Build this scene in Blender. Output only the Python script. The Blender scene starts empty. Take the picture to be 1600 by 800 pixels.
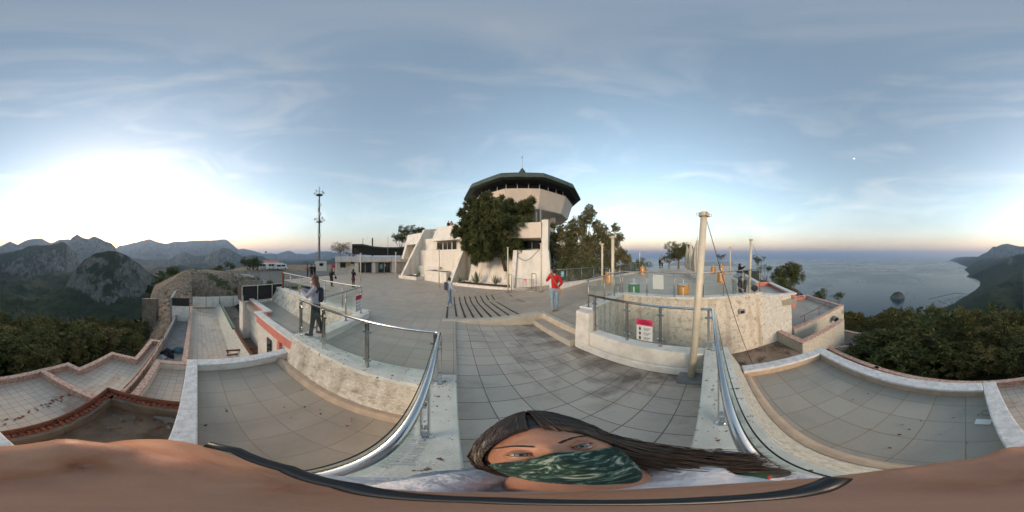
import bpy, bmesh, math, random
import numpy as np
from mathutils import Vector, Matrix
rad = math.radians
random.seed(7); np.random.seed(7)
S = bpy.context.scene
C = S.collection
# ------------------------------------------------------------------ camera
ZC = 2.1; YAW = 20.5
cd = bpy.data.cameras.new('camera'); cam = bpy.data.objects.new('camera', cd); C.objects.link(cam)
S.camera = cam
S.render.engine = 'CYCLES'
cd.type = 'PANO'
cd.panorama_type = 'EQUIRECTANGULAR'
cd.latitude_min = -math.pi/2; cd.latitude_max = math.pi/2
cd.longitude_min = -math.pi; cd.longitude_max = math.pi
cam.location = (0, 0, ZC); cam.rotation_euler = (rad(90), 0, rad(-YAW))
cd.clip_start = 0.005; cd.clip_end = 600000
# ------------------------------------------------------------------ world, sun
SUN_AZ = -139 + YAW       # clockwise from +Y
SUN_EL = 5.5
W = bpy.data.worlds.new('World'); S.world = W; W.use_nodes = True
nt = W.node_tree; N = nt.nodes; L = nt.links
N.clear()
out = N.new('ShaderNodeOutputWorld'); bg = N.new('ShaderNodeBackground')
sky = N.new('ShaderNodeTexSky'); sky.sky_type = 'NISHITA'; sky.sun_disc = False
sky.sun_elevation = rad(SUN_EL); sky.sun_rotation = rad(SUN_AZ)
sky.altitude = 600; sky.air_density = 1.0; sky.dust_density = 1.3; sky.ozone_density = 1.2
tc = N.new('ShaderNodeTexCoord')
mp = N.new('ShaderNodeMapping'); mp.inputs['Scale'].default_value = (1.4, 2.2, 7.0); mp.inputs['Rotation'].default_value = (rad(14), rad(8), rad(30))
L.new(tc.outputs['Generated'], mp.inputs['Vector'])
nz = N.new('ShaderNodeTexNoise'); nz.inputs['Scale'].default_value = 0.9; nz.inputs['Detail'].default_value = 9; nz.inputs['Roughness'].default_value = 0.6; nz.inputs['Distortion'].default_value = 0.9
L.new(mp.outputs[0], nz.inputs['Vector'])
cr = N.new('ShaderNodeValToRGB'); cr.color_ramp.elements[0].position = 0.50; cr.color_ramp.elements[0].color = (0, 0, 0, 1)
cr.color_ramp.elements[1].position = 0.86; cr.color_ramp.elements[1].color = (0.46, 0.46, 0.46, 1)
L.new(nz.outputs['Fac'], cr.inputs['Fac'])
# desaturate the sky a little, then thin cirrus over it
hsv = N.new('ShaderNodeHueSaturation'); hsv.inputs['Saturation'].default_value = 1.0; L.new(sky.outputs[0], hsv.inputs['Color'])
mixc = N.new('ShaderNodeMixRGB'); mixc.blend_type = 'MIX'; L.new(cr.outputs['Color'], mixc.inputs['Fac'])
L.new(hsv.outputs[0], mixc.inputs['Color1'])
cl = N.new('ShaderNodeMixRGB'); cl.blend_type = 'MULTIPLY'; cl.inputs['Fac'].default_value = 1
hs2 = N.new('ShaderNodeHueSaturation'); hs2.inputs['Saturation'].default_value = 0.35; hs2.inputs['Value'].default_value = 1.45
L.new(sky.outputs[0], hs2.inputs['Color']); L.new(hs2.outputs[0], mixc.inputs['Color2'])
szn = N.new('ShaderNodeSeparateXYZ'); L.new(tc.outputs['Generated'], szn.inputs[0])
def band(z0, z1, f0, col, cur):
    q = N.new('ShaderNodeMapRange'); q.interpolation_type = 'SMOOTHSTEP'; q.inputs['From Min'].default_value = z0; q.inputs['From Max'].default_value = z1; q.inputs['To Min'].default_value = f0; q.inputs['To Max'].default_value = 0
    L.new(szn.outputs[2], q.inputs['Value']); w = N.new('ShaderNodeMixRGB'); w.blend_type = 'MULTIPLY'; L.new(q.outputs[0], w.inputs[0]); L.new(cur, w.inputs[1]); w.inputs[2].default_value = (*col, 1); return w.outputs[0]
cur = band(-0.02, 0.16, 1.0, (1.28, 0.93, 0.76), mixc.outputs[0])      # dusk glow along the horizon
cur = band(0.01, 0.32, 0.85, (0.74, 0.66, 0.70), cur)      # lilac earth shadow low down
cur = band(2.0, 3.0, 1.0, (1.16, 1.0, 0.87), cur)
L.new(cur, bg.inputs['Color']); bg.inputs['Strength'].default_value = 0.15
L.new(bg.outputs[0], out.inputs['Surface'])
sl = bpy.data.lights.new('sun', 'SUN'); so = bpy.data.objects.new('sun', sl); C.objects.link(so)
sl.energy = 0.75; sl.angle = rad(22); sl.color = (1.0, 0.80, 0.60)
sdir = Vector((math.sin(rad(SUN_AZ))*math.cos(rad(SUN_EL+6)), math.cos(rad(SUN_AZ))*math.cos(rad(SUN_EL+6)), math.sin(rad(SUN_EL+6))))
so.rotation_euler = sdir.to_track_quat('Z', 'Y').to_euler(); so.location = (0, 0, 60)
S.view_settings.view_transform = 'Standard'; S.view_settings.look = 'None'
S.view_settings.exposure = 2.0; S.view_settings.gamma = 1
S.cycles.max_bounces = 6; S.cycles.volume_bounces = 0; S.cycles.transparent_max_bounces = 24
S.cycles.diffuse_bounces = 3; S.cycles.glossy_bounces = 3
S.cycles.volume_max_steps = 64

# ------------------------------------------------------------------ measuring helpers (photo pixel 1600x800 -> place)
def azel(px, py): return (px-800)*0.225 + YAW, (400-py)*0.225
def P(px, py, z=0.0):
    a, e = azel(px, py); r = (z-ZC)/math.tan(rad(e))
    return Vector((r*math.sin(rad(a)), r*math.cos(rad(a)), z))
def R(px, py, r):
    a, e = azel(px, py)
    return Vector((r*math.sin(rad(a)), r*math.cos(rad(a)), ZC + r*math.tan(rad(e))))
def sm(t):
    t = min(1, max(0, t)); return t*t*(3-2*t)
def pz(x, y):
    a = 0.62*min(1, max(0, (y-5.15)/4.0))*(1-sm((x-3.0)/7.0))
    return -a - 0.018*max(0.0, y-12.0)*(1-sm((x-6)/8.0))
def G(px, py):
    a, e = azel(px, py); s = -math.tan(rad(e)); r = 2.0
    sx, cy = math.sin(rad(a)), math.cos(rad(a))
    while r < 80:
        if ZC - r*s <= pz(r*sx, r*cy): break
        r += 0.02
    return Vector((r*sx, r*cy, pz(r*sx, r*cy)))

# ------------------------------------------------------------------ materials
MATS = {}
def newmat(name):
    m = bpy.data.materials.new(name); m.use_nodes = True; MATS[name] = m
    t = m.node_tree; b = t.nodes['Principled BSDF']
    return m, t, b
def inp(b, k, v):
    if k in b.inputs: b.inputs[k].default_value = v
def mat(name, col, rough=0.7, col2=None, scale=6.0, bump=0.0, bscale=None, metal=0.0, lo=0.4, hi=0.65, detail=6, spec=None, col3=None, scale3=1.0, lo3=0.55, hi3=0.7, obj=False, streak=None):
    m, t, b = newmat(name); n = t.nodes; l = t.links
    inp(b, 'Roughness', rough); inp(b, 'Metallic', metal)
    if spec is not None: inp(b, 'Specular IOR Level', spec)
    co = n.new('ShaderNodeTexCoord') if obj else n.new('ShaderNodeNewGeometry')
    src = co.outputs['Object'] if obj else co.outputs['Position']
    c = n.new('ShaderNodeRGB'); c.outputs[0].default_value = (*col, 1); cur = c.outputs[0]
    def layer(cur, colx, sc, a, z):
        z1 = n.new('ShaderNodeTexNoise'); z1.inputs['Scale'].default_value = sc; z1.inputs['Detail'].default_value = detail; z1.inputs['Roughness'].default_value = 0.65
        l.new(src, z1.inputs['Vector'])
        mr = n.new('ShaderNodeMapRange'); mr.inputs['From Min'].default_value = a; mr.inputs['From Max'].default_value = z; l.new(z1.outputs['Fac'], mr.inputs['Value'])
        mx = n.new('ShaderNodeMixRGB'); l.new(mr.outputs[0], mx.inputs['Fac']); l.new(cur, mx.inputs['Color1']); mx.inputs['Color2'].default_value = (*colx, 1)
        return mx.outputs[0]
    if col2: cur = layer(cur, col2, scale, lo, hi)
    if col3: cur = layer(cur, col3, scale3, lo3, hi3)
    if streak:
        mq = n.new('ShaderNodeMapping'); mq.inputs['Scale'].default_value = (2.2, 2.2, 0.16); l.new(src, mq.inputs['Vector']); zq = n.new('ShaderNodeTexNoise'); zq.inputs['Scale'].default_value = streak[1]; zq.inputs['Detail'].default_value = 7; l.new(mq.outputs[0], zq.inputs['Vector'])
        rq = n.new('ShaderNodeMapRange'); rq.inputs['From Min'].default_value = 0.5; rq.inputs['From Max'].default_value = 0.78; rq.inputs['To Max'].default_value = 0.8; l.new(zq.outputs['Fac'], rq.inputs['Value']); xq = n.new('ShaderNodeMixRGB'); l.new(rq.outputs[0], xq.inputs[0]); l.new(cur, xq.inputs[1]); xq.inputs[2].default_value = (*streak[0], 1); cur = xq.outputs[0]
    l.new(cur, b.inputs['Base Color'])
    if bump:
        z2 = n.new('ShaderNodeTexNoise'); z2.inputs['Scale'].default_value = bscale or scale*4; z2.inputs['Detail'].default_value = 5
        l.new(src, z2.inputs['Vector'])
        bp = n.new('ShaderNodeBump'); bp.inputs['Strength'].default_value = bump; bp.inputs['Distance'].default_value = 0.02
        l.new(z2.outputs['Fac'], bp.inputs['Height']); l.new(bp.outputs[0], b.inputs['Normal'])
    return m
def tilemat(name, c1, c2, grout, size, gap=0.008, rough=0.6, stain=(0.12, 0.09, 0.07), sscale=0.9, slo=0.52, shi=0.8, samt=0.7, rot=0.0, sizey=None, fine=0.03, stain2=None, wet=None):
    m, t, b = newmat(name); n = t.nodes; l = t.links
    g = n.new('ShaderNodeNewGeometry')
    mpn = n.new('ShaderNodeMapping'); mpn.inputs['Rotation'].default_value = (0, 0, rad(rot)); l.new(g.outputs['Position'], mpn.inputs['Vector'])
    # wobble the grid a touch so that the joints are not ruled
    br = n.new('ShaderNodeTexBrick'); br.offset = 0; br.squash = 1
    br.inputs['Scale'].default_value = 1; br.inputs['Brick Width'].default_value = size; br.inputs['Row Height'].default_value = sizey or size
    br.inputs['Mortar Size'].default_value = gap; br.inputs['Mortar Smooth'].default_value = 0.3; br.inputs['Bias'].default_value = 0
    br.inputs['Color1'].default_value = (*c1, 1); br.inputs['Color2'].default_value = (*c2, 1); br.inputs['Mortar'].default_value = (*grout, 1)
    l.new(mpn.outputs[0], br.inputs['Vector']); cur = br.outputs['Color']
    def lay(cur, colx, sc, a, z, amt):
        z1 = n.new('ShaderNodeTexNoise'); z1.inputs['Scale'].default_value = sc; z1.inputs['Detail'].default_value = 8; z1.inputs['Roughness'].default_value = 0.62; z1.inputs['Distortion'].default_value = 0.6
        l.new(g.outputs['Position'], z1.inputs['Vector'])
        mr = n.new('ShaderNodeMapRange'); mr.inputs['From Min'].default_value = a; mr.inputs['From Max'].default_value = z; mr.inputs['To Max'].default_value = amt; l.new(z1.outputs['Fac'], mr.inputs['Value'])
        mx = n.new('ShaderNodeMixRGB'); l.new(mr.outputs[0], mx.inputs['Fac']); l.new(cur, mx.inputs['Color1']); mx.inputs['Color2'].default_value = (*colx, 1)
        return mx.outputs[0], z1
    cur, _ = lay(cur, stain, sscale, slo, shi, samt)
    if stain2: cur, _ = lay(cur, stain2[0], stain2[1], stain2[2], stain2[3], stain2[4])
    if wet:
        cur, _ = lay(cur, wet[0], wet[1], 0.0, 0.0, 1.0); mxn = cur.node; mrn = mxn.inputs[0].links[0].from_node; nzn = mrn.inputs['Value'].links[0].from_node
        sx = n.new('ShaderNodeSeparateXYZ'); l.new(g.outputs['Position'], sx.inputs[0]); a1 = n.new('ShaderNodeMath'); a1.operation = 'MULTIPLY_ADD'; a1.inputs[1].default_value = 0.16; a1.inputs[2].default_value = -0.22; l.new(sx.outputs[0], a1.inputs[0])
        a2 = n.new('ShaderNodeMath'); a2.operation = 'ADD'; l.new(a1.outputs[0], a2.inputs[0]); l.new(nzn.outputs['Fac'], a2.inputs[1]); l.new(a2.outputs[0], mrn.inputs['Value']); mrn.inputs['From Min'].default_value = 0.56; mrn.inputs['From Max'].default_value = 0.76; mrn.inputs['To Max'].default_value = 0.75
    cur, zf = lay(cur, (c1[0]*0.55, c1[1]*0.55, c1[2]*0.55), 55, 0.5, 0.75, 0.45)
    l.new(cur, b.inputs['Base Color']); inp(b, 'Roughness', rough)
    bp = n.new('ShaderNodeBump'); bp.inputs['Strength'].default_value = 0.5; bp.inputs['Distance'].default_value = 0.01
    ma = n.new('ShaderNodeMath'); ma.operation = 'MULTIPLY_ADD'; ma.inputs[1].default_value = -1.0
    l.new(br.outputs['Fac'], ma.inputs[0]); sc2 = n.new('ShaderNodeMath'); sc2.operation = 'MULTIPLY'; sc2.inputs[1].default_value = 0.6; l.new(zf.outputs['Fac'], sc2.inputs[0]); l.new(sc2.outputs[0], ma.inputs[2])
    l.new(ma.outputs[0], bp.inputs['Height']); l.new(bp.outputs[0], b.inputs['Normal'])
    return m
def glassmat(name, tint, alpha):
    m, t, b = newmat(name); n = t.nodes; l = t.links
    n.remove(b); o = n['Material Output']
    tr = n.new('ShaderNodeBsdfTransparent'); tr.inputs[0].default_value = (*tint, 1)
    gl = n.new('ShaderNodeBsdfGlossy'); gl.inputs['Roughness'].default_value = 0.03; gl.inputs[0].default_value = (0.9, 0.95, 0.93, 1)
    df = n.new('ShaderNodeBsdfDiffuse'); df.inputs[0].default_value = (0.5, 0.54, 0.52, 1)
    lw = n.new('ShaderNodeLayerWeight'); pw = n.new('ShaderNodeMath'); pw.operation = 'POWER'; pw.inputs[1].default_value = 4.0; l.new(lw.outputs['Facing'], pw.inputs[0])
    lm = n.new('ShaderNodeMapRange'); lm.inputs['To Min'].default_value = 0.03; lm.inputs['To Max'].default_value = 0.75; l.new(pw.outputs[0], lm.inputs['Value'])
    mx = n.new('ShaderNodeMixShader'); l.new(lm.outputs[0], mx.inputs[0]); l.new(tr.outputs[0], mx.inputs[1]); l.new(gl.outputs[0], mx.inputs[2])
    m2 = n.new('ShaderNodeMixShader'); m2.inputs[0].default_value = alpha; l.new(mx.outputs[0], m2.inputs[1]); l.new(df.outputs[0], m2.inputs[2])
    l.new(m2.outputs[0], o.inputs[0]); return m

M_plaza = tilemat('plaza_tiles', (0.46, 0.385, 0.305), (0.39, 0.325, 0.257), (0.26, 0.205, 0.155), 0.40, 0.006, 0.55, (0.22, 0.18, 0.15), 0.35, 0.5, 0.8, 0.55)
M_aisle = tilemat('aisle_pavers', (0.56, 0.475, 0.385), (0.45, 0.38, 0.31), (0.14, 0.11, 0.08), 0.38, 0.006, 0.6, (0.16, 0.12, 0.10), 0.75, 0.52, 0.75, 0.6, 0.0, 0.34, stain2=((0.19, 0.12, 0.09), 1.3, 0.52, 0.75, 0.55), wet=((0.055,0.035,0.03), 1.1))
M_terr = tilemat('terrace_tiles', (0.40, 0.33, 0.255), (0.34, 0.28, 0.218), (0.25, 0.185, 0.13), 0.41, 0.006, 0.5, (0.235, 0.185, 0.145), 0.7, 0.45, 0.7, 0.75)
M_terr2 = tilemat('rear_terrace_tiles', (0.37, 0.33, 0.27), (0.315, 0.282, 0.232), (0.24, 0.17, 0.10), 0.42, 0.006, 0.5, (0.21, 0.195, 0.175), 0.7, 0.45, 0.7, 0.7)
M_low = tilemat('lower_terrace_tiles', (0.56, 0.47, 0.38), (0.50, 0.42, 0.34), (0.24, 0.17, 0.13), 0.24, 0.006, 0.65, (0.26, 0.14, 0.09), 0.8, 0.55, 0.72, 0.75)
M_white = mat('white_painted_plaster', (0.70, 0.66, 0.60), 0.75, (0.56, 0.52, 0.46), 3.0, 0.25, 40, col3=(0.30, 0.24, 0.19), scale3=7, lo3=0.66, hi3=0.75)
M_chip = mat('chipped_white_paint', (0.64, 0.62, 0.55), 0.6, (0.50, 0.48, 0.42), 2.5, 0.3, 60, col3=(0.15, 0.08, 0.055), scale3=15, lo3=0.62, hi3=0.64, detail=3)
M_cope = mat('whitewashed_coping', (0.66, 0.65, 0.63), 0.8, (0.48, 0.46, 0.45), 9, 0.6, 70, col3=(0.42, 0.27, 0.22), scale3=22, lo3=0.6, hi3=0.72)
M_rough = mat('weathered_render', (0.69, 0.64, 0.55), 0.9, (0.52, 0.465, 0.38), 20, 1.0, 34, col3=(0.24, 0.20, 0.15), scale3=5.5, lo3=0.50, hi3=0.74, detail=10, streak=((0.25,0.20,0.14), 1.6))
M_rough2 = mat('lichened_render', (0.60, 0.56, 0.48), 0.9, (0.36, 0.34, 0.28), 14, 1.0, 30, col3=(0.16, 0.14, 0.11), scale3=30, lo3=0.57, hi3=0.68)
M_tan = mat('tan_skirting', (0.46, 0.35, 0.25), 0.8, (0.36, 0.27, 0.20), 5, 0.3)
M_pink = mat('pink_coping', (0.42, 0.19, 0.13), 0.85, (0.52, 0.40, 0.33), 9, 0.6, 30, lo=0.40, hi=0.56, col3=(0.20, 0.09, 0.06), scale3=17, lo3=0.57, hi3=0.68, detail=9)
M_salmon = mat('salmon_paint', (0.62, 0.20, 0.15), 0.7, (0.5, 0.17, 0.13), 4, 0.2)
M_rust = mat('rusty_iron', (0.13, 0.045, 0.025), 0.85, (0.20, 0.07, 0.035), 15, 0.5)
M_brick = mat('broken_red_tile', (0.34, 0.09, 0.045), 0.85, (0.16, 0.045, 0.03), 14, 0.8)
M_dirt = mat('dirty_screed', (0.20, 0.155, 0.115), 0.9, (0.12, 0.09, 0.065), 2.2, 0.4, 20, col3=(0.09, 0.055, 0.035), scale3=1.2)
M_conc = mat('grey_concrete', (0.27, 0.26, 0.25), 0.85, (0.19, 0.18, 0.17), 2.5, 0.4, 20)
M_pit = mat('damp_concrete', (0.27, 0.21, 0.16), 0.8, (0.16, 0.115, 0.085), 1.3, 0.3, 20, col3=(0.07, 0.05, 0.04), scale3=0.8, lo3=0.52, hi3=0.62)
M_kerb = mat('travertine_kerb', (0.55, 0.48, 0.38), 0.7, (0.46, 0.39, 0.30), 5, 0.3)
M_steel = mat('polished_steel', (0.50, 0.50, 0.49), 0.2, metal=1.0, col2=(0.55, 0.55, 0.55), scale=8)
M_steel2 = mat('dull_steel', (0.42, 0.40, 0.37), 0.42, metal=0.9, col2=(0.33, 0.31, 0.29), scale=6)
M_mast = mat('galvanised_mast', (0.10, 0.105, 0.11), 0.6, (0.16, 0.16, 0.165), 3)
M_gasket = mat('black_rubber', (0.012, 0.012, 0.012), 0.5)
M_glass = glassmat('balustrade_glass', (0.965, 0.985, 0.975), 0.025)
M_pole = mat('cream_painted_steel', (0.62, 0.55, 0.42), 0.45, (0.55, 0.48, 0.37), 7, 0.05)
M_drumy = mat('orange_drum_paint', (0.62, 0.27, 0.03), 0.5, (0.5, 0.2, 0.03), 7, 0.1)
M_drumg = mat('green_drum_paint', (0.02, 0.19, 0.075), 0.5, (0.03, 0.14, 0.06), 7, 0.1)
M_fill = mat('pale_concrete_fill', (0.45, 0.48, 0.48), 0.9)
M_fac = mat('cream_facade_render', streak=((0.44,0.38,0.30), 0.8), col=(0.75, 0.71, 0.64), rough=0.85, col2=(0.67, 0.63, 0.56), scale=1.2, bump=0.5, bscale=30, col3=(0.42, 0.35, 0.28), scale3=3.0, lo3=0.62, hi3=0.8)
M_fac2 = mat('tower_render', (0.70, 0.61, 0.52), 0.85, (0.64, 0.555, 0.47), 1.0, 0.3, 30)
M_copper = mat('green_copper_sheet', (0.06, 0.095, 0.075), 0.6, (0.035, 0.05, 0.042), 2.0, 0.2, col3=(0.09, 0.06, 0.05), scale3=1.2)
M_soffit = mat('dark_soffit', (0.035, 0.034, 0.034), 0.8, (0.025, 0.024, 0.024), 3)
M_win = mat('dark_window_glass', (0.018, 0.022, 0.026), 0.08, spec=0.6)
M_frame = mat('white_window_frame', (0.55, 0.53, 0.48), 0.5)
M_bark = mat('pine_bark', (0.085, 0.055, 0.038), 0.95, (0.035, 0.024, 0.018), 9, 1.0, 25)
M_bark2 = mat('grey_bark', (0.15, 0.12, 0.09), 0.95, (0.07, 0.055, 0.042), 12, 0.8, 30)
M_soil = mat('red_soil', (0.12, 0.05, 0.03), 0.95, (0.07, 0.035, 0.022), 8, 1.0)
M_agave = mat('agave_leaf', (0.13, 0.17, 0.10), 0.55, (0.20, 0.21, 0.12), 9, obj=True)
M_black = mat('black_plastic', (0.010, 0.010, 0.011), 0.35)
M_blackc = mat('black_cloth', (0.014, 0.013, 0.015), 0.9)
M_mesh = mat('black_shade_net', (0.02, 0.018, 0.018), 0.95, (0.035, 0.03, 0.03), 20)
M_skin = mat('skin', (0.46, 0.23, 0.15), 0.5, (0.40, 0.19, 0.12), 18)
M_canvas = mat('cream_canvas', (0.55, 0.51, 0.42), 0.9, (0.46, 0.42, 0.34), 3, 0.3)
M_asph = mat('asphalt', (0.085, 0.08, 0.078), 0.9, (0.11, 0.105, 0.10), 0.12, 0.2, 3)
M_yel = mat('yellow_board', (0.65, 0.45, 0.05), 0.6)
M_cyan = mat('cyan_board', (0.16, 0.45, 0.50), 0.5)
M_signw = mat('sign_white', (0.66, 0.66, 0.64), 0.5)
M_signr = mat('sign_crimson', (0.60, 0.03, 0.10), 0.5)
M_ink = mat('sign_ink', (0.03, 0.03, 0.035), 0.6)
M_green = mat('green_canopy', (0.025, 0.06, 0.035), 0.8, (0.035, 0.08, 0.05), 3)
M_fadedink = mat('faded_grey_lettering', (0.30, 0.30, 0.28), 0.8, (0.5, 0.49, 0.45), 60)

def foliage(name, c1, c2, c3, scale=1.2):
    m, t, b = newmat(name); n = t.nodes; l = t.links
    g = n.new('ShaderNodeNewGeometry')
    z = n.new('ShaderNodeTexNoise'); z.inputs['Scale'].default_value = scale; z.inputs['Detail'].default_value = 3; l.new(g.outputs['Position'], z.inputs['Vector'])
    mr = n.new('ShaderNodeMapRange'); mr.inputs['From Min'].default_value = 0.38; mr.inputs['From Max'].default_value = 0.62; l.new(z.outputs['Fac'], mr.inputs['Value'])
    mx = n.new('ShaderNodeMixRGB'); l.new(mr.outputs[0], mx.inputs[0]); mx.inputs[1].default_value = (*c1, 1); mx.inputs[2].default_value = (*c2, 1)
    oi = n.new('ShaderNodeObjectInfo'); mm = n.new('ShaderNodeMath'); mm.operation = 'MULTIPLY'; mm.inputs[1].default_value = 0.8; l.new(oi.outputs['Random'], mm.inputs[0])
    m2 = n.new('ShaderNodeMixRGB'); l.new(mm.outputs[0], m2.inputs[0]); l.new(mx.outputs[0], m2.inputs[1]); m2.inputs[2].default_value = (*c3, 1)
    l.new(m2.outputs[0], b.inputs['Base Color']); inp(b, 'Roughness', 0.75); inp(b, 'Specular IOR Level', 0.25)
    inp(b, 'Transmission Weight', 0.0)
    return m
F_pine = foliage('pine_needles', (0.05, 0.068, 0.024), (0.13, 0.14, 0.05), (0.075, 0.09, 0.035), 1.6)
F_for = foliage('forest_needles', (0.04, 0.060, 0.020), (0.095, 0.11, 0.032), (0.17, 0.125, 0.04), 0.35)
F_far = foliage('far_forest', (0.022, 0.036, 0.014), (0.045, 0.06, 0.022), (0.03, 0.045, 0.018), 0.02)
F_oliv = foliage('olive_leaves', (0.09, 0.095, 0.045), (0.17, 0.155, 0.075), (0.09, 0.09, 0.045), 0.9)
F_brown = foliage('dry_leaves', (0.15, 0.10, 0.05), (0.20, 0.13, 0.07), (0.14, 0.09, 0.05), 0.9)

# ------------------------------------------------------------------ mesh helpers
class MB:
    def __init__(s): s.v = []; s.f = []
    def add(s, vs, fs):
        o = len(s.v); s.v += [tuple(v) for v in vs]; s.f += [tuple(i+o for i in f) for f in fs]; return s
    def hexa(s, b, t):          # 4 bottom, 4 top, counter-clockwise
        return s.add(list(b)+list(t), [(3,2,1,0),(4,5,6,7),(0,1,5,4),(1,2,6,5),(2,3,7,6),(3,0,4,7)])
    def box(s, x0, x1, y0, y1, z0, z1):
        return s.hexa([(x0,y0,z0),(x1,y0,z0),(x1,y1,z0),(x0,y1,z0)], [(x0,y0,z1),(x1,y0,z1),(x1,y1,z1),(x0,y1,z1)])
    def obox(s, c, sx, sy, sz, M=None):
        M = M or Matrix.Identity(3); c = Vector(c)
        ps = [c + M @ Vector((x*sx/2, y*sy/2, z*sz/2)) for z in (-1,1) for x,y in ((-1,-1),(1,-1),(1,1),(-1,1))]
        return s.hexa(ps[:4], ps[4:])
    def seg(s, a, b, w, z0, z1, off=0.0, ext=0.0):     # upright slab along a->b of width w
        a = Vector(a[:2]); b = Vector(b[:2]); d = (b-a).normalized(); n = Vector((-d.y, d.x))
        a = a-d*ext; b = b+d*ext
        z0 = z0 if isinstance(z0, tuple) else (z0, z0); z1 = z1 if isinstance(z1, tuple) else (z1, z1)
        q = [a+n*(off-w/2), b+n*(off-w/2), b+n*(off+w/2), a+n*(off+w/2)]
        return s.hexa([(q[0].x,q[0].y,z0[0]),(q[1].x,q[1].y,z0[1]),(q[2].x,q[2].y,z0[1]),(q[3].x,q[3].y,z0[0])],
                      [(q[0].x,q[0].y,z1[0]),(q[1].x,q[1].y,z1[1]),(q[2].x,q[2].y,z1[1]),(q[3].x,q[3].y,z1[0])])
    def prism(s, poly, z0, z1):
        n = len(poly); vs = [(p[0],p[1],z0) for p in poly]+[(p[0],p[1],z1) for p in poly]
        return s.add(vs, [tuple(reversed(range(n))), tuple(range(n,2*n))]+[(i,(i+1)%n,n+(i+1)%n,n+i) for i in range(n)])
    def loft(s, rings, cap=True, close=True):
        n = len(rings[0]); vs = [p for r in rings for p in r]; fs = []
        for k in range(len(rings)-1):
            for i in range(n if close else n-1):
                j = (i+1) % n; fs.append((k*n+i, k*n+j, (k+1)*n+j, (k+1)*n+i))
        if cap: fs += [tuple(reversed(range(n))), tuple(range((len(rings)-1)*n, len(rings)*n))]
        return s.add(vs, fs)
    def tube(s, pts, r, seg=10, cap=True):
        pts = [Vector(p) for p in pts]; rs = r if isinstance(r, (list, tuple)) else [r]*len(pts)
        rings = []; up = None
        for i, p in enumerate(pts):
            d = (pts[min(i+1, len(pts)-1)] - pts[max(i-1, 0)]).normalized()
            if up is None: up = Vector((0,0,1)) if abs(d.z) < 0.9 else Vector((1,0,0))
            x = up.cross(d).normalized() if up.cross(d).length > 1e-6 else d.orthogonal().normalized()
            y = d.cross(x).normalized(); up = y if abs(d.z) >= 0.9 or True else up
            up = y
            rings.append([p + (x*math.cos(t)+y*math.sin(t))*rs[i] for t in [2*math.pi*k/seg for k in range(seg)]])
        return s.loft(rings, cap)
    def lathe(s, prof, c=(0,0,0), seg=24):
        rings = [[(c[0]+r*math.cos(2*math.pi*k/seg), c[1]+r*math.sin(2*math.pi*k/seg), c[2]+z) for k in range(seg)] for r, z in prof]
        return s.loft(rings)
    def ball(s, c, rx, ry=None, rz=None, nu=12, nv=8, M=None):
        ry = ry or rx; rz = rz or rx; c = Vector(c); M = M or Matrix.Identity(3); rings = []
        for j in range(1, nv):
            t = math.pi*j/nv
            rings.append([c + M @ Vector((rx*math.sin(t)*math.cos(2*math.pi*k/nu), ry*math.sin(t)*math.sin(2*math.pi*k/nu), -rz*math.cos(t))) for k in range(nu)])
        return s.loft(rings)
    def cap(s, a, b, ra, rb, n=10):
        a = Vector(a); b = Vector(b); d = b-a; Ld = max(d.length, 1e-5); d = d/Ld
        x = d.orthogonal().normalized(); y = d.cross(x); rings = []
        for k in range(1, 5):
            t = math.pi/2*k/4; rings.append((a - d*ra*math.cos(t), ra*math.sin(t)))
        for k in range(0, 4):
            t = math.pi/2*k/4; rings.append((b + d*rb*math.sin(t), rb*math.cos(t)))
        return s.loft([[p+(x*math.cos(u)+y*math.sin(u))*r for u in [2*math.pi*i/n for i in range(n)]] for p, r in rings])
    def mesh(s, name, m=None, smooth=False):
        me = bpy.data.meshes.new(name); me.from_pydata(s.v, [], s.f); me.update()
        if m: me.materials.append(m)
        if smooth: me.polygons.foreach_set('use_smooth', [True]*len(me.polygons))
        return me
    def build(s, name, m, parent=None, smooth=False, bevel=0.0, loc=None, rz=0.0):
        o = bpy.data.objects.new(name, s.mesh(name, m, smooth)); C.objects.link(o)
        if parent: o.parent = parent
        if loc is not None: o.location = loc
        if rz: o.rotation_euler.z = rz
        if bevel:
            bv = o.modifiers.new('bevel', 'BEVEL'); bv.width = bevel; bv.segments = 2; bv.limit_method = 'ANGLE'; bv.angle_limit = rad(40)
        return o
def tag(o, label=None, cat=None, group=None, kind=None):
    if label: o['label'] = label
    if cat: o['category'] = cat
    if group: o['group'] = group
    if kind: o['kind'] = kind
    return o
def thing(name, label, cat, loc=(0,0,0), rz=0.0, group=None):
    o = bpy.data.objects.new(name, None); C.objects.link(o); o.location = loc; o.rotation_euler.z = rz
    return tag(o, label, cat, group)
def children(o): return [c for c in bpy.data.objects if c.parent == o]
def copy_tree(o, kids, loc=None, rz=None, sc=None, label=None):
    c = o.copy(); C.objects.link(c)
    if loc is not None: c.location = loc
    if rz is not None: c.rotation_euler.z = rz
    if sc is not None: c.scale = (sc, sc, sc) if not isinstance(sc, tuple) else sc
    if label: c['label'] = label
    for k in kids:
        d = k.copy(); C.objects.link(d); d.parent = c
    return c
def quadsheet(mb, p00, p10, p11, p01, nx, ny, zf, dz=0.0):
    vs = []
    for j in range(ny+1):
        for i in range(nx+1):
            u = i/nx; v = j/ny
            x = (1-u)*(1-v)*p00[0]+u*(1-v)*p10[0]+u*v*p11[0]+(1-u)*v*p01[0]
            y = (1-u)*(1-v)*p00[1]+u*(1-v)*p10[1]+u*v*p11[1]+(1-u)*v*p01[1]
            vs.append((x, y, zf(x, y)+dz))
    mb.add(vs, [(j*(nx+1)+i, j*(nx+1)+i+1, (j+1)*(nx+1)+i+1, (j+1)*(nx+1)+i) for j in range(ny) for i in range(nx)])
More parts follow.
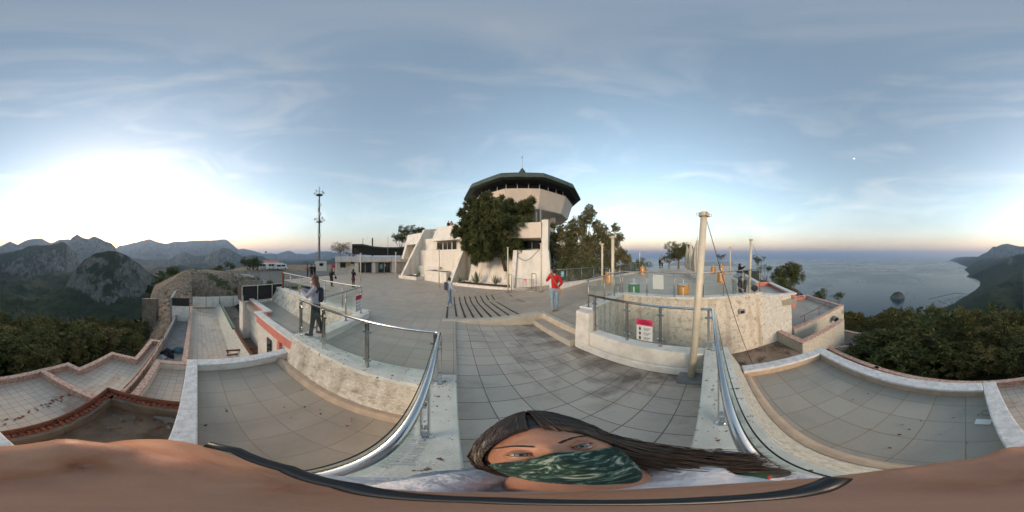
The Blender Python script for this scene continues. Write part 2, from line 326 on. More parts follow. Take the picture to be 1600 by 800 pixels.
def rebase(root, loc):
    loc = Vector(loc); root.location = loc
    for c in children(root): c.location = c.location - loc
    return root

# ================================================================== TERRAIN, SEA, HAZE
def sst(a, b, x): t = np.clip((x-a)/(b-a), 0, 1); return t*t*(3-2*t)
_rg = np.random.RandomState(3)
_PERM = _rg.rand(256, 256)
def vnoise(x, y):
    xi = np.floor(x).astype(int); yi = np.floor(y).astype(int); fx = x-xi; fy = y-yi
    fx = fx*fx*(3-2*fx); fy = fy*fy*(3-2*fy)
    g = lambda a, b: _PERM[a % 256, b % 256]
    return (g(xi,yi)*(1-fx)+g(xi+1,yi)*fx)*(1-fy)+(g(xi,yi+1)*(1-fx)+g(xi+1,yi+1)*fx)*fy
def fbm(x, y, o=5, ridge=False):
    s = 0; a = 0.5; t = 0
    for k in range(o):
        n = vnoise(x*2**k+17.3*k, y*2**k+5.1*k)
        if ridge: n = 1-np.abs(2*n-1)
        s = s+a*n; t += a; a *= 0.5
    return s/t
RE = 6371000.0
SEA = -616.0
# sky lines read off the photograph: (px, py) of each ridge, its distance, the steepness of its near and far flank
def ridge(pts, dist, near=0.55, far=0.5, amp=0.0, fade=12):
    xs = np.array([p[0] for p in pts], float); ys = np.array([p[1] for p in pts], float)
    return dict(xs=xs, ys=ys, d=dist, near=near, far=far, amp=amp, fade=fade)
RID = [
 ridge([(-60,384),(-30,386),(0,385),(16,377),(27,382.6),(36,378),(45,374),(65,372.5),(80,380),(95,373),(108,373),(118,386),(126,392)], 14000, 0.5, 0.6),
 ridge([(100,385),(108,372),(121,365),(130,370),(137.5,373),(148.5,368.3),(165,375.7),(174.6,378.5),(183,388),(192,396)], 9500, 0.65, 0.6),
 ridge([(170,392),(185,384),(200,380),(215,377),(233,373.5),(258,381),(275,376.6),(291,376.6),(302,375),(329,375),(342,374),(351,373),(357,376),(363,381),(374,390),(384,402)], 19000, 0.35, 0.6),
 ridge([(360,392),(380,388.5),(395,391),(410,395.4),(434,396),(450,391),(464,396),(480,397),(495,393),(510,393),(520,394),(535,397),(550,402),(580,404)], 24000, 0.3, 0.6),
 ridge([(195,404),(206,402),(236,405),(263,405),(275,398),(287,392.4),(296,396),(305,399),(320,399),(335,392),(350,385.5),(358,388),(368,394.5),(380,400),(395,397.5),(410,399),(428,409.5),(440,417)], 9000, 0.4, 0.5),
 ridge([(425,424),(446,419),(458,415.5),(476,406.5),(485,409),(494,409.5),(515,405),(530,401),(560,404)], 7000, 0.4, 0.5),
 ridge([(-30,404),(-20,400),(-10,397),(0,396),(15,394),(30,390),(45,384),(62,382),(78,383),(88,380),(96,377),(104,379),(110,385),(120,395),(128,405),(140,420)], 4600, 0.6, 0.55),
 ridge([(96,462),(102,451),(110,433),(121,417),(132,406),(148,396),(160,391.5),(170,389.5),(180,391),(187,393.6),(203,402),(220,414),(236,429),(253,442),(270,455)], 1500, 1.0, 0.5, fade=5),
 # right hand coast
 ridge([(1480,409),(1504,404.5),(1528,400.5),(1541,394),(1548,389),(1555,385.5),(1561,382.5),(1567,381),(1575,380),(1582,381),(1592,384),(1600,387),(1620,384)], 15000, 0.35, 0.5),
 ridge([(1500,420),(1510,415),(1522,409),(1534,405),(1546,405),(1558,404),(1570,402),(1585,398),(1600,394.5),(1640,392),(1700,392)], 8200, 0.35, 0.5),
 ridge([(1526,446),(1534,449),(1550,447),(1570,444),(1585,446),(1600,447),(1640,440),(1700,436)], 3300, 0.4, 0.5),
]
def height(px, r):
    """px: photo column (azimuth), r metres"""
    a = (px-800)*0.225+YAW; x = r*np.sin(np.radians(a)); y = r*np.cos(np.radians(a))
    n1 = fbm(x/900, y/900, 5); n2 = fbm(x/160+9, y/160+3, 5); n3 = fbm(x/18, y/18, 4); nr = fbm(x/1400+4, y/1400, 6, True); nr3 = fbm(x/420+1, y/420+8, 5, True)
    # hilltop falling away
    d0 = np.where((px > 430) & (px < 1180), 60.0, 9.0)
    left = sst(-1, 1, (430-px)/40)*1.0
    h = -4.4 - 0.50*np.maximum(0, r-10) 
    h = np.where((px > 520) & (px < 1190), -3.0 - 0.55*np.maximum(0, r-58), h)
    h = np.where((px >= 1190) & (px < 1330), -3.0-0.55*np.maximum(0, r-(34-24*(px-1190)/140)), h)
    # parking plateau and mound to the left
    w = sst(222, 262, px)*(1-sst(540, 580, px))
    plate = -3.7 - 0.5*np.maximum(0, r-(50+58*sst(325, 420, px))) 
    h = h*(1-w)+np.maximum(plate, h)*w
    md = 17 + 9*(1-sst(250, 300, px)); 
    mound = -0.95*1.0 - 0.30*np.maximum(0, 27-r) - 0.25*np.maximum(0, r-33) - 3.6*(1-sst(222, 300, px)) + (n3-0.5)*1.1 - 1.2*sst(330, 420, px)
    wm = sst(214, 246, px)*(1-sst(395, 445, px))*sst(15.5, 18.5, r)*(1-sst(33, 44, r))
    h = np.where(wm > 0.01, h*(1-wm)+np.maximum(mound, h)*wm, h)
    # valley floors (land side) and sea bed
    land = (px < 560) | (px > 1450)
    floor_ = np.where(px < 560, -330 - 60*sst(1500, 6000, r) + (n1-0.5)*300*sst(300, 1500, r) + (nr3-0.6)*170*sst(500, 1500, r), -760.0)
    h = np.where(px < 560, np.maximum(h, floor_), h)
    # coast: land lies clockwise of the coast line
    rr = np.array([900,1500,1630,1830,2020,2300,2500,2900,3300,3900,4500,4800,5600,7300,9000,11000,15000,19000,24000,27000]); pc = np.array([1452,1453,1456,1469,1486,1500,1511,1524,1531,1532,1523,1510,1515,1507,1512,1504,1496,1490,1483,1700])
    cpx = np.interp(r, rr, pc)
    lat = (px-cpx)*0.225*math.pi/180*r
    coast = SEA + np.clip(lat, -400, 1e9)*0.42 
    cap = 150 + 330*sst(600, 4000, r)
    coast = np.minimum(coast, SEA+cap+(n1-0.5)*240+(n2-0.5)*70)
    cw = (px > 1400) & (r > 1000)
    h = np.where(cw & (lat > -400), np.maximum(h, coast), h)
    for k, g in enumerate(RID):
        p = np.where(px > 1450, px, px) if g['xs'].max() < 900 else px
        for off in (0, 1600, -1600):
            q = px+off
            lo, hi = g['xs'][0], g['xs'][-1]
            m = (q >= lo-90) & (q <= hi+90)
            if not m.any(): continue
            yy = np.interp(q, g['xs'], g['ys'])
            el = np.radians((400-yy)*0.225)
            hp = ZC + g['d']*np.tan(el)
            f = g['fade']
            edge = np.maximum(lo+f-q, 0)+np.maximum(q-(hi-f), 0)
            hp = hp - edge*g['d']*0.004*(1.0 if g['d'] > 2000 else 0.9)
            dd = r-g['d']*(1+0.10*(fbm(q/60.0+k*7, q*0+k, 3)-0.5))
            prof = hp - np.where(dd < 0, -dd*g['near'], dd*g['far'])
            rough = (nr-0.62)*0.26*np.minimum(g['d'], 9000)*sst(0, 0.30*g['d'], np.abs(dd)) + (nr3-0.6)*0.055*np.minimum(g['d'], 9000)*sst(0, 0.1*g['d'], np.abs(dd)) + (n1-0.5)*0.03*g['d']*sst(0, 0.06*g['d'], np.abs(dd))
            prof = prof + rough
            jag = (fbm(q/5.0+k*3, q*0+2.2*k, 4)-0.5)*0.0045*g['d']*np.exp(-np.abs(dd)/(0.05*g['d']))
            if g['d'] < 2000:
                prof = prof + (n2-0.5)*60*sst(30, 250, np.abs(dd))
            prof = prof + jag
            ok = m
            if True:   # coast ridges stay on the land side
                prof = np.where(px > 1400, np.minimum(prof, SEA+np.maximum(lat, -50)*0.75), prof)
            h = np.where(ok, np.maximum(h, prof), h)
    h = h + (n2-0.5)*26*sst(150, 700, r)*sst(-1, 1, h-SEA-5) + (n3-0.5)*1.6*sst(12, 40, r)*(1-w*0.8)
    return h
NA, NR = 1600, 430
radii = np.concatenate([[0.5, 3, 5.5], np.geomspace(8, 45000, NR-3)])
pxs = np.arange(NA)*1600.0/NA
PX, RR = np.meshgrid(pxs, radii)
HH = height(PX, RR)
HH = np.where(RR < 7, np.minimum(HH, -4.4), HH)
_in = (RR < 24) & (PX > 300) & (PX < 1330)
HH = np.where(_in, np.minimum(HH, -4.2), HH)
def terrain_z(x, y):
    r = math.hypot(x, y); a = math.degrees(math.atan2(x, y)); px = ((a-YAW)/0.225+800) % 1600
    i = int(px/1600*NA) % NA; j = int(np.searchsorted(radii, r)); j = min(max(j, 1), NR-1)
    t = (r-radii[j-1])/(radii[j]-radii[j-1])
    return float(HH[j-1, i]*(1-t)+HH[j, i]*t)
A = np.radians((PX-800)*0.225+YAW)
def polar_mesh(name, R_, A_, Z_, mat_, smooth=True):
    nr, na = R_.shape
    co = np.stack([R_*np.sin(A_), R_*np.cos(A_), Z_], -1).reshape(-1, 3)
    j, i = np.meshgrid(np.arange(nr-1), np.arange(na), indexing='ij'); i2 = (i+1) % na
    f = np.stack([j*na+i, (j+1)*na+i, (j+1)*na+i2, j*na+i2], -1).reshape(-1, 4)
    me = bpy.data.meshes.new(name); me.vertices.add(len(co)); me.vertices.foreach_set('co', co.ravel())
    me.loops.add(f.size); me.loops.foreach_set('vertex_index', f.ravel().astype(np.int32))
    me.polygons.add(len(f)); me.polygons.foreach_set('loop_start', np.arange(0, f.size, 4, dtype=np.int32)); me.polygons.foreach_set('loop_total', np.full(len(f), 4, np.int32))
    me.update(calc_edges=True); me.polygons.foreach_set('use_smooth', [smooth]*len(f)); me.materials.append(mat_)
    o = bpy.data.objects.new(name, me); C.objects.link(o); return o
# terrain material: maquis and pine, bare rock where it is steep or high, tan gravel on the near hilltop
def terrain_mat():
    m, t, b = newmat('hillside'); n = t.nodes; l = t.links
    g = n.new('ShaderNodeNewGeometry'); sx = n.new('ShaderNodeSeparateXYZ'); l.new(g.outputs['True Normal'], sx.inputs[0])
    pos = n.new('ShaderNodeSeparateXYZ'); l.new(g.outputs['Position'], pos.inputs[0])
    def noise(sc, det=8, ro=0.65, dis=0.0):
        z = n.new('ShaderNodeTexNoise'); z.inputs['Scale'].default_value = sc; z.inputs['Detail'].default_value = det; z.inputs['Roughness'].default_value = ro; z.inputs['Distortion'].default_value = dis
        l.new(g.outputs['Position'], z.inputs['Vector']); return z.outputs['Fac']
    def mr(v, a, z, lo=0, hi=1):
        q = n.new('ShaderNodeMapRange'); q.inputs['From Min'].default_value = a; q.inputs['From Max'].default_value = z; q.inputs['To Min'].default_value = lo; q.inputs['To Max'].default_value = hi; l.new(v, q.inputs['Value']); return q.outputs[0]
    def mix(f, a, c):
        q = n.new('ShaderNodeMixRGB'); l.new(f, q.inputs[0])
        for k, v in ((1, a), (2, c)):
            if isinstance(v, tuple): q.inputs[k].default_value = (*v, 1)
            else: l.new(v, q.inputs[k])
        return q.outputs[0]
    def math_(op, a, c):
        q = n.new('ShaderNodeMath'); q.operation = op
        for k, v in ((0, a), (1, c)):
            if isinstance(v, (int, float)): q.inputs[k].default_value = v
            else: l.new(v, q.inputs[k])
        return q.outputs[0]
    def vl0():
        q = n.new('ShaderNodeVectorMath'); q.operation = 'LENGTH'; l.new(g.outputs['Position'], q.inputs[0]); return q.outputs['Value']
    green = mix(mr(noise(0.012, 9), 0.38, 0.62), (0.012, 0.022, 0.011), (0.034, 0.046, 0.018))
    green = mix(mr(noise(0.11, 4, 0.7), 0.45, 0.62), green, (0.012, 0.02, 0.010))
    rock = mix(mr(noise(0.010, 10, 0.75), 0.40, 0.60), (0.075, 0.07, 0.065), (0.155, 0.145, 0.135))
    rock = mix(mr(noise(0.035, 8, 0.8, 1.0), 0.5, 0.6), rock, (0.06, 0.062, 0.045))
    steep = mr(sx.outputs[2], 0.80, 0.60)
    sn = math_('ADD', steep, mr(noise(0.006, 8, 0.7), 0.3, 0.7, -0.55, 0.55))
    high = mr(pos.outputs[2], 100, 900, 0, 0.55)
    f = mr(math_('ADD', sn, high), 0.62, 0.95)
    col = mix(f, green, rock)
    snow = mr(math_('ADD', mr(pos.outputs[2], 1350, 2100), mr(noise(0.002, 8), 0.3, 0.7, -0.5, 0.5)), 0.75, 1.0)
    col = mix(snow, col, (0.72, 0.74, 0.78))
    gravel = mix(mr(noise(2.2, 9, 0.8), 0.42, 0.62), (0.15, 0.105, 0.075), (0.34, 0.27, 0.21))
    gravel = mix(mr(noise(0.35, 5), 0.55, 0.62), gravel, (0.07, 0.075, 0.035))
    shore = math_('MULTIPLY', mr(pos.outputs[2], SEA+11, SEA+6), mr(vl0(), 2600, 2200))
    col = mix(shore, col, (0.34, 0.30, 0.25))
    comb = n.new('ShaderNodeCombineXYZ'); l.new(pos.outputs[0], comb.inputs[0]); l.new(pos.outputs[1], comb.inputs[1]); vl = n.new('ShaderNodeVectorMath'); vl.operation = 'LENGTH'; l.new(comb.outputs[0], vl.inputs[0])
    near = math_('MULTIPLY', math_('MULTIPLY', mr(pos.outputs[2], -12.0, -6.0), mr(vl.outputs['Value'], 160, 120)), mr(math_('ADD', pos.outputs[1], math_('MULTIPLY', pos.outputs[0], -0.35)), -1.0, 2.5))
    col = mix(near, col, gravel)
    l.new(col, b.inputs['Base Color']); inp(b, 'Roughness', 0.95); inp(b, 'Specular IOR Level', 0.1)
    bp = n.new('ShaderNodeBump'); bp.inputs['Strength'].default_value = 1.0; bp.inputs['Distance'].default_value = 14
    l.new(noise(0.02, 9, 0.75), bp.inputs['Height'])
    bp2 = n.new('ShaderNodeBump'); bp2.inputs['Strength'].default_value = 0.9; bp2.inputs['Distance'].default_value = 0.25; l.new(noise(2.5, 8, 0.8), bp2.inputs['Height'])
    q = n.new('ShaderNodeMix'); q.data_type = 'VECTOR'; l.new(near, q.inputs[0]); l.new(bp.outputs[0], q.inputs[4]); l.new(bp2.outputs[0], q.inputs[5])
    l.new(q.outputs[1], b.inputs['Normal'])
    return m
ter = polar_mesh('terrain', RR, A, HH, terrain_mat()); tag(ter, kind='structure')
# sea, following the curve of the earth
m, t, b = newmat('sea_water'); inp(b, 'Base Color', (0.008, 0.028, 0.045, 1)); inp(b, 'Roughness', 0.22); inp(b, 'IOR', 1.33)
n_ = t.nodes; g_ = n_.new('ShaderNodeNewGeometry'); z_ = n_.new('ShaderNodeTexNoise'); z_.inputs['Scale'].default_value = 0.02; z_.inputs['Detail'].default_value = 6; t.links.new(g_.outputs['Position'], z_.inputs['Vector'])
z2_ = n_.new('ShaderNodeTexNoise'); z2_.inputs['Scale'].default_value = 0.0006; z2_.inputs['Detail'].default_value = 4; t.links.new(g_.outputs['Position'], z2_.inputs['Vector'])
mr_ = n_.new('ShaderNodeMapRange'); mr_.inputs['From Min'].default_value = 0.4; mr_.inputs['From Max'].default_value = 0.62; mr_.inputs['To Min'].default_value = 0.24; mr_.inputs['To Max'].default_value = 0.32; t.links.new(z2_.outputs['Fac'], mr_.inputs['Value']); t.links.new(mr_.outputs[0], b.inputs['Roughness'])
bp_ = n_.new('ShaderNodeBump'); bp_.inputs['Strength'].default_value = 0.12; bp_.inputs['Distance'].default_value = 1; 
M_sea = m
sr = np.concatenate([[300], np.geomspace(700, 115000, 60)]); SA, SR = np.meshgrid(np.radians(np.arange(0, 360, 2.0)), sr)
sea = polar_mesh('sea', SR, SA, SEA - SR**2/(2*RE), M_sea); tag(sea, kind='structure')
# the air
HB = -2100.0 
hz = MB().box(-116000, 116000, -116000, 116000, HB, 2900)
m = bpy.data.materials.new('air'); m.use_nodes = True; t = m.node_tree; t.nodes.clear(); o_ = t.nodes.new('ShaderNodeOutputMaterial'); v_ = t.nodes.new('ShaderNodeVolumePrincipled')
v_.inputs['Color'].default_value = (0.50, 0.69, 1.0, 1); v_.inputs['Density'].default_value = 3.0e-5; v_.inputs['Anisotropy'].default_value = 0.35
t.links.new(v_.outputs[0], o_.inputs['Volume'])
haze = hz.build('haze', m); tag(haze, kind='stuff')

# ================================================================== FLOORS
def flat(z): return lambda x, y: z
fl = MB()
quadsheet(fl, (-2.95,2.2), (-0.35,2.2), (-0.35,5.0), (-2.95,5.0), 4, 6, pz)
quadsheet(fl, (-0.35,2.13), (0.05,2.13), (0.05,5.0), (-0.35,5.0), 1, 6, pz)
quadsheet(fl, (-2.95,5.0), (2.95,5.0), (2.95,9.0), (-2.95,9.0), 8, 16, pz)
quadsheet(fl, (-8.4,4.9), (-2.95,4.9), (-2.95,9.0), (-8.4,9.0), 6, 16, pz)
quadsheet(fl, (-16,9.0), (9,9.0), (9,36), (-16,36), 25, 27, pz)
quadsheet(fl, (2.95,2.75), (6.1,3.6), (6.1,9.0), (2.95,9.0), 8, 16, pz)
quadsheet(fl, (6.35,0.5), (9,0.5), (9,3.6), (6.1,3.6), 4, 4, pz)
quadsheet(fl, (6.1,3.6), (9,3.6), (9,9.0), (6.1,9.0), 4, 8, pz)
quadsheet(fl, (6.35,0.5), (7.0,-2.3), (9,-2.3), (9,0.5), 1, 1, pz)
quadsheet(fl, (9,-2.3), (34,-4.5), (34,9), (9,9), 12, 6, pz)
tag(fl.build('plaza_floor', M_plaza), kind='structure')
fr = MB()
quadsheet(fr, (34,-6), (60,-8), (60,12), (34,9.5), 4, 3, lambda x, y: 0.0)
tag(fr.build('far_path', M_conc), kind='structure')
def az_aisle(x, y): return -0.02 - 0.115*max(0, x+0.1)
fa = MB(); quadsheet(fa, (0.03,0.10), (2.76,0.10), (2.76,4.98), (0.03,4.98), 6, 6, az_aisle)
quadsheet(fa, (2.76,2.95), (2.93,2.95), (2.93,4.98), (2.76,4.98), 1, 3, az_aisle)
tag(fa.build('aisle_floor', M_aisle), kind='structure')
def slab(name, x0, x1, y0, y1, z, m, th=0.3):
    return tag(MB().box(x0, x1, y0, y1, z-th, z).build(name, m), kind='structure')
slab('terrace_floor', -3.22, -0.3, -0.02, 1.95, -0.65, M_terr)
slab('rear_terrace_floor', -0.28, 2.92, -2.36, -0.3, -0.65, M_terr2)
slab('side_terrace_floor', -9.0, -2.95, 2.7, 5.2, -0.65, M_terr2)
tag(MB().prism([(2.95,-3.4),(5.62,-3.58),(7.4,-3.2),(7.0,-2.2),(6.5,4.2),(3.0,3.2)], -2.7, -2.35).build('sunken_yard_floor', M_pit), kind='structure')
# anti slip strips on the ramp

lines = [((698,497),(699.5,478)), ((713.5,495),(709.5,464)), ((727,496.5),(717.5,464)), ((740,496.5),(725.5,463.5)), ((753.5,496),(733.5,463.5)), ((767.5,495.5),(742,463)), ((781.5,494.5),(750.5,462.5)), ((796,493.5),(759,461.5)), ((810.5,491.5),(767.5,461)), ((820,472),(794,459))]
for k, (a, c) in enumerate(lines):
    pa, pb = G(*a), G(*c); mb = MB(); n = 10
    pts = [pa.lerp(pb, i/n) for i in range(n+1)]; d = (pb-pa); d.z = 0; d.normalize(); w = Vector((-d.y, d.x, 0))*0.035
    rings = [[p-w+Vector((0,0,pz(p.x,p.y)-p.z+0.004)), p+w+Vector((0,0,pz(p.x,p.y)-p.z+0.004)), p+w+Vector((0,0,pz(p.x,p.y)-p.z+0.010)), p-w+Vector((0,0,pz(p.x,p.y)-p.z+0.010))] for p in pts]
    mb.loft(rings)
    lab = ('black anti-slip strip lying alone near the metal gate' if k == 9 else 'black anti-slip strip running under the feet of the man with backpack' if k == 0 else
           'black anti-slip strip nearest the right end of the row on the ramp' if k == 8 else 'black anti-slip strip in the middle of the row on the ramp')
    tag(mb.build('anti_slip_strip', M_gasket), lab, 'floor strip', 'black anti-slip strips on the ramp')

# ================================================================== PARAPETS AND WALLS AROUND THE CAMERA
def wall(name, label, cat, mb, m, **k):
    return tag(mb.build(name, m, bevel=k.get('bevel', 0.012)), label, cat, k.get('group'))
# low wall along the left of the aisle, its top flaking; the outer face is battered
w = thing('parapet_wall', 'low white wall with flaking paint top and faded lettering, left of the aisle', 'wall')
MB().box(-0.36, 0.035, -0.34, 2.13, -0.9, 0.2).build('wall_top', M_chip, w, bevel=0.01)
MB().hexa([(-2.98,1.80,-0.66),(-0.36,1.66,-0.66),(-0.36,2.2,-0.66),(-2.98,2.2,-0.66)], [(-2.98,1.96,0.14),(-0.36,1.84,0.14),(-0.36,2.2,0.14),(-2.98,2.2,0.14)]).build('battered_face', M_rough, w)
MB().hexa([(-3.02,1.93,0.14),(-0.36,1.82,0.14),(-0.36,2.24,0.14),(-3.02,2.3,0.14)], [(-3.02,1.95,0.205),(-0.36,1.84,0.205),(-0.36,2.23,0.205),(-3.02,2.29,0.205)]).build('wall_cap', M_chip, w, bevel=0.01)
MB().hexa([(-3.22,1.66,-0.66),(-0.36,1.54,-0.66),(-0.36,1.68,-0.66),(-3.22,1.82,-0.66)], [(-3.22,1.72,-0.54),(-0.36,1.60,-0.54),(-0.36,1.72,-0.54),(-3.22,1.84,-0.54)]).build('skirting', M_tan, w, bevel=0.02)
for k, s_ in enumerate(('ANTALYA', 'BÜYÜKŞEHİR', 'BELEDİYESİ')):
    cu = bpy.data.curves.new('lettering', 'FONT'); cu.body = s_; cu.size = 0.062; cu.extrude = 0.0006; cu.space_character = 1.1; cu.materials.append(M_fadedink)
    to = bpy.data.objects.new('lettering', cu); C.objects.link(to); to.parent = w
    to.location = (-0.315+0.062*k, 0.86-0.0*k, 0.2035); to.rotation_euler = (0, 0, rad(-90))
    to.location.y = 0.88
# right hand wall
w = thing('parapet_wall', 'low white wall with worn paint top running right from the corner under the camera', 'wall')
MB().box(0.035, 3.02, -0.34, 0.095, -0.9, 0.2).build('wall_top', M_chip, w, bevel=0.01)
MB().hexa([(-0.25,-0.66,-0.66),(3.3,-0.66,-0.66),(3.3,-0.34,-0.66),(-0.25,-0.34,-0.66)], [(-0.25,-0.36,0.10),(3.02,-0.36,0.10),(3.02,-0.34,0.10),(-0.25,-0.34,0.10)]).build('battered_face', M_rough2, w)
MB().hexa([(-0.25,-0.78,-0.66),(3.1,-0.78,-0.66),(3.1,-0.655,-0.66),(-0.25,-0.655,-0.66)], [(-0.25,-0.70,-0.56),(3.1,-0.70,-0.56),(3.1,-0.62,-0.56),(-0.25,-0.62,-0.56)]).build('skirting', M_tan, w, bevel=0.02)
# wall to the right of the aisle and its end pillar
w = thing('parapet_wall', 'white wall under the glass panel with the warning sign, right of the aisle', 'wall')
MB().hexa([(2.74,0.1,-0.6),(3.02,0.1,-2.6),(3.02,2.5,-2.6),(2.74,2.5,-0.6)], [(2.76,0.1,0.2),(3.02,0.1,0.2),(3.02,2.5,0.22),(2.76,2.5,0.22)]).build('wall_body', M_white, w, bevel=0.02)
MB().hexa([(2.66,0.1,-0.6),(2.74,0.1,-0.6),(2.74,2.5,-0.6),(2.66,2.5,-0.6)], [(2.69,0.1,-0.16),(2.745,0.1,-0.16),(2.745,2.5,-0.16),(2.69,2.5,-0.16)]).build('plinth', M_white, w, bevel=0.02)
MB().hexa([(2.66,2.5,-0.6),(3.06,2.5,-2.0),(3.06,2.98,-2.0),(2.66,2.92,-0.6)], [(2.72,2.5,0.72),(3.06,2.5,0.72),(3.06,2.98,0.72),(2.72,2.92,0.72)]).build('pillar', M_white, w, bevel=0.02)
# wall around the yard carrying the second balustrade
def curve_wall(pts, wd, z0, z1s, out_b=0.0):
    """pts: inner line; thickness wd to the left; the foot is pushed out by out_b to the right"""
    rings = []
    for i, p in enumerate(pts):
        p = Vector(p); d = (Vector(pts[min(i+1, len(pts)-1)])-Vector(pts[max(i-1, 0)])).normalized(); n = Vector((-d.y, d.x))
        a = p - n*out_b; c = p; e = p + n*wd
        rings.append([(a.x,a.y,z0),(e.x,e.y,z0),(e.x,e.y,z1s[i]),(c.x,c.y,z1s[i])])
    return MB().loft(rings)
yard = [(6.1,3.6),(6.22,2.0),(6.35,0.3),(6.62,-1.2),(7.0,-2.35)]
w = thing('retaining_wall', 'tall stained cream wall of the sunken yard under the second glass balustrade', 'wall')
yl = list(reversed(yard))
curve_wall([(p[0], p[1]) for p in yl], -0.32, -2.6, [0.36]*5, -0.12).build('wall_body', M_rough, w)
curve_wall([(p[0]-0.05, p[1]) for p in yl], -0.40, 0.36, [0.45]*5, 0).build('wall_cap', M_chip, w, bevel=0.012)
MB().box(-0.2, 0.0, -0.13, 0.13, -0.09, 0.09).build('drain_spout', M_conc, w, loc=(6.72,-1.28,-0.28), rz=0.25)
MB().box(-0.212, -0.19, -0.085, 0.085, -0.06, 0.05).build('drain_mouth', M_black, w, loc=(6.72,-1.28,-0.28), rz=0.25)
w = thing('parapet_wall', 'white wall sloping up from the pillar beside the aisle to the raised terrace corner', 'wall')
MB().seg((3.0,2.86), (6.2,3.72), 0.30, -2.6, (0.70,0.40)).build('wall_body', M_rough, w)
MB().seg((3.0,2.86), (6.2,3.72), 0.36, (0.70,0.40), (0.76,0.46)).build('wall_cap', M_white, w, bevel=0.012)
# white end block of the yard wall, red dowels
w = thing('retaining_wall', 'white painted wall block at the far corner of the sunken yard', 'wall')
MB().hexa([(6.86,-2.3,-2.6),(7.3,-4.05,-2.6),(7.7,-4.1,-2.6),(7.2,-2.3,-2.6)], [(7.02,-2.37,0.30),(7.5,-4.1,0.0),(7.8,-4.1,0.0),(7.3,-2.3,0.36)]).build('wall_body', mat('blotched_white_wall', (0.60, 0.60, 0.55), 0.85, (0.44, 0.42, 0.36), 8, 0.8, 30, col3=(0.16, 0.15, 0.10), scale3=11, lo3=0.63, hi3=0.68), w)
MB().seg((7.18,-2.45), (7.70,-4.3), 0.34, (0.16,0.0), (0.24,0.08)).build('coping', M_cope, w, bevel=0.01)
MB().seg((7.55,-4.32), (11.6,-4.5), 0.30, 0.0, 0.085).build('coping', M_cope, w, bevel=0.01)
MB().seg((7.6,-4.32), (11.6,-4.5), 0.22, -0.75, 0.0).build('wall_face', M_salmon, w)
MB().seg((11.6,-4.6), (11.6,-3.4), 0.3, -0.75, 0.12).build('wall_face', M_salmon, w)
MB().seg((11.5,-3.5), (17,-3.7), 0.3, -0.75, 0.16).build('coping', M_cope, w)
slab('upper_roof_floor', 7.3, 12, -4.3, -2.3, -0.16, M_terr2)
slab('upper_roof_floor', 12, 34, -3.8, -2.3, -0.16, M_conc)
# wall A and the far parapet of the left terrace
w = thing('terrace_parapet', 'whitewashed parapet with rough coping round the near left terrace', 'parapet')
for nm, mb, m in (('coping', MB().box(-3.46,-0.36,-0.22,0.0,-0.50,-0.44), M_cope), ('wall_body', MB().box(-3.44,-0.36,-0.20,-0.02,-3.3,-0.50), M_white),
                  ('coping', MB().box(-3.46,-3.22,0.0,2.0,-0.50,-0.44), M_cope), ('wall_body', MB().box(-3.44,-3.24,-0.02,2.0,-3.3,-0.50), M_white)):
    mb.build(nm, m, w, bevel=0.015)
w = thing('terrace_parapet', 'whitewashed parapet with rough coping round the rear terrace facing the sea', 'parapet')
for nm, mb, m in (('coping', MB().box(-0.48,-0.26,-2.58,-0.36,-0.50,-0.44), M_cope), ('wall_body', MB().box(-0.46,-0.28,-2.56,-0.36,-3.3,-0.50), M_white),
                  ('coping', MB().box(-0.26,3.14,-2.58,-2.34,-0.50,-0.44), M_cope), ('wall_body', MB().box(-0.28,3.12,-2.56,-2.36,-3.3,-0.50), M_tan),
                  ('coping', MB().box(2.90,3.14,-2.34,-0.62,-0.50,-0.44), M_cope), ('wall_body', MB().box(2.92,3.12,-2.36,-0.62,-3.3,-0.50), M_tan)):
    mb.build(nm, m, w, bevel=0.015)
# side terrace (beyond the first balustrade) with salmon band
w = thing('terrace_parapet', 'white coped parapet with a salmon band below the side terrace', 'parapet')
MB().box(-6.5,-3.35,2.42,2.72,-0.50,-0.44).build('coping', M_white, w, bevel=0.012)
MB().box(-6.5,-3.30,2.45,2.70,-0.86,-0.50).build('salmon_band', M_salmon, w)
MB().box(-6.45,-3.3,2.50,2.70,-3.2,-0.86).build('wall_body', M_white, w)
MB().box(-6.76,-6.5,2.42,3.22,-0.50,-0.44).build('coping', M_white, w, bevel=0.012)
MB().box(-9.2,-6.76,2.94,3.22,-0.50,-0.44).build('coping', M_white, w, bevel=0.012)
MB().box(-9.2,-6.5,2.97,3.2,-0.86,-0.50).build('salmon_band', M_salmon, w)
MB().box(-9.2,-6.5,3.0,3.2,-3.2,-0.86).build('wall_body', M_white, w)
MB().box(-4.55,-4.40,2.40,2.52,-3.2,-0.86).build('salmon_post', M_salmon, w)
wn = MB().box(-5.45,-5.12,2.455,2.50,-2.0,-1.15).build('window', M_win, w)
dn = MB().box(-4.3,-3.55,2.46,2.50,-3.0,-1.1).build('door', M_frame, w); MB().box(-4.22,-4.18,2.40,2.46,-2.1,-2.0).build('handle', M_black, dn)
w = thing('corner_pillar', 'white pillar below the black net at the side terrace corner', 'pillar')
MB().box(-9.75,-9.0,2.55,3.25,-3.2,-0.62).build('pillar_body', M_white, w, bevel=0.01)
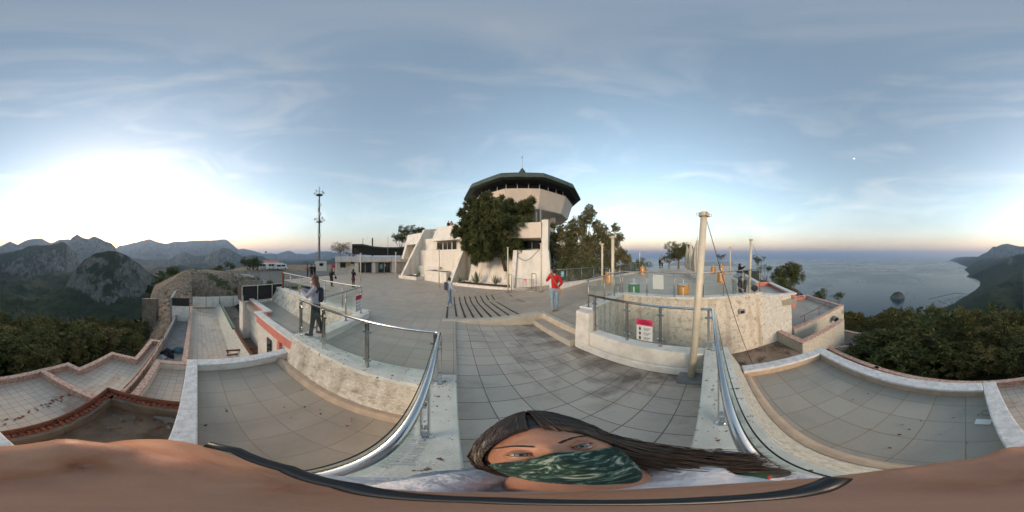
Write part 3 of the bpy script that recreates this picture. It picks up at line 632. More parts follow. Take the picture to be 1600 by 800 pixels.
# slanted rubble wall behind the side terrace
w = thing('retaining_wall', 'long rough slanted wall between side terrace and upper plaza', 'wall')
MB().hexa([(-9.2,4.35,-0.66),(-3.0,3.75,-0.66),(-3.0,4.9,-0.66),(-9.2,5.2,-0.66)], [(-9.2,4.75,0.05),(-3.0,4.25,0.10),(-3.0,4.9,0.10),(-9.2,5.2,0.05)]).build('battered_face', M_rough, w)
MB().seg((-9.2,4.92), (-2.72,4.62), 0.42, (0.05,0.10), (0.15,0.20)).build('wall_cap', M_white, w, bevel=0.015)
MB().box(-3.0,-2.62,2.3,4.6,-0.66,0.19).build('wall_return', M_white, w, bevel=0.012)
# netting fence at the end of the side terrace
f = thing('net_fence', 'white frame fence hung with black net at the end of the side terrace', 'fence')
MB().box(-9.03,-9.0,2.6,5.2,-0.55,0.35).build('net', M_mesh, f)
for zz in (-0.58, 0.36): MB().tube([(-8.95,2.5,zz),(-8.95,5.3,zz)], 0.022, 8).build('rail', M_frame, f)
for yy in (2.5,3.45,4.4,5.25): MB().tube([(-8.95,yy,-0.64),(-8.95,yy,0.38)], 0.024, 8).build('post', M_frame, f)
MB().box(-10.0,-9.03,2.5,2.53,-0.62,0.35).build('net', M_mesh, f)
# kerb and step on the aisle
k = thing('kerb', 'pale travertine kerb wedge along the upper edge of the aisle', 'kerb')
MB().hexa([(-0.36,4.98,-0.1),(2.93,4.80,-0.6),(2.93,5.14,-0.6),(-0.36,5.12,-0.1)], [(-0.36,4.98,0.006),(2.93,4.80,0.03),(2.93,5.14,0.03),(-0.36,5.12,0.012)]).build('kerb_stone', M_kerb, k, bevel=0.008)
MB().hexa([(2.93,2.95,-0.6),(3.10,2.95,-0.6),(3.10,5.14,-0.6),(2.93,4.80,-0.6)], [(2.93,2.95,0.03),(3.10,2.95,0.03),(3.10,5.14,0.03),(2.93,4.80,0.03)]).build('kerb_stone', M_kerb, k, bevel=0.008)
k = thing('step', 'low tiled step beside the white pillar in the aisle', 'step')
MB().box(2.55,2.93,2.95,4.78,-0.6,-0.165).build('step_body', M_kerb, k, bevel=0.008)
MB().box(2.60,2.925,2.97,4.76,-0.165,-0.158).build('tread', M_plaza, k)

# ================================================================== BALUSTRADES
def fillet(pts, rr=0.08, n=5):
    pts = [Vector(p) for p in pts]; o = [pts[0]]
    for i in range(1, len(pts)-1):
        p = pts[i]; a = (pts[i-1]-p).normalized(); b = (pts[i+1]-p).normalized()
        if (a+b).length < 0.12: o.append(p); continue
        for k in range(n+1):
            t = k/n; q = (p+a*rr)*(1-t)**2 + p*2*t*(1-t) + (p+b*rr)*t*t; o.append(q)
    o.append(pts[-1]); return o
def balustrade(label, pts, zb, posts, pr=0.025, glass=True, gz=(0.08, -0.10), goff=0.0, m=None, double=False, gaps=0.04, group=None, glabel=None, rail_seg=14):
    """pts: rail points with z; posts: list of (segment index, t)"""
    m = m or M_steel
    f = thing('glass_balustrade' if glass else 'handrail', label, 'balustrade', group=group)
    rail = MB().tube(fillet(pts), pr, rail_seg).build('rail', m, f, smooth=True)
    P3 = [Vector(p) for p in pts]
    zf = zb if callable(zb) else (lambda x, y: zb)
    ps = {}
    for si, tt in posts:
        p = P3[si].lerp(P3[si+1], tt); ps.setdefault(si, []).append(tt)
        z0 = zf(p.x, p.y); d = (P3[si+1]-P3[si]); d.z = 0; d.normalize(); n = Vector((-d.y, d.x, 0))
        mb = MB()
        if double:
            mb.obox((p.x, p.y, p.z-0.03), 0.03, 0.044, 0.02, Matrix.Rotation(math.atan2(d.y, d.x), 3, 'Z'))
            for s in (-1, 1): 
                c = p + n*0.022*s; mb.obox((c.x, c.y, (z0+p.z)/2-0.012), 0.045, 0.010, p.z-z0-0.024, Matrix.Rotation(math.atan2(d.y, d.x), 3, 'Z'))
        else: mb.tube([(p.x,p.y,z0),(p.x,p.y,p.z-0.01)], 0.019, 8)
        po = mb.build('post', m, f, smooth=not double)
        fb = MB().lathe([(0.045,0.0),(0.045,0.008),(0.03,0.014)], (p.x,p.y,z0), 14).build('base_flange', m, po)
        for fr_ in (0.18, 0.80) if glass else ():
            for s in (-1, 1):
                c = p + d*0.045*s; MB().obox((c.x,c.y,z0+(p.z-z0)*fr_), 0.045, 0.03, 0.04, Matrix.Rotation(math.atan2(d.y, d.x), 3, 'Z')).build('glass_clamp', m, po)
    if glass:
        for si in range(len(P3)-1):
            ts = sorted(ps.get(si, [])); 
            if not ts: continue
            if ts[0] > 0.12: ts = [0.02]+ts
            if ts[-1] < 0.9: ts = ts+[0.98]
            Ls = (P3[si+1]-P3[si]).length
            for a, c in zip(ts[:-1], ts[1:]):
                A_ = P3[si].lerp(P3[si+1], a+gaps/Ls); B_ = P3[si].lerp(P3[si+1], c-gaps/Ls)
                d = (B_-A_).copy(); d.z = 0; d.normalize(); n = Vector((-d.y, d.x, 0))*goff
                za, zb_ = zf(A_.x,A_.y)+gz[0], zf(B_.x,B_.y)+gz[0]
                MB().seg(((A_+n).x,(A_+n).y), ((B_+n).x,(B_+n).y), 0.010, (za,zb_), (A_.z+gz[1], B_.z+gz[1])).build('glass_panel', M_glass, f)
    return f
RZ = 1.10
b1 = balustrade('shiny steel balustrade with glass along the left of the aisle and the near left terrace',
    [(-0.165,-0.10,RZ),(-0.165,1.97,RZ),(-2.95,2.14,RZ)], 0.2, [(0,0.50),(0,0.97),(1,0.02),(1,0.37),(1,0.71),(1,0.985)], pr=0.025, double=True, goff=0.055)
b2 = balustrade('shiny steel balustrade right of the aisle whose glass carries the big warning sign',
    [(-0.165,-0.10,RZ),(2.96,-0.06,RZ),(2.90,2.66,RZ+0.04)], 0.2, [(0,0.42),(0,0.985),(1,0.03),(1,0.36),(1,0.62),(1,0.93)], pr=0.025, double=True, goff=-0.055)
b3 = balustrade('steel and glass balustrade on the yard wall with a pale sheet behind one pane',
    [(3.0,2.80,1.49),(6.15,3.72,1.42),(6.38,0.3,1.44),(7.12,-2.3,1.50)], lambda x, y: 0.45 if x > 6.0 else 0.76-0.30*(x-3.0)/3.2,
    [(0,0.02),(0,0.37),(0,0.70),(0,0.97),(1,0.02),(1,0.35),(1,0.68),(2,0.02),(2,0.33),(2,0.66),(2,0.985)], m=M_steel2)
b4 = balustrade('steel and glass balustrade behind the woman taking a photo, with a small warning sign',
    [(-8.5,4.9,RZ),(-2.82,4.45,RZ),(-2.80,2.45,RZ-0.02)], lambda x, y: 0.2 if x > -3 else 0.15, [(0,0.17),(0,0.34),(0,0.51),(0,0.68),(0,0.85),(1,0.02),(1,0.42),(1,0.97)], m=M_steel2)
MB().box(-8.56,-8.46,4.86,4.96,0.1,1.14).build('end_post', M_rust, b4)
# glass edging strips in black rubber beside the near rails
MB().tube([(-0.225,-0.0,1.0),(-0.225,1.93,1.0)], 0.004, 6).build('glass_gasket', M_gasket, b1)
MB().tube([(0.0,-0.165,1.0),(2.86,-0.12,1.0)], 0.004, 6).build('glass_gasket', M_gasket, b2)
# low wall and glass rail in front of the trees on the right
pts5 = [(6.2,9.15),(9.0,9.1),(12,9.0),(15.5,8.9),(19.5,8.75)]
w = thing('parapet_wall', 'long low white wall under the glass rail before the olive and pine trees', 'wall')
for a, c in zip(pts5[:-1], pts5[1:]): MB().seg(a, c, 0.3, -0.6, 0.17, ext=0.0).build('wall_body', M_white, w)
balustrade('steel and glass balustrade in front of the large trees, cyan notice on it', [(p[0], p[1], 1.14) for p in pts5], 0.17,
    [(0,0.04),(0,0.5),(1,0.02),(1,0.5),(2,0.02),(2,0.5),(3,0.02),(3,0.34),(3,0.67),(3,0.98)], m=M_steel2)
# cables and leaning near pole
def pole(label, p, z1, r, lean=(0,0), group='cream awning poles', plinth=False, wire=None):
    f = thing('awning_pole', label, 'pole', group=group); f.location = p
    h = z1-p.z; lx, ly = lean
    MB().tube([(0,0,0),(lx,ly,h)], [r, r*0.94], 18).build('shaft', M_pole, f, smooth=True)
    MB().lathe([(r*1.45,0),(r*1.45,r*0.25),(r*1.5,r*0.25),(r*1.5,r*0.9),(r*1.2,r*1.2),(r*0.3,r*1.3)], (lx,ly,h-r*0.8), 18).build('cap', M_pole, f, smooth=False)
    for a in range(4):
        mb = MB()
        t = a*math.pi/2+0.4; c = Vector((lx+r*1.75*math.cos(t), ly+r*1.75*math.sin(t), h-r*0.3))
        mb.tube([c+Vector((r*0.45*math.cos(u)*math.cos(t), r*0.45*math.cos(u)*math.sin(t), r*0.45*math.sin(u))) for u in [2*math.pi*k/10 for k in range(11)]], r*0.12, 6, cap=False)
        mb.build('eyelet', M_pole, f)
    if h > 2.0: MB().obox((lx*0.7+r*1.2, ly*0.7, h*0.74), r*0.8, r*0.7, r*1.6).build('bracket', M_pole, f)
    if plinth: MB().box(-0.2,0.2,-0.2,0.2,-0.3,0.07).build('plinth', M_conc, f, bevel=0.02)
    if wire: MB().tube([Vector((lx,ly,h-0.02))+Vector((r*1.5,-0.3*r,0)), Vector(wire)-Vector(p)], 0.006, 6).build('cable', M_black, f)
    return f
pp = Vector((2.58,0.30,-0.32))
pole('thick leaning cream pole on a stone base in the corner of the aisle', pp, 2.80, 0.060, (0.06,-0.21), plinth=True, wire=(3.3,-0.9,-0.6))
def gp(px, py, ztop, r, lab, **k): return pole(lab, G(px, py), ztop, r, **k)
gp(957.5,461,3.12,0.085,'thick cream pole standing behind the glass left of the green drum', plinth=True)
gp(941,446,2.96,0.072,'cream pole just left of the thickest pole by the drums')
gp(968,431,2.95,0.07,'cream pole behind the glass rail right of the trees')
gp(999.5,424,2.6,0.06,'thin cream pole rising from behind the round orange drum on the path')
gp(845.5,456,2.96,0.062,'cream pole on white block right of the metal gate', plinth=True)
gp(793.5,457,2.72,0.05,'cream pole on white block left of the metal gate', plinth=True)
gp(686,448,2.70,0.05,'cream pole before the planter boxes and the second buttress')
gp(618.5,436,2.55,0.055,'cream pole beside the foot of the leftmost buttress')
gp(563.5,439,2.40,0.06,'cream pole in front of the glass doors near the black dressed woman')
pole('cream pole leaning on the yard wall beside the three visitors', Vector((7.05,-1.75,0.45)), 2.85, 0.058, (0.10,-0.10), wire=(9.5,-3.6,0.4))
pole('cream pole behind the leaning woman on the raised terrace', P(1141,428,0.0), 3.2, 0.07, (0.05,0), wire=tuple(P(1160,422,0.2)))
# ================================================================== LOWER TERRACES, LEFT AND BEHIND
def cope_line(label, pts, z, wd=0.22, h=0.5, m=None, mf=None, name='terrace_parapet', th=0.06):
    f = thing(name, label, 'parapet')
    for i, (a, c) in enumerate(zip(pts[:-1], pts[1:])):
        MB().seg(a, c, wd, z-th-0.003*(i%2), z-0.004*(i%2), ext=wd/2-0.004-0.003*(i%2)).build('coping', m or M_pink, f, bevel=0.012)
        MB().seg(a, c, wd-0.05-0.004*(i%2), z-h, z-th-0.002, ext=wd/2-0.03-0.003*(i%2)).build('wall_body', mf or M_pink, f)
    return f
ZL = -2.9
stair = [(3.2,-5.25),(-1.9,-5.02),(-3.45,-4.86),(-4.5,-4.60),(-4.5,-4.0),(-6.4,-3.70),(-6.4,-2.55),(-8.5,-2.47),(-8.5,-1.98)]
cope_line('pink coped parapet stepping in and out along the lower left terrace edge', stair, ZL, 0.20, 0.9)
cope_line('short pink divider wall between the two lower left terraces', [(-3.43,-4.75),(-3.43,-2.35)], ZL+0.02, 0.22, 0.45)
fl2 = MB(); fl2.prism([(3.2,-5.2),(3.2,-2.4),(-0.3,-1.9),(-3.6,-1.9),(-8.5,-1.9),(-8.5,-2.4),(-6.4,-2.5),(-6.4,-3.7),(-4.5,-4.0),(-4.5,-4.6),(-1.9,-5.0)], -3.6, -3.25)
tag(fl2.build('lower_terrace_floor', M_low), kind='structure')
# brick strewn channel wall in front of the near trough
tw = thing('broken_channel_wall', 'wall topped with a rusty rail and rows of broken red tiles', 'wall')
c0, c1, c2 = P(0,676,-2.35), P(168.5,607,-2.35), P(290,630,-2.35)
cm = P(85,656,-2.35)
for a, c in ((c0,cm),(cm,c1),(c1,c2)):
    MB().seg(a, c, 0.10, -3.3, -2.36, off=0.0, ext=0.03).build('wall_body', M_rust, tw)
    d = (c-a).normalized(); n = Vector((-d.y, d.x, 0)); 
    s_ = -1
    MB().seg(a+n*0.17*s_, c+n*0.17*s_, 0.2, -3.3, -2.50, ext=0.0).build('ledge', M_dirt, tw)
    MB().tube([a+Vector((0,0,0.03)), c+Vector((0,0,0.03))], 0.03, 6).build('iron_rail', M_rust, tw)
    nb = int((c-a).length/0.12); mb = MB()
    for i in range(nb):
        q = a.lerp(c, (i+0.5)/nb)+n*(0.12+random.uniform(-0.02,0.03))*s_
        mb.obox((q.x,q.y,-2.47), 0.085, 0.12, 0.04, Matrix.Rotation(math.atan2(d.y,d.x)+random.uniform(-.4,.4), 3, 'Z') @ Matrix.Rotation(random.uniform(-.25,.25), 3, 'X'))
    mb.build('tile_row', M_brick, tw)
dz = MB().prism([(c0.x+0.4,c0.y-0.2),(0.0,-2.6),(-0.3,-0.3),(c2.x-0.1,c2.y-0.05),(c1.x+0.1,c1.y-0.08),(cm.x+0.15,cm.y+0.1)], -3.3, -3.0)
tag(dz.build('trough_floor', M_dirt), kind='structure')
# debris tiles on the lower terrace
for i in range(34):
    px = random.uniform(5,118); py = 668-0.42*(px-5)+random.uniform(-11,-3)
    q = P(px, py, -3.235); s = random.uniform(0.02,0.06)
    o = MB().obox((0,0,0), s*1.6, s, 0.025, Matrix.Rotation(random.uniform(-.3,.3), 3, 'X')).build('tile_shard', M_brick, loc=(q.x,q.y,q.z), rz=random.uniform(0,3))
    tag(o, 'broken red tile shard lying along the channel wall on the pale terrace', 'tile shard', 'red tile shards on the lower terrace')
for i in range(30):
    px = random.uniform(165,285); py = random.uniform(640,672)
    q = P(px, py, -2.985); s = random.uniform(0.02,0.07)
    o = MB().obox((0,0,0), s*2.2, s, 0.02, Matrix.Rotation(random.uniform(-.3,.3), 3, 'X')).build('rubble_scrap', random.choice([M_brick,M_conc,M_rust]), loc=(q.x,q.y,q.z), rz=random.uniform(0,3))
    tag(o, 'scrap of rubble lying in the dirty trough near the grey board', 'rubble', 'rubble scraps in the trough')
# grey board in the trough
bd = MB().hexa([P(238,652,-2.97),P(282,664,-2.97),P(276,655,-2.97),P(250,645,-2.97)], [P(238,652,-2.93),P(282,664,-2.9),P(276,655,-2.88),P(250,645,-2.92)]).build('board', M_conc)
tag(bd, 'bent grey board lying in the dirty trough', 'board')
# walls along the gray gully, further pink copings
cope_line('cream wall with a pink coping between the lower left terrace and the gully', [(-8.6,-1.92),(-4.1,-2.02),(-3.6,-2.05)], ZL+0.05, 0.16, 0.9, m=M_pink, mf=M_tan)
g_r = thing('iron_handrail', 'thin rusty handrail along the wall of the lower left terrace', 'handrail')
MB().tube([(-8.9,-1.82,-2.6),(-4.0,-1.95,-2.6)], 0.02, 6).build('rail', M_rust, g_r)
for i in range(5): MB().tube([(-8.6+i*1.1,-1.83,-2.9),(-8.6+i*1.1,-1.83,-2.6)], 0.013, 6).build('post', M_rust, g_r)
cope_line('pink coped wall turning round the gully with the dumped tarpaulin', [(-4.0,-1.62),(-6.35,-1.58),(-6.35,-0.52),(-15.4,-0.58)], ZL+0.1, 0.24, 0.9, mf=M_white)
slab('gully_floor', -13.4, -6.4, -1.85, -0.6, -3.55, M_conc)
slab('mid_terrace_floor', -6.3, -3.45, -1.6, 1.5, -3.2, M_low)
slab('roof_strip_floor', -15.7, -6.3, -0.5, 1.62, -3.15, M_low)
cope_line('grey wall closing the gully on its outer side', [(-8.6,-1.9),(-13.2,-1.75)], -2.95, 0.16, 0.9, m=M_conc, mf=M_conc)
# slanted gutter wall with green edge
gw = thing('slanted_wall', 'slanted grey wall with a green painted edge along the lower roof strip', 'wall')
MB().hexa([(-15.7,1.5,-3.3),(-3.6,1.35,-3.3),(-3.6,2.2,-3.3),(-15.7,2.25,-3.3)], [(-15.7,2.15,-2.5),(-3.6,2.08,-2.5),(-3.6,2.2,-2.5),(-15.7,2.25,-2.5)]).build('slanted_face', M_rough2, gw)
MB().seg((-15.8,2.12), (-9.4,2.09), 0.10, -2.70, -2.44).build('green_edge', mat('green_paint', (0.03,0.13,0.07), 0.6, (0.05,0.1,0.06), 6), gw)
MB().seg((-9.4,2.16), (-3.6,2.14), 0.12, -2.52, -2.43).build('rusty_edge', M_rust, gw)
slab('lower_yard_floor', -15.7, -3.3, 2.2, 3.3, -3.1, M_dirt)
slab('lower_yard_floor', -15.7, -9.3, 3.3, 5.4, -3.1, M_dirt)
bm_ = thing('rusty_beam', 'rusty iron beam lying across the lower yard beside the salmon post', 'beam')
MB().tube([P(353,548,-2.75),P(392,545,-2.75),P(422,541,-2.75)], 0.05, 6).build('beam', M_rust, bm_)
MB().tube([P(356,548,-2.75),P(356,552,-3.1)], 0.04, 6).build('leg', M_rust, bm_)
MB().tube([P(354,555,-2.9),P(388,551,-2.9)], 0.045, 6).build('beam', M_rust, bm_)
tp = tag(MB().ball((0,0,0.12), 0.45, 0.30, 0.2, 14, 9).build('bundle', M_blackc, smooth=True, loc=P(390,514,-3.1)), 'dark rolled bundle lying at the foot of the white pillar', 'bundle')
# tarpaulin heap
def crumple(name, c, sx, sy, h, m, label, cat, seed):
    rs = random.Random(seed); n = 22; vs = []
    for j in range(n+1):
        for i in range(n+1):
            u = i/n*2-1; v = j/n*2-1; e = max(0, 1-(u*u+v*v)*0.8)
            z = h*e*(0.35+0.9*float(fbm(np.array(u*2.5+seed), np.array(v*2.5), 4)))+0.006
            k = 1+0.18*math.sin(5*math.atan2(v,u)+seed)
            vs.append((u*sx*k, v*sy*k, z))
    mb = MB().add(vs, [(j*(n+1)+i, j*(n+1)+i+1, (j+1)*(n+1)+i+1, (j+1)*(n+1)+i) for j in range(n) for i in range(n)])
    o = mb.build(name, m, smooth=True, loc=c); sd = o.modifiers.new('thick', 'SOLIDIFY'); sd.thickness = 0.006
    return tag(o, label, cat)
crumple('tarpaulin', P(262,553,-3.54), 0.45, 0.33, 0.35, M_blackc, 'black tarpaulin heaped in the gully corner', 'tarpaulin', 3)
crumple('tarpaulin', P(279,549,-3.54), 0.25, 0.30, 0.40, mat('teal_sheet', (0.05,0.13,0.15), 0.6), 'teal plastic sheet heaped against the pink coped wall', 'tarpaulin', 8)
crumple('sack', P(252,560,-3.54), 0.28, 0.25, 0.25, mat('grey_sack', (0.32,0.34,0.36), 0.8), 'pale grey sack beside the black tarpaulin heap', 'sack', 5)
crumple('net_heap', P(375,482,-3.1), 1.3, 0.35, 0.3, M_blackc, 'dark net heap lying below the white panels on the lower roof', 'net', 12)
# white panels, block walls at the far end
pw = thing('panel_fence', 'row of white panels closing the far end of the lower roof strip', 'fence')
for i in range(6):
    y0 = -0.5+i*1.35; MB().box(-16.0,-15.93,y0,y0+1.3,-3.1,-2.0).build('panel', M_white, pw)
    MB().tube([(-15.95,y0+1.33,-3.2),(-15.95,y0+1.33,-1.75)], 0.03, 6).build('post', M_rust, pw)
pw = thing('end_wall', 'white wall under a grey net band at the end of the gully', 'wall')
MB().box(-13.5,-13.3,-2.1,-0.7,-3.6,-2.15).build('wall_body', M_white, pw); MB().box(-13.5,-13.32,-2.1,-0.7,-2.15,-1.45).build('net_band', M_mesh, pw)
MB().box(-16.2,-13.5,-2.3,-2.1,-3.6,-1.45).build('side_wall', M_conc, pw)
q = P(238,463,-1.3)
pw = tag(MB().seg(R(224,463,19.5), R(246,466,17.6), 0.35, -7.0, (-3.1,-2.6)).build('block_wall', M_dirt), 'stub of tan block wall at the left foot of the rubble mound', 'wall')
# ================================================================== LOWER TERRACES, RIGHT
tag(MB().prism([(7.5,-4.2),(14.2,-4.6),(13.8,-9.4),(8.9,-9.6)], -2.7, -2.3).build('side_roof_floor', M_terr2), kind='structure')
cope_line('red coped parapet of the outer roof terrace above the round drain', [(7.45,-4.25),(9.0,-9.45),(13.8,-9.35),(14.1,-4.8)], -1.95, 0.30, 2.6, mf=M_rough2)
cope_line('red coped low wall in the sunken yard before the round drain', [(7.35,-3.2),(5.65,-3.62),(6.45,-6.75)], -1.76, 0.30, 3.6, mf=M_rough2)
cope_line('small red coped box of walls hanging over the forest', [(6.1,-5.9),(5.4,-7.0),(5.75,-8.35),(7.6,-7.9)], -3.2, 0.22, 2.6, mf=M_rough2)
cope_line('red coped wall just beyond the rear terrace parapet', [(7.2,-5.35),(3.2,-5.27)], -2.9, 0.22, 1.2, m=M_pink, mf=M_tan)
slab('hanging_box_floor', 5.6, 7.6, -8.0, -5.9, -3.9, M_conc)
slab('middle_yard_floor', 5.9, 7.9, -5.8, -3.3, -3.6, M_pit)
dr = thing('round_drain', 'round concrete drain mouth on the outer roof wall', 'drain')
q = Vector((8.35,-7.95,-2.5)); mb = MB()
mb.tube([q+Vector((-0.05,-0.0,0)), q+Vector((-0.38,0.1,0))], 0.2, 16).build('pipe', M_conc, dr); MB().tube([q+Vector((-0.37,0.1,0)), q+Vector((-0.40,0.106,0))], 0.15, 16).build('mouth', M_black, dr)
rr_ = thing('iron_handrail', 'thin red iron rail across the outer roof terrace', 'handrail')
MB().tube([(7.9,-4.9,-1.55),(9.6,-9.0,-1.55)], 0.022, 6).build('rail', M_rust, rr_)
for t_ in (0.1,0.5,0.9): a = Vector((7.9,-4.9,-1.55)).lerp(Vector((9.6,-9,-1.55)), t_); MB().tube([a, (a.x,a.y,-2.3)], 0.018, 6).build('post', M_rust, rr_)
pb = thing('planter_box', 'small salmon planter box standing on the outer roof terrace', 'planter'); q = P(1249,468,-2.3)
MB().box(-0.5,0.5,-0.25,0.25,0,0.3).build('box', M_salmon, pb, loc=(0,0,0)); MB().box(-0.42,0.42,-0.18,0.18,0.3,0.305).build('soil', M_soil, pb); pb.location = q; pb.rotation_euler.z = 1.3
# dark roof sheet lower right
ds = tag(MB().hexa([(-0.9,-8.6,-5.6),(1.2,-9.2,-5.6),(1.4,-8.3,-5.4),(-0.8,-7.8,-5.4)], [(-0.9,-8.6,-5.5),(1.2,-9.2,-5.5),(1.4,-8.3,-5.1),(-0.8,-7.8,-5.1)]).build('shed_roof', mat('dark_roof_sheet', (0.05,0.05,0.055), 0.7, (0.09,0.09,0.09), 3)), 'dark corrugated shed roof below the rear terrace among the trees', 'shed roof')
# litter on the rear terrace
tg = thing('litter', 'crumpled white paper beside a coil of wire on the rear terrace', 'litter'); q = P(1534,660,-0.645); tg.location = q
MB().hexa([(-0.12,-0.05,0),(0.05,-0.08,0),(0.08,0.04,0),(-0.08,0.06,0)], [(-0.12,-0.05,0.004),(0.05,-0.08,0.012),(0.08,0.04,0.03),(-0.08,0.06,0.008)]).build('paper', M_signw, tg)
tg = tag(MB().tube([(0.06*math.cos(t)*(1+0.1*math.sin(3*t)), 0.06*math.sin(t), 0.02+0.008*math.sin(5*t)) for t in [k*0.4 for k in range(42)]], 0.003, 5).build('wire_coil', M_ink, loc=P(1541,646,-0.64)), 'tangled coil of dark wire beside white paper on the rear terrace', 'wire coil')
for i in range(34):
    if i % 2: q = P(random.uniform(320,560), random.uniform(590,690), -0.645)
    else: q = P(random.uniform(1300,1530), random.uniform(585,700), -0.645)
    if i % 2 and not (-3.1 < q.x < -0.4 and 0.05 < q.y < 1.6): continue
    if not i % 2 and not (-0.2 < q.x < 2.8 and -2.3 < q.y < -0.8): continue
    s = random.uniform(0.008,0.02)
    tag(MB().ball((0,0,s*0.5), s, s*0.8, s*0.5, 7, 5).build('pebble', random.choice([M_ink, M_rust, M_conc]), loc=q), 'tiny dark pebble lying on the '+('left terrace tiles' if i % 2 else 'rear terrace tiles'), 'pebble', 'pebbles scattered on the left terrace' if i % 2 else 'pebbles scattered on the rear terrace')

# ================================================================== THE MAIN BUILDING
F0 = Vector((-7.3,20.6)); DD = Vector((0.795,-0.607)).normalized(); MM = Vector((-DD.y, DD.x))   # along the front, and back into the hill
def fp(s, t, z): p = F0+DD*s+MM*t; return (p.x, p.y, z)
def st_of(px, py, t):      # where the sight line meets the plane t behind the front: (s, z)
    a, e = azel(px, py); u = Vector((math.sin(rad(a)), math.cos(rad(a)))); k = (t+F0.dot(MM))/u.dot(MM); q = u*k-F0
    return q.dot(DD), ZC+k*math.tan(rad(e))
def plate(mb, poly, t0, t1):    # polygon in (s, z) pushed from t0 to t1
    n = len(poly); return mb.add([fp(s,t0,z) for s,z in poly]+[fp(s,t1,z) for s,z in poly], [tuple(range(n)), tuple(reversed(range(n,2*n)))]+[(i,n+i,n+(i+1)%n,(i+1)%n) for i in range(n)])
def fin(mb, s0, s1, prof):      # fin between s0 and s1 with a side profile of (t, z)
    n = len(prof); return mb.add([fp(s0,t,z) for t,z in prof]+[fp(s1,t,z) for t,z in prof], [tuple(range(n)), tuple(reversed(range(n,2*n)))]+[(i,(i+1)%n,n+(i+1)%n,n+i) for i in range(n)])
bd = thing('tower_restaurant', 'white terraced building with slanted buttresses and a round glazed tower top under a green roof', 'building')
zg = -1.3
mb = MB(); plate(mb, [(-0.8,zg),(17.2,zg),(17.0,2.9),(-0.8,2.9)], 3.6, 14); mb.build('ground_storey', M_fac, bd)
mb = MB(); fin(mb, 9.4, 14.6, [(1.9,zg),(3.5,zg),(3.6,2.6),(3.3,2.6)]); mb.build('battered_wall', M_fac, bd)
mb = MB(); fin(mb, 8.4, 14.8, [(3.2,2.72),(3.7,2.72),(3.7,2.95),(3.2,2.95)]); mb.build('string_course', M_fac, bd)
sA, zA = st_of(664,358,4.2); sB, zB = st_of(711,369,4.2)
mb = MB(); fin(mb, -0.15, 0.22, [(0.0,zg),(4.6,6.1),(9.0,6.8),(9.0,zg)]); mb.build('buttress', M_fac, bd)
mb = MB(); fin(mb, 8.05, 8.5, [(0.0,zg),(3.8,4.5),(4.3,4.5),(4.3,zg)]); mb.build('buttress', M_fac, bd)
mb = MB(); fin(mb, 8.5, 9.5, [(1.3,zg),(3.9,3.1),(4.2,3.1),(4.2,zg)])
mb = MB(); mb.add([fp(s_,t_,z_) for s_,t_,z_ in ((14.7,0.6,zg),(17.75,0.6,zg),(17.35,1.7,2.6),(14.7,1.7,2.6),(14.7,4.2,zg),(17.75,4.2,zg),(17.35,4.2,2.6),(14.7,4.2,2.6))], [(0,1,2,3),(7,6,5,4),(1,5,6,2),(0,3,7,4),(3,2,6,7),(0,4,5,1)]); mb.build('buttress', M_fac, bd)
mb = MB(); fin(mb, 16.75, 17.3, [(1.68,2.6),(1.9,5.25),(4.0,5.25),(4.0,2.6)]); mb.build('pier', M_fac, bd)
mb = MB(); fin(mb, 14.35, 14.7, [(0.3,zg),(1.5,2.6),(4.0,2.6),(4.0,zg)]); mb.build('buttress', M_white, bd)
# upper storey between the buttresses, with slanting balcony fascias
mb = MB(); plate(mb, [(0.2,2.4),(9.0,2.4),(9.0,6.0),(0.2,6.0)], 6.2, 14); mb.build('upper_storey', M_fac, bd)
mb = MB(); fin(mb, 3.0, 7.6, [(3.3,4.05),(4.3,6.0),(4.6,6.0),(4.6,4.05)]); mb.build('balcony_fascia', M_fac, bd)
mb = MB(); fin(mb, -4.8, -0.3, [(4.4,4.0),(5.5,5.9),(5.9,5.9),(5.9,4.0)]); mb.build('balcony_fascia', M_fac, bd)
mb = MB(); plate(mb, [(-5.6,zg),(-0.2,zg),(-0.2,5.9),(-5.2,5.9)], 6.4, 14); mb.build('side_wing', M_fac, bd)
mb = MB(); fin(mb, -5.4, -4.8, [(4.2,1.6),(5.6,5.9),(6.6,5.9),(6.6,1.6)]); mb.build('buttress', M_fac, bd)
def window_on(s0, s1, z0, z1, t, n=1):
    f = MB(); fw = 0.06
    for q in range(n+1):
        c = s0+(s1-s0)*q/n; plate(f, [(c-fw/2,z0),(c+fw/2,z0),(c+fw/2,z1),(c-fw/2,z1)], t-0.06, t)
    for z in (z0, z1): plate(f, [(s0,z-fw/2),(s1,z-fw/2),(s1,z+fw/2),(s0,z+fw/2)], t-0.055, t-0.004)
    fo = f.build('window', M_frame, bd)
    g = MB(); plate(g, [(s0,z0),(s1,z0),(s1,z1),(s0,z1)], t-0.03, t-0.008); g.build('pane', M_win, fo)
for (x0,x1,y0,y1,n) in ((683,692,376,395,1),(693,706,374,395,2),(707,714,374,395,1)):
    s0, z1 = st_of(x0,y0,4.4); s1, z0 = st_of(x1,y1,4.4); window_on(s0, s1, 2.5, 4.0, 4.4, n)
mb = MB(); plate(mb, [(0.2,zg),(8.05,zg),(8.05,4.6),(0.2,4.6)], 4.4, 6.3); mb.build('recessed_wall', M_fac, bd)
window_on(9.2, 13.2, 2.98, 3.6, 3.5, 4); window_on(13.7, 16.6, 2.75, 3.6, 3.5, 3)
mb = MB(); plate(mb, [(8.5,2.62),(16.8,2.62),(16.8,5.0),(8.5,5.0)], 3.52, 13); mb.build('first_storey', M_fac, bd)
mb = MB(); plate(mb, [(8.7,3.65),(16.72,3.65),(16.72,5.0),(8.7,5.0)], 1.65, 3.5); mb.build('balcony', M_fac2, bd)
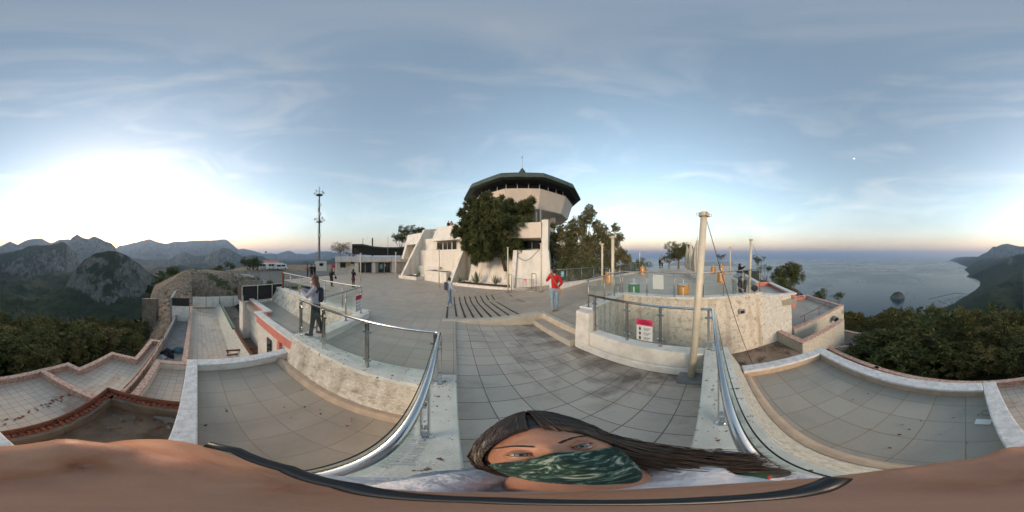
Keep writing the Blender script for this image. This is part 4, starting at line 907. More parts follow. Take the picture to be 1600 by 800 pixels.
# air conditioners on the walls
def aircon(s, z, t, label):
    a = thing('air_conditioner', label, 'air conditioner', group=None); p = Vector(fp(s,t,z)); a.location = p; a.rotation_euler.z = math.atan2(DD.y, DD.x)
    MB().box(-0.5,0.5,-0.36,0.0,-0.36,0.36).build('casing', M_frame, a, bevel=0.02)
    MB().tube([(-0.16,-0.365,0),(-0.16,-0.39,0)], 0.27, 20).build('fan_grille', M_ink, a)
    for k in range(3): MB().tube([(-0.16+0.09*(k+0.3)*math.cos(t_), -0.395, 0.09*(k+0.3)*math.sin(t_)) for t_ in [2*math.pi*i/18 for i in range(19)]], 0.01, 5, cap=False).build('grille_ring', M_frame, a)
    MB().tube([(0.45,-0.1,-0.3),(0.5,-0.05,-0.8),(0.45,0.0,-1.6)], 0.025, 6).build('hose', M_frame, a)
s_, z_ = st_of(680,393.5,4.3); aircon(s_, z_, 4.38, 'white air conditioner beside the recessed windows between the two left buttresses')
s_, z_ = st_of(641.5,387,6.2); aircon(s_, z_, 6.38, 'white air conditioner under the leftmost slanted balcony')
# ---- tower
TC = Vector((23*math.sin(rad(24.1)), 23*math.cos(rad(24.1)), 0)); a0 = math.atan2(-TC.y, -TC.x)
def ring(r, z, n=12, rot=math.pi/12): return [(TC.x+r*math.cos(a0+rot+2*math.pi*k/n), TC.y+r*math.sin(a0+rot+2*math.pi*k/n), z) for k in range(n)]
MB().loft([ring(3.0,-1,12), ring(3.0,6.4,12)]).build('tower_core', M_fac2, bd)
MB().loft([ring(2.6,5.6), ring(3.4,6.25), ring(6.15,7.05), ring(6.35,7.15), ring(7.0,9.25), ring(6.7,9.25), ring(6.6,9.2)], cap=False).build('tower_drum', M_fac2, bd)
MB().loft([ring(6.55,9.1), ring(6.55,10.2)]).build('window_band', M_win, bd)
for k in range(12):
    A0 = Vector(ring(6.62,9.25)[k]); B0 = Vector(ring(6.62,9.25)[(k+1)%12])
    for i in range(3):
        q = A0.lerp(B0, i/3+0.02); MB().tube([q, q+Vector((0,0,0.98))], 0.045, 6).build('mullion', M_frame, bd)
MB().loft([ring(6.9,9.22), ring(6.9,9.30), ring(6.6,9.30)], cap=False).build('sill', M_frame, bd)
MB().loft([ring(6.5,9.95), ring(7.6,10.15), ring(8.05,10.15), ring(8.05,10.2)], cap=False).build('soffit', M_soffit, bd)
rf = MB().loft([ring(8.12,10.12), ring(8.05,10.4), ring(7.85,10.78), ring(3.5,12.0), ring(0.3,13.4)]).build('roof', M_copper, bd)
mb = MB()
for k in range(12):
    A1, B1 = Vector(ring(8.14,10.12)[k]), Vector(ring(8.14,10.12)[(k+1)%12]); A2, B2 = Vector(ring(7.87,10.78)[k]), Vector(ring(7.87,10.78)[(k+1)%12])
    for i in range(11):
        t_ = (i+0.5)/11; mb.tube([A1.lerp(B1,t_), A2.lerp(B2,t_)], 0.022, 4)
mb.build('standing_seam', M_copper, rf)
MB().loft([ring(0.40,13.0,8), ring(0.42,15.1,8), ring(0.48,15.1,8), ring(0.05,15.9,8)]).build('lantern', M_copper, rf)
MB().tube([(TC.x,TC.y,16),(TC.x,TC.y,18.0)], 0.03, 6).build('lightning_rod', M_steel2, rf)
MB().ball((TC.x,TC.y,18.05), 0.12, 0.12, 0.07, 8, 6).build('finial', M_steel2, rf)
# tower props seen under the drum
for (px,pyb,pyt,rr_) in ((844.5,345,322,16.6),(838,345,331,16.9)):
    a = R(px,pyt,rr_); MB().tube([(a.x,a.y,5.0),(a.x,a.y,a.z)], 0.09, 8).build('prop', M_frame, bd)
for px in (851,861):
    a = R(px,330,20.0); MB().tube([(a.x,a.y,2.0),(a.x,a.y,7.0)], 0.55, 14).build('tower_column', M_fac2, bd)
# planter boxes between buttresses
def planter(label, poly, z0, z1, wd=0.25, m=None):
    p = thing('planter_bed', label, 'planter'); 
    for a, c in zip(poly, poly[1:]+poly[:1]): MB().seg(a, c, wd, z0, z1, ext=wd/2-0.002).build('planter_wall', m or M_white, p, bevel=0.02)
    MB().prism(poly, z0, z1-0.10).build('soil', M_soil, p); return p
f2 = lambda s, t: F0+DD*s+MM*t
planter('long white planter bed with red soil, agaves and the big pine', [f2(9.0,0.35), f2(16.0,0.25), f2(16.0,2.0), f2(9.0,2.0)], zg, -0.42)
planter('low white planter at the foot of the leftmost buttress', [f2(0.9,-0.3), f2(3.6,0.2), f2(4.2,1.7), f2(0.6,1.9)], zg, -0.35)
planter('higher white planter box between the two left buttresses', [f2(4.4,1.0), f2(7.8,0.6), f2(7.9,2.6), f2(4.4,2.6)], zg, 0.45)
mb = MB(); plate(mb, [(0.3,zg),(4.4,zg),(4.4,0.75),(0.3,0.75)], 3.2, 4.5); tag(mb.build('low_wall', M_fac), 'low stepped white wall behind the leftmost planter', 'wall')
# gate
gt = thing('metal_gate', 'grey barred metal gate between two white blocks with a pink notice', 'gate'); ga, gb = G(803,456), G(834,456); ga.z = gb.z = pz(ga.x, ga.y); d = gb-ga; Lg = d.length
gt.location = ga; gt.rotation_euler.z = math.atan2(d.y, d.x)
for z_ in (0.12,1.02): MB().tube([(0,0,z_),(Lg,0,z_)], 0.022, 8).build('gate_rail', M_steel2, gt)
for i in range(15): x_ = i*Lg/14; MB().tube([(x_,0,0.05),(x_,0,1.02)], 0.012 if 0 < i < 14 else 0.025, 6).build('bar', M_steel2, gt)
nn = MB().box(Lg*0.52,Lg*0.52+0.20,-0.03,-0.02,0.72,1.02).build('notice', M_signr, gt); MB().box(Lg*0.52+0.02,Lg*0.52+0.18,-0.034,-0.031,0.74,0.90).build('notice_panel', M_signw, nn); MB().box(Lg*0.52+0.07,Lg*0.52+0.13,-0.038,-0.035,0.78,0.86).build('pictogram', M_ink, nn)
for px_, lab in ((799.5,'short steel handrail hoop left of the metal gate'),(837.5,'short steel handrail hoop right of the metal gate')):
    q = G(px_,455); f = tag(MB().tube(fillet([(0,0,0),(0,0,1.25),(0.05,0.75,1.25),(0.05,0.75,0)], 0.12), 0.028, 8).build('handrail_hoop', M_steel2, loc=q, smooth=True), lab, 'handrail')
# ---- low building with glass doors, left
lb = thing('low_pavilion', 'long low white building with glass doors and a flat fascia', 'building')
def wall_pt(px, r): a = rad((px-800)*0.225+YAW); return Vector((r*math.sin(a), r*math.cos(a)))
LA, LB = wall_pt(524,28.5), wall_pt(646,30.5); LD = (LB-LA).normalized(); LN = Vector((-LD.y, LD.x))
if LN.dot(LA) < 0: LN = -LN
Lw = (LB-LA).length; zb_ = -1.25; lz = lambda py, r=29.5: ZC+r*math.tan(rad((400-py)*0.225))
def lp(u, v, z): p = LA+LD*u+LN*v; return (p.x, p.y, z)
def lbox(u0,u1,v0,v1,z0,z1): return MB().hexa([lp(u0,v0,z0),lp(u1,v0,z0),lp(u1,v1,z0),lp(u0,v1,z0)], [lp(u0,v0,z1),lp(u1,v0,z1),lp(u1,v1,z1),lp(u0,v1,z1)])
def lu(px): a = rad((px-800)*0.225+YAW); u = Vector((math.sin(a), math.cos(a))); k = LA.dot(LN)/u.dot(LN); return (u*k-LA).dot(LD)
ft, fb = lz(401), lz(409)
lbox(0, Lw+2, -0.25, 9, fb, ft).build('fascia', M_white, lb, bevel=0.03)
lbox(0.3, Lw+2, 1.1, 9, zb_, fb).build('back_wall', M_fac, lb)
for a_, c_ in ((554.5,560),(582,586.5),(612.5,620)): lbox(lu(a_), lu(c_), 0.0, 1.1, zb_, fb).build('pier', M_white, lb)
lbox(0.0, 0.35, 0.0, 0.35, zb_, fb).build('pier', M_white, lb)
for (a_, c_, n_) in ((561,581.5,2),(592,612,2)):
    u0, u1 = lu(a_), lu(c_); d = lbox(u0, u1, 0.95, 1.0, zb_+0.03, fb-0.1).build('glass_door', M_win, lb)
    for k in range(n_+1): c_ = u0+(u1-u0)*k/n_; lbox(c_-0.05, c_+0.05, 0.90, 0.95, zb_, fb).build('door_frame', M_frame, d)
    for z__ in (zb_+0.05, fb-0.1): lbox(u0, u1, 0.91, 0.948, z__-0.05, z__+0.05).build('door_frame', M_frame, d)
lbox(lu(595), lu(599), 0.87, 0.90, lz(420), lz(413)).build('notice', M_cyan, lb); lbox(lu(602), lu(604), 0.87, 0.90, lz(416), lz(413)).build('notice', M_signw, lb)
wd_ = lbox(lu(531), lu(540), 1.04, 1.1, lz(418), lz(410)).build('window', M_win, lb)
lbox(lu(548), lu(553), 1.04, 1.1, lz(412), lz(409.5)).build('window', M_win, lb)
lbox(lu(542.5), lu(546.5), 1.0, 1.1, lz(415.5), lz(409.6)).build('yellow_notice', M_yel, lb)
for k in range(8): lbox(1+k*Lw/8, 1.04+k*Lw/8, -0.27, -0.25, fb, ft).build('fascia_joint', M_conc, lb)
# green awning pavilion on the roof
gp_ = thing('green_awning', 'dark green canvas awning on the roof of the low building', 'awning')
def canvas(pts_t, pts_b, r0, r1):
    rs = np.linspace(r0, r1, len(pts_t)); A_ = [R(a[0], a[1], r) for a, r in zip(pts_t, rs)]; B_ = [R(a[0], a[1], r) for a, r in zip(pts_b, rs)]
    bk = [a+Vector((0, 3.0, -0.2)) for a in A_]
    mb = MB(); n = len(A_); mb.add(A_+B_+bk, [(i, i+1, n+i+1, n+i) for i in range(n-1)]+[(i+1, i, 2*n+i, 2*n+i+1) for i in range(n-1)]); return mb
o = canvas([(550,382),(567,382),(583,385.5),(600,387),(620,387),(640,386)], [(550,397),(567,398),(583,399),(600,399),(620,399),(640,399)], 31, 33).build('front_curtain', M_mesh, gp_)
o = canvas([(550,381.5),(567,381.5),(583,385),(600,386.5),(620,386.5),(640,385.5)], [(550,384),(567,384),(583,387.5),(600,388.5),(620,388.5),(640,387.5)], 30.8, 32.8).build('valance', M_green, gp_); o.modifiers.new('s', 'SOLIDIFY').thickness = 0.05
for px_, py_ in ((567,372),(606,370),(582,372)):
    a = R(px_, py_, 32); MB().tube([(a.x,a.y,2.0),tuple(a)], 0.05 if px_ != 582 else 0.14, 6).build('post', M_green if px_ != 606 else M_steel2, gp_)
MB().lathe([(0.06,0),(0.18,0.15),(0.1,0.5),(0.02,0.75)], tuple(R(582,378,32)), 10).build('folded_parasol', M_green, gp_)
# dry vines on the roof edge added below with the trees
# mast
ms = thing('antenna_mast', 'tall slender lattice antenna mast with two ringed platforms of dishes', 'antenna mast'); mp_ = R(499,412,46); ms.location = (mp_.x, mp_.y, -1.5)
H_ = ZC+46*math.tan(rad((400-295)*0.225))+1.5
MB().tube([(0,0,0),(0,0,H_*0.93)], [0.30,0.20], 10).build('shaft', M_mast, ms)
mb = MB()
for s in (-1,1): mb.tube([(-0.75+0.12*s,0.1,0),(-0.45+0.12*s,0.1,H_*0.86)], 0.03, 5)
for k in range(60): z_ = H_*0.86*k/60; x_ = -0.75+0.3*k/60; mb.tube([(x_-0.12,0.1,z_),(x_+0.12,0.1,z_)], 0.022, 4)
mb.build('ladder', M_mast, ms)
for zf_, rr2 in ((0.56,0.95),(0.91,1.0)):
    z_ = H_*zf_; pf = MB().lathe([(0.2,-0.1),(rr2,0.0),(rr2,0.08),(0.2,0.08)], (0,0,z_), 16).build('platform', M_mast, ms)
    mb = MB(); mb.tube([(rr2*math.cos(t_), rr2*math.sin(t_), z_+0.9) for t_ in [2*math.pi*i/16 for i in range(17)]], 0.03, 5, cap=False)
    for i in range(10): t_ = 2*math.pi*i/10; mb.tube([(rr2*math.cos(t_), rr2*math.sin(t_), z_),(rr2*math.cos(t_), rr2*math.sin(t_), z_+0.95)], 0.025, 4)
    mb.build('guard_rail', M_mast, pf)
    for i in range(5):
        t_ = i*1.3+zf_*4; c = Vector((1.2*math.cos(t_), 1.2*math.sin(t_), z_+0.7+0.3*(i%2))); MB().tube([c, c+Vector((math.cos(t_),math.sin(t_),0))*0.25], [0.12,0.36], 12).build('dish', M_signw, pf)
for k in range(3): MB().tube([(0.15*(k-1),0,H_*0.9),(0.2*(k-1),0,H_*(1.04-0.02*abs(k-1)))], 0.035, 5).build('whip_aerial', M_mast, ms)
for k, (zz, sx_) in enumerate(((0.78,0.5),(0.72,-0.5),(0.66,0.45),(0.4,0.4),(0.33,-0.4))): MB().box(sx_-0.12,sx_+0.12,-0.15,0.15,H_*zz-0.5,H_*zz+0.5).build('panel_aerial', M_signw, ms)
# little hut, cars and fences out to the left
ht = thing('small_hut', 'small white hut with a dark hatch beside the base of the antenna mast', 'hut'); q = G(501,422); ht.location = (q.x*1.25, q.y*1.25, -1.7); ht.rotation_euler.z = 0.8
MB().box(-1.5,1.5,-1.0,1.0,0,2.5).build('hut_body', M_white, ht, bevel=0.03); MB().box(-0.3,0.7,-1.04,-1.0,1.3,2.0).build('hatch', M_win, ht); MB().box(-1.6,1.6,-1.1,1.1,2.5,2.62).build('roof_slab', M_conc, ht)
# ================================================================== DRUMS, SIGNS, UMBRELLAS
def drum(label, p, h, m, r=0.29, pole_=True):
    d = thing('planter_drum', label, 'drum', group='painted oil drums'); d.location = p
    prof = [(r*0.98,0),(r,0.015)]
    for k in range(1,3): z = h*k/3; prof += [(r,z-0.02),(r*1.035,z),(r,z+0.02)]
    prof += [(r,h-0.02),(r*1.03,h-0.01),(r*1.03,h),(r*0.95,h),(r*0.95,h-0.03)]
    b_ = MB().lathe(prof, seg=28).build('drum_body', m, d, smooth=False)
    MB().lathe([(r*0.94,h-0.06),(r*0.94,h+0.02)], seg=24).build('concrete_fill', M_fill, d)
    if pole_: MB().tube([(0.02,0,h),(0.02,0,h+0.28)], 0.02, 8).build('socket', M_signw, d)
    rot = math.atan2(-p[1], -p[0])
    st = MB().obox((0,0,h*0.5), 0.012, 0.05, h*0.75).build('stripe', M_signw, d); st.location = (r*1.02*math.cos(rot), r*1.02*math.sin(rot), 0); st.rotation_euler.z = rot
    for kk in (0.08,0.9): c_ = MB().obox((0,0,h*kk), 0.02, 0.09, 0.05).build('clasp', M_ink, d); c_.location = (r*1.03*math.cos(rot), r*1.03*math.sin(rot), 0); c_.rotation_euler.z = rot
    return d
def atz(px, py, z): return P(px, py, z)
def dr_at(px, r, h, m, lab): a = rad((px-800)*0.225+YAW); drum(lab, Vector((r*math.sin(a), r*math.cos(a), 0)), h, m)
dr_at(990.5, 8.3, 0.68, M_drumg, 'green drum filled with pale concrete behind the glass of the yard wall')
dr_at(1067.5, 8.2, 0.66, M_drumy, 'squat orange drum with pale top just behind the yard wall glass')
dr_at(952, 12.2, 0.86, M_drumy, 'orange drum partly hidden by the thick pole left of the green drum')
dr_at(1004, 18.4, 0.86, M_drumy, 'orange drum on the path beside the bushes holding a thin pole')
dr_at(1126.5, 13.0, 0.90, M_drumy, 'orange drum left of the bending visitor in the blue shirt')
dr_at(1114.5, 19.5, 0.80, M_drumy, 'far orange drum right of the closed parasols')
dr_at(1127, 18.5, 0.95, M_drumy, 'orange drum directly behind another orange drum near the visitors')
sg = None
def sign(name, label, p, w_, h_, rz_, parts, parent=None):
    """parts: list of (x0,x1,z0,z1,mat,name) in fractions"""
    s = thing(name, label, 'sign'); s.location = p; s.rotation_euler.z = rz_
    MB().box(-w_/2,w_/2,-0.002,0.002,0,h_).build('board', M_signw, s)
    for (x0,x1,z0,z1,m_,n_) in parts: MB().box(-w_/2+x0*w_,-w_/2+x1*w_,-0.0045,-0.0025,z0*h_,z1*h_).build(n_, m_, s)
    return s
def warn_parts():
    o = [(0.0,1.0,0.72,1.0,M_signr,'header')]
    for i,(a,c) in enumerate(((0.32,0.68),(0.12,0.88),(0.2,0.8))): o.append((a,c,0.93-0.07*i,0.955-0.07*i,M_signw,'text_line'))
    for i in range(3):
        z = 0.55-0.22*i; o.append((0.16,0.28,z-0.06,z+0.06,M_ink,'pictogram')); o.append((0.19,0.25,z+0.065,z+0.1,M_ink,'pictogram_head'))
        for j in range(3): o.append((0.45,0.9-0.08*j,z+0.05-0.05*j,z+0.065-0.05*j,M_ink,'text_line'))
    return o
# on the glass of b2 (x = 2.9 plane, seen from inside the aisle)
q = P(1007,518,0.27); t_ = 2.855/q.x
sign('warning_sign', 'white warning sign with crimson header on the glass right of the aisle', Vector((2.852, q.y*t_, 0.33)), 0.33, 0.50, rad(-90), warn_parts())
sign('warning_sign', 'small white and crimson warning sign on the glass behind the woman taking a photo', Vector((-2.76, 4.18, 0.35)), 0.34, 0.52, rad(90), warn_parts())
q = R(1028,450,7.35); sign('blank_sheet', 'pale blank sheet fixed inside the glass above the yard wall', Vector((q.x+0.03, q.y, 0.58)), 0.5, 0.66, rad(-86), [])
q = R(876.5,437,11.6); s_ = thing('cyan_notice', 'small cyan notice hanging on the glass rail near the woman in red', 'sign'); s_.location = (q.x, 9.0, 0.62); MB().box(-0.14,0.14,-0.004,0.004,0,0.42).build('board', M_cyan, s_); MB().box(-0.09,0.09,-0.007,-0.005,0.2,0.3).build('text_block', M_signw, s_)
s_ = thing('cafe_board', 'pink round headed board standing near the low white building', 'sign'); q = R(521,415,27); s_.location = (q.x,q.y,-1.1); MB().tube([(0,0,1.5),(0.04,-0.04,1.5)], 0.35, 14).build('disc', M_signr, s_); MB().tube([(0,0,0),(0,0,1.2)], 0.03, 6).build('stem', M_frame, s_)
def parasol(label, p, h, w_, seed):
    rs = random.Random(seed); u = thing('closed_parasol', label, 'parasol', group='closed cream parasols'); u.location = p
    rings = []; n = 28
    for k in range(15):
        t = k/14; r = w_*(0.10+0.55*math.sin(math.pi*min(1,0.12+t*0.95))**0.8+0.25*(1-t))*(0.1 if k == 14 else 1)
        rings.append([(r*(1+0.30*math.sin(8*a+seed+1.5*t)+0.08*rs.random())*math.cos(a)+0.03*math.sin(3*t), r*(1+0.30*math.sin(8*a+seed+1.5*t))*math.sin(a), 0.75+(h-0.75)*t) for a in [2*math.pi*i/n for i in range(n)]])
    MB().loft(rings).build('canopy', M_canvas, u, smooth=True)
    MB().tube([(0,0,0),(0,0,h+0.1)], 0.03, 8).build('pole', M_steel2, u)
    MB().tube([(w_*0.62*math.cos(a), w_*0.62*math.sin(a), 0.9+0.62*(h-0.9)*0.5) for a in [2*math.pi*i/16 for i in range(17)]], 0.015, 5, cap=False).build('tie_strap', M_canvas, u)
    MB().box(-0.4,0.4,-0.4,0.4,0,0.09).build('base', M_conc, u, bevel=0.01); MB().tube([(0,0,0.09),(0,0,0.4)], 0.06, 8).build('base_sleeve', M_steel2, u)
    return u
parasol('tallest closed cream parasol, right next to the thick leaning pole', P(1089.5,440,0.0), 3.6, 0.36, 1)
parasol('closed cream parasol in the middle of the tight row', P(1084,436,0.0), 2.75, 0.26, 2)
parasol('slimmer closed cream parasol second from the left of the row', P(1079,433,0.0), 3.45, 0.32, 4)
parasol('closed cream parasol at the left end of the row beside the dark tree', P(1074,430,0.0), 3.2, 0.30, 6)

# ================================================================== TREES
def tri_mesh(name, co, m, per=3):
    n = len(co)//per; me = bpy.data.meshes.new(name); me.vertices.add(n*per); me.vertices.foreach_set('co', co.reshape(-1))
    me.loops.add(n*per); me.loops.foreach_set('vertex_index', np.arange(n*per, dtype=np.int32))
    me.polygons.add(n); me.polygons.foreach_set('loop_start', np.arange(0, n*per, per, dtype=np.int32)); me.polygons.foreach_set('loop_total', np.full(n, per, np.int32))
    me.update(calc_edges=True); me.materials.append(m); return me
def needles(cl, per, size, rs, up=0.35, wf=0.30):
    """cl: (n,4) clump centre + radius; tufts of narrow leaves pointing out of each clump"""
    n = len(cl); c = np.repeat(cl[:, :3], per, 0); R_ = np.repeat(cl[:, 3], per)
    d = rs.randn(n*per, 3); d[:, 2] += up; d /= np.linalg.norm(d, axis=1)[:, None]
    p0 = c + d*(R_*rs.uniform(0.15, 0.75, n*per))[:, None]
    L_ = size*rs.uniform(0.7, 1.3, n*per); e = rs.randn(n*per, 3); w = np.cross(d, e); w /= np.linalg.norm(w, axis=1)[:, None]
    W_ = L_*wf
    t = p0 + (d+0.35*rs.randn(n*per, 3))*L_[:, None]
    return np.stack([p0-w*W_[:, None], p0+w*W_[:, None], t], 1).reshape(-1, 3)
def blob_tree(name, label, base, r0, blobs, rr, m, bark, per=40, size=0.14, clr=0.30, dens=1.0, seed=1, cat='tree', trunk=0.16, group=None, depth=0.9, hollow=0.5):
    """blobs: (px, py, radius px) seen at distance rr; turned into clumps of real size spread in depth"""
    rs = np.random.RandomState(seed); T = thing(name, label, cat, base, group=group); B = Vector(base)
    cl = []; tops = []; a0_ = None
    for (px, py, rp) in blobs:
        Rm = rp*0.225*math.pi/180*rr; off = rs.uniform(-1, 1)*Rm*0.5*depth
        c = R(px, py, rr+off); tops.append((c, Rm)); n = max(3, int(dens*16*(Rm/clr/2.2)**2))
        for k in range(n):
            d = rs.randn(3); d /= np.linalg.norm(d); q = Rm*rs.uniform(hollow, 1.0)**0.6
            cl.append((c.x-B.x+d[0]*q, c.y-B.y+d[1]*q, c.z-B.z+d[2]*q*0.85, clr*rs.uniform(0.6, 1.25)))
    cl = np.array(cl); me = tri_mesh('crown', needles(cl, per, size, rs, 0.35, 0.17 if m is F_pine else 0.30), m)
    o = bpy.data.objects.new('crown', me); C.objects.link(o); o.parent = T
    tb = MB(); tp = max(c.z for c, _ in tops)
    cen = sum((c for c, _ in tops), Vector())/len(tops)-B; mid = Vector((cen.x*0.6, cen.y*0.6, cen.z*0.62))
    tb.tube([(0,0,-0.3),(trunk*0.5,0,mid.z*0.35),(mid.x*0.5,mid.y*0.5,mid.z*0.75),tuple(mid)], [trunk*1.25,trunk,trunk*0.85,trunk*0.7], 10)
    for c, Rm in tops:
        e = c-B; s0 = Vector((mid.x*0.5,mid.y*0.5,mid.z*0.75)).lerp(mid, rs.uniform(0,1)); m_ = s0.lerp(e, 0.5)+Vector((0,0,-0.12*(e-s0).length*rs.uniform(-0.3,1)))
        tb.tube([s0, m_, e], [trunk*0.42, trunk*0.26, trunk*0.08], 6)
        for k in range(4):
            d = Vector(rs.randn(3)).normalized()*Rm*0.8; tb.tube([m_.lerp(e,0.5), e+d*0.4, e+d], [trunk*0.14, trunk*0.08, trunk*0.03], 4)
    tb.build('trunk', bark, T, smooth=True)
    return T
pb_ = R(789, 438, 15.3)
blob_tree('pine_tree', 'big round dark pine rising from the planter in front of the tower', (pb_.x, pb_.y, -0.5), 0,
  [(722,362,15),(735,350,20),(742,322,17),(762,330,24),(785,325,22),(806,330,20),(822,322,11),(830,314,7),(829,330,9),(755,372,27),(785,362,34),(818,352,19),(735,381,18),(800,388,22),(722,333,8),(712,365,8),(752,404,9),(742,408,7),(765,398,12),(770,345,34),(800,350,28),(760,310,13),(812,398,12),(826,366,10),(745,395,14)],
  15.0, F_pine, M_bark, per=85, size=0.17, clr=0.25, dens=1.5, seed=4, trunk=0.17, hollow=0.15)
MB().tube([(0,0,-0.2),(0.04,0,0.55),(0.06,0,1.15)], [0.215,0.20,0.195], 12).build('limewash_band', M_white, [o for o in C.objects if o.name.startswith('pine_tree')][0], smooth=True)
tb_ = R(905, 430, 16)
blob_tree('olive_tree', 'wide loose tree with thin leafy crown right of the tower behind the glass rail', (tb_.x, tb_.y, -1.0), 0,
  [(915,340,12),(920,325,7),(905,352,16),(885,362,16),(932,352,9),(905,378,22),(880,385,24),(932,380,22),(955,378,15),(962,356,8),(967,372,8),(940,360,12),(872,405,24),(910,405,26),(950,402,20),(970,395,9),(866,352,6),(866,370,9),(978,405,10),(926,334,7),(850+12,385,10)],
  17.0, F_oliv, M_bark2, per=40, size=0.12, clr=0.27, dens=2.0, seed=9, trunk=0.16, hollow=0.3)
blob_tree('olive_tree', 'dense dark green bush mass under the loose tree behind the glass rail', (R(890,430,14).x, R(890,430,14).y, -1.2), 0,
  [(870,425,16),(885,415,18),(905,420,20),(925,418,18),(945,422,18),(880,435,14),(915,432,16),(868,440,12),(960,415,10)], 14.5, F_pine, M_bark2, per=36, size=0.13, clr=0.26, dens=1.2, seed=19, trunk=0.1, hollow=0.2)
def bush(label, px, py, rp, rr, m=None, seed=1, n=6, **k):
    rs = random.Random(seed); bl = [(px+rs.uniform(-1,1)*rp*1.1, py+rs.uniform(-0.5,0.5)*rp, rp*rs.uniform(0.4,0.75)) for _ in range(n)]
    q = R(px, py, rr); z = k.pop('z', q.z-rp*0.004*rr*1.3); return blob_tree(k.pop('name','bush'), label, (q.x, q.y, z), 0, bl, rr, m or F_pine, M_bark2, per=k.pop('per',26), size=k.pop('size',0.13), clr=k.pop('clr',0.25), dens=k.pop('dens',1.0), seed=seed, cat=k.pop('cat','bush'), trunk=k.pop('trunk',0.06), **k)
bush('low green bush at the end of the glass rail beside the path', 990, 418, 13, 21, seed=31, n=8)
bush('round bush beside the thin pole with the orange drum', 1007, 413, 9, 24, seed=32)
bush('brownish bush behind the left end of the stage wall', 975, 420, 9, 20, m=F_oliv, seed=33)
bush('dark spreading pine beyond the rails left of the closed parasols', 1060, 392, 15, 27, seed=35, n=12, name='pine_tree', cat='tree', z=-0.6, trunk=0.16, dens=1.3)
bush('small dark pine leaning left beside the larger pine near the parasols', 1045, 401, 9, 27.5, seed=36, n=6, name='pine_tree', cat='tree', z=-0.6, trunk=0.1)
bush('flat topped pine on the slope right of the white wall block', 1232, 428, 20, 24, m=F_pine, seed=37, n=14, name='pine_tree', cat='tree', z=-9, trunk=0.16, dens=1.2)
bush('shaggy lower pine on the slope under the flat topped pine', 1222, 446, 15, 22, m=F_pine, seed=38, n=10, name='pine_tree', cat='tree', z=-9, trunk=0.16, dens=1.2)
bush('small thin pine behind the end post of the yard rail', 1186, 406, 7, 26, seed=39, name='pine_tree', cat='tree', z=-5, trunk=0.1)
bush('slim young pine just right of the end post of the yard rail', 1196, 419, 8, 26, seed=49, name='pine_tree', cat='tree', z=-5, trunk=0.1)
bush('feathery dark shrub above the red handrail corner', 1285, 462, 10, 20, seed=40, n=8, z=-6)
bush('feathery shrub right of the outer roof terrace corner', 1309, 461, 8, 20, seed=41, n=7, z=-6)
bush('tree top behind the rail left of the leaning woman', 1128, 402, 5, 34, seed=42, name='pine_tree', cat='tree', z=-5)
bush('yellow green shrub hugging the outer corner wall', 1346, 525, 16, 11.5, m=F_oliv, seed=43, n=9, z=-6.0, per=34, size=0.10, clr=0.18)
bush('dark bush on the left shoulder of the rubble mound', 275, 428, 13, 36, seed=44, n=12, z=-6, size=0.2, clr=0.4, trunk=0.12)
bush('dark bush low on the left slope of the rubble mound', 258, 440, 11, 34, seed=45, n=8, z=-7, size=0.2, clr=0.4, trunk=0.1)
bush('round shrub on the rubble mound above the black net', 375, 455, 8, 24, m=F_oliv, seed=46, n=6, per=40)
bush('dark shrub beside the path above the black net', 406, 437, 6, 30, seed=47, n=5)
bush('low shrub by the fence at the end of the path', 420, 444, 5, 28, m=F_oliv, seed=48, n=5)
bush('tree with open crown beyond the car park left of the white buses', 390, 411, 9, 62, seed=50, n=9, name='tree', cat='tree', z=-4, size=0.35, clr=0.6, trunk=0.2)
bush('tall narrow tree beside the white buses', 396, 406, 5, 63, seed=51, n=6, name='tree', cat='tree', z=-4, size=0.35, clr=0.6, trunk=0.2)
bush('small tree close to the first white bus', 402, 413, 5, 63, seed=52, n=5, name='tree', cat='tree', z=-4, size=0.3, clr=0.5, trunk=0.15)
bush('pointed tree at the far edge of the path', 360, 415, 6, 60, seed=53, n=7, name='tree', cat='tree', z=-4, size=0.3, clr=0.5)
bush('low hedge like bush behind the path fence', 338, 420, 7, 58, seed=54, n=9, z=-4, size=0.3, clr=0.5)
bush('dark tree left of the building roof, nearer the awning', 626, 372, 9, 42, seed=55, n=9, name='pine_tree', cat='tree', z=-1, size=0.26, clr=0.42, trunk=0.15)
bush('taller wispy tree rising between the awning and the white building', 641, 361, 11, 43, seed=56, n=10, name='pine_tree', cat='tree', z=-1, size=0.26, clr=0.42, trunk=0.15, dens=0.8)
bush('tree top just above the leftmost slanted balcony', 655, 360, 7, 44, seed=57, n=7, name='pine_tree', cat='tree', z=-1, size=0.26, clr=0.42, trunk=0.15)
bush('leafless brown vine thicket on the roof of the low white building', 531, 390, 13, 29.5, m=F_brown, seed=58, n=16, z=1.9, per=10, size=0.11, clr=0.35, dens=1.2, cat='shrub', name='dry_vine')
bush('dry brown vine trailing along the roof edge below the awning', 552, 396, 6, 29.3, m=F_brown, seed=59, n=8, z=1.9, per=14, size=0.12, clr=0.3, cat='shrub', name='dry_vine')
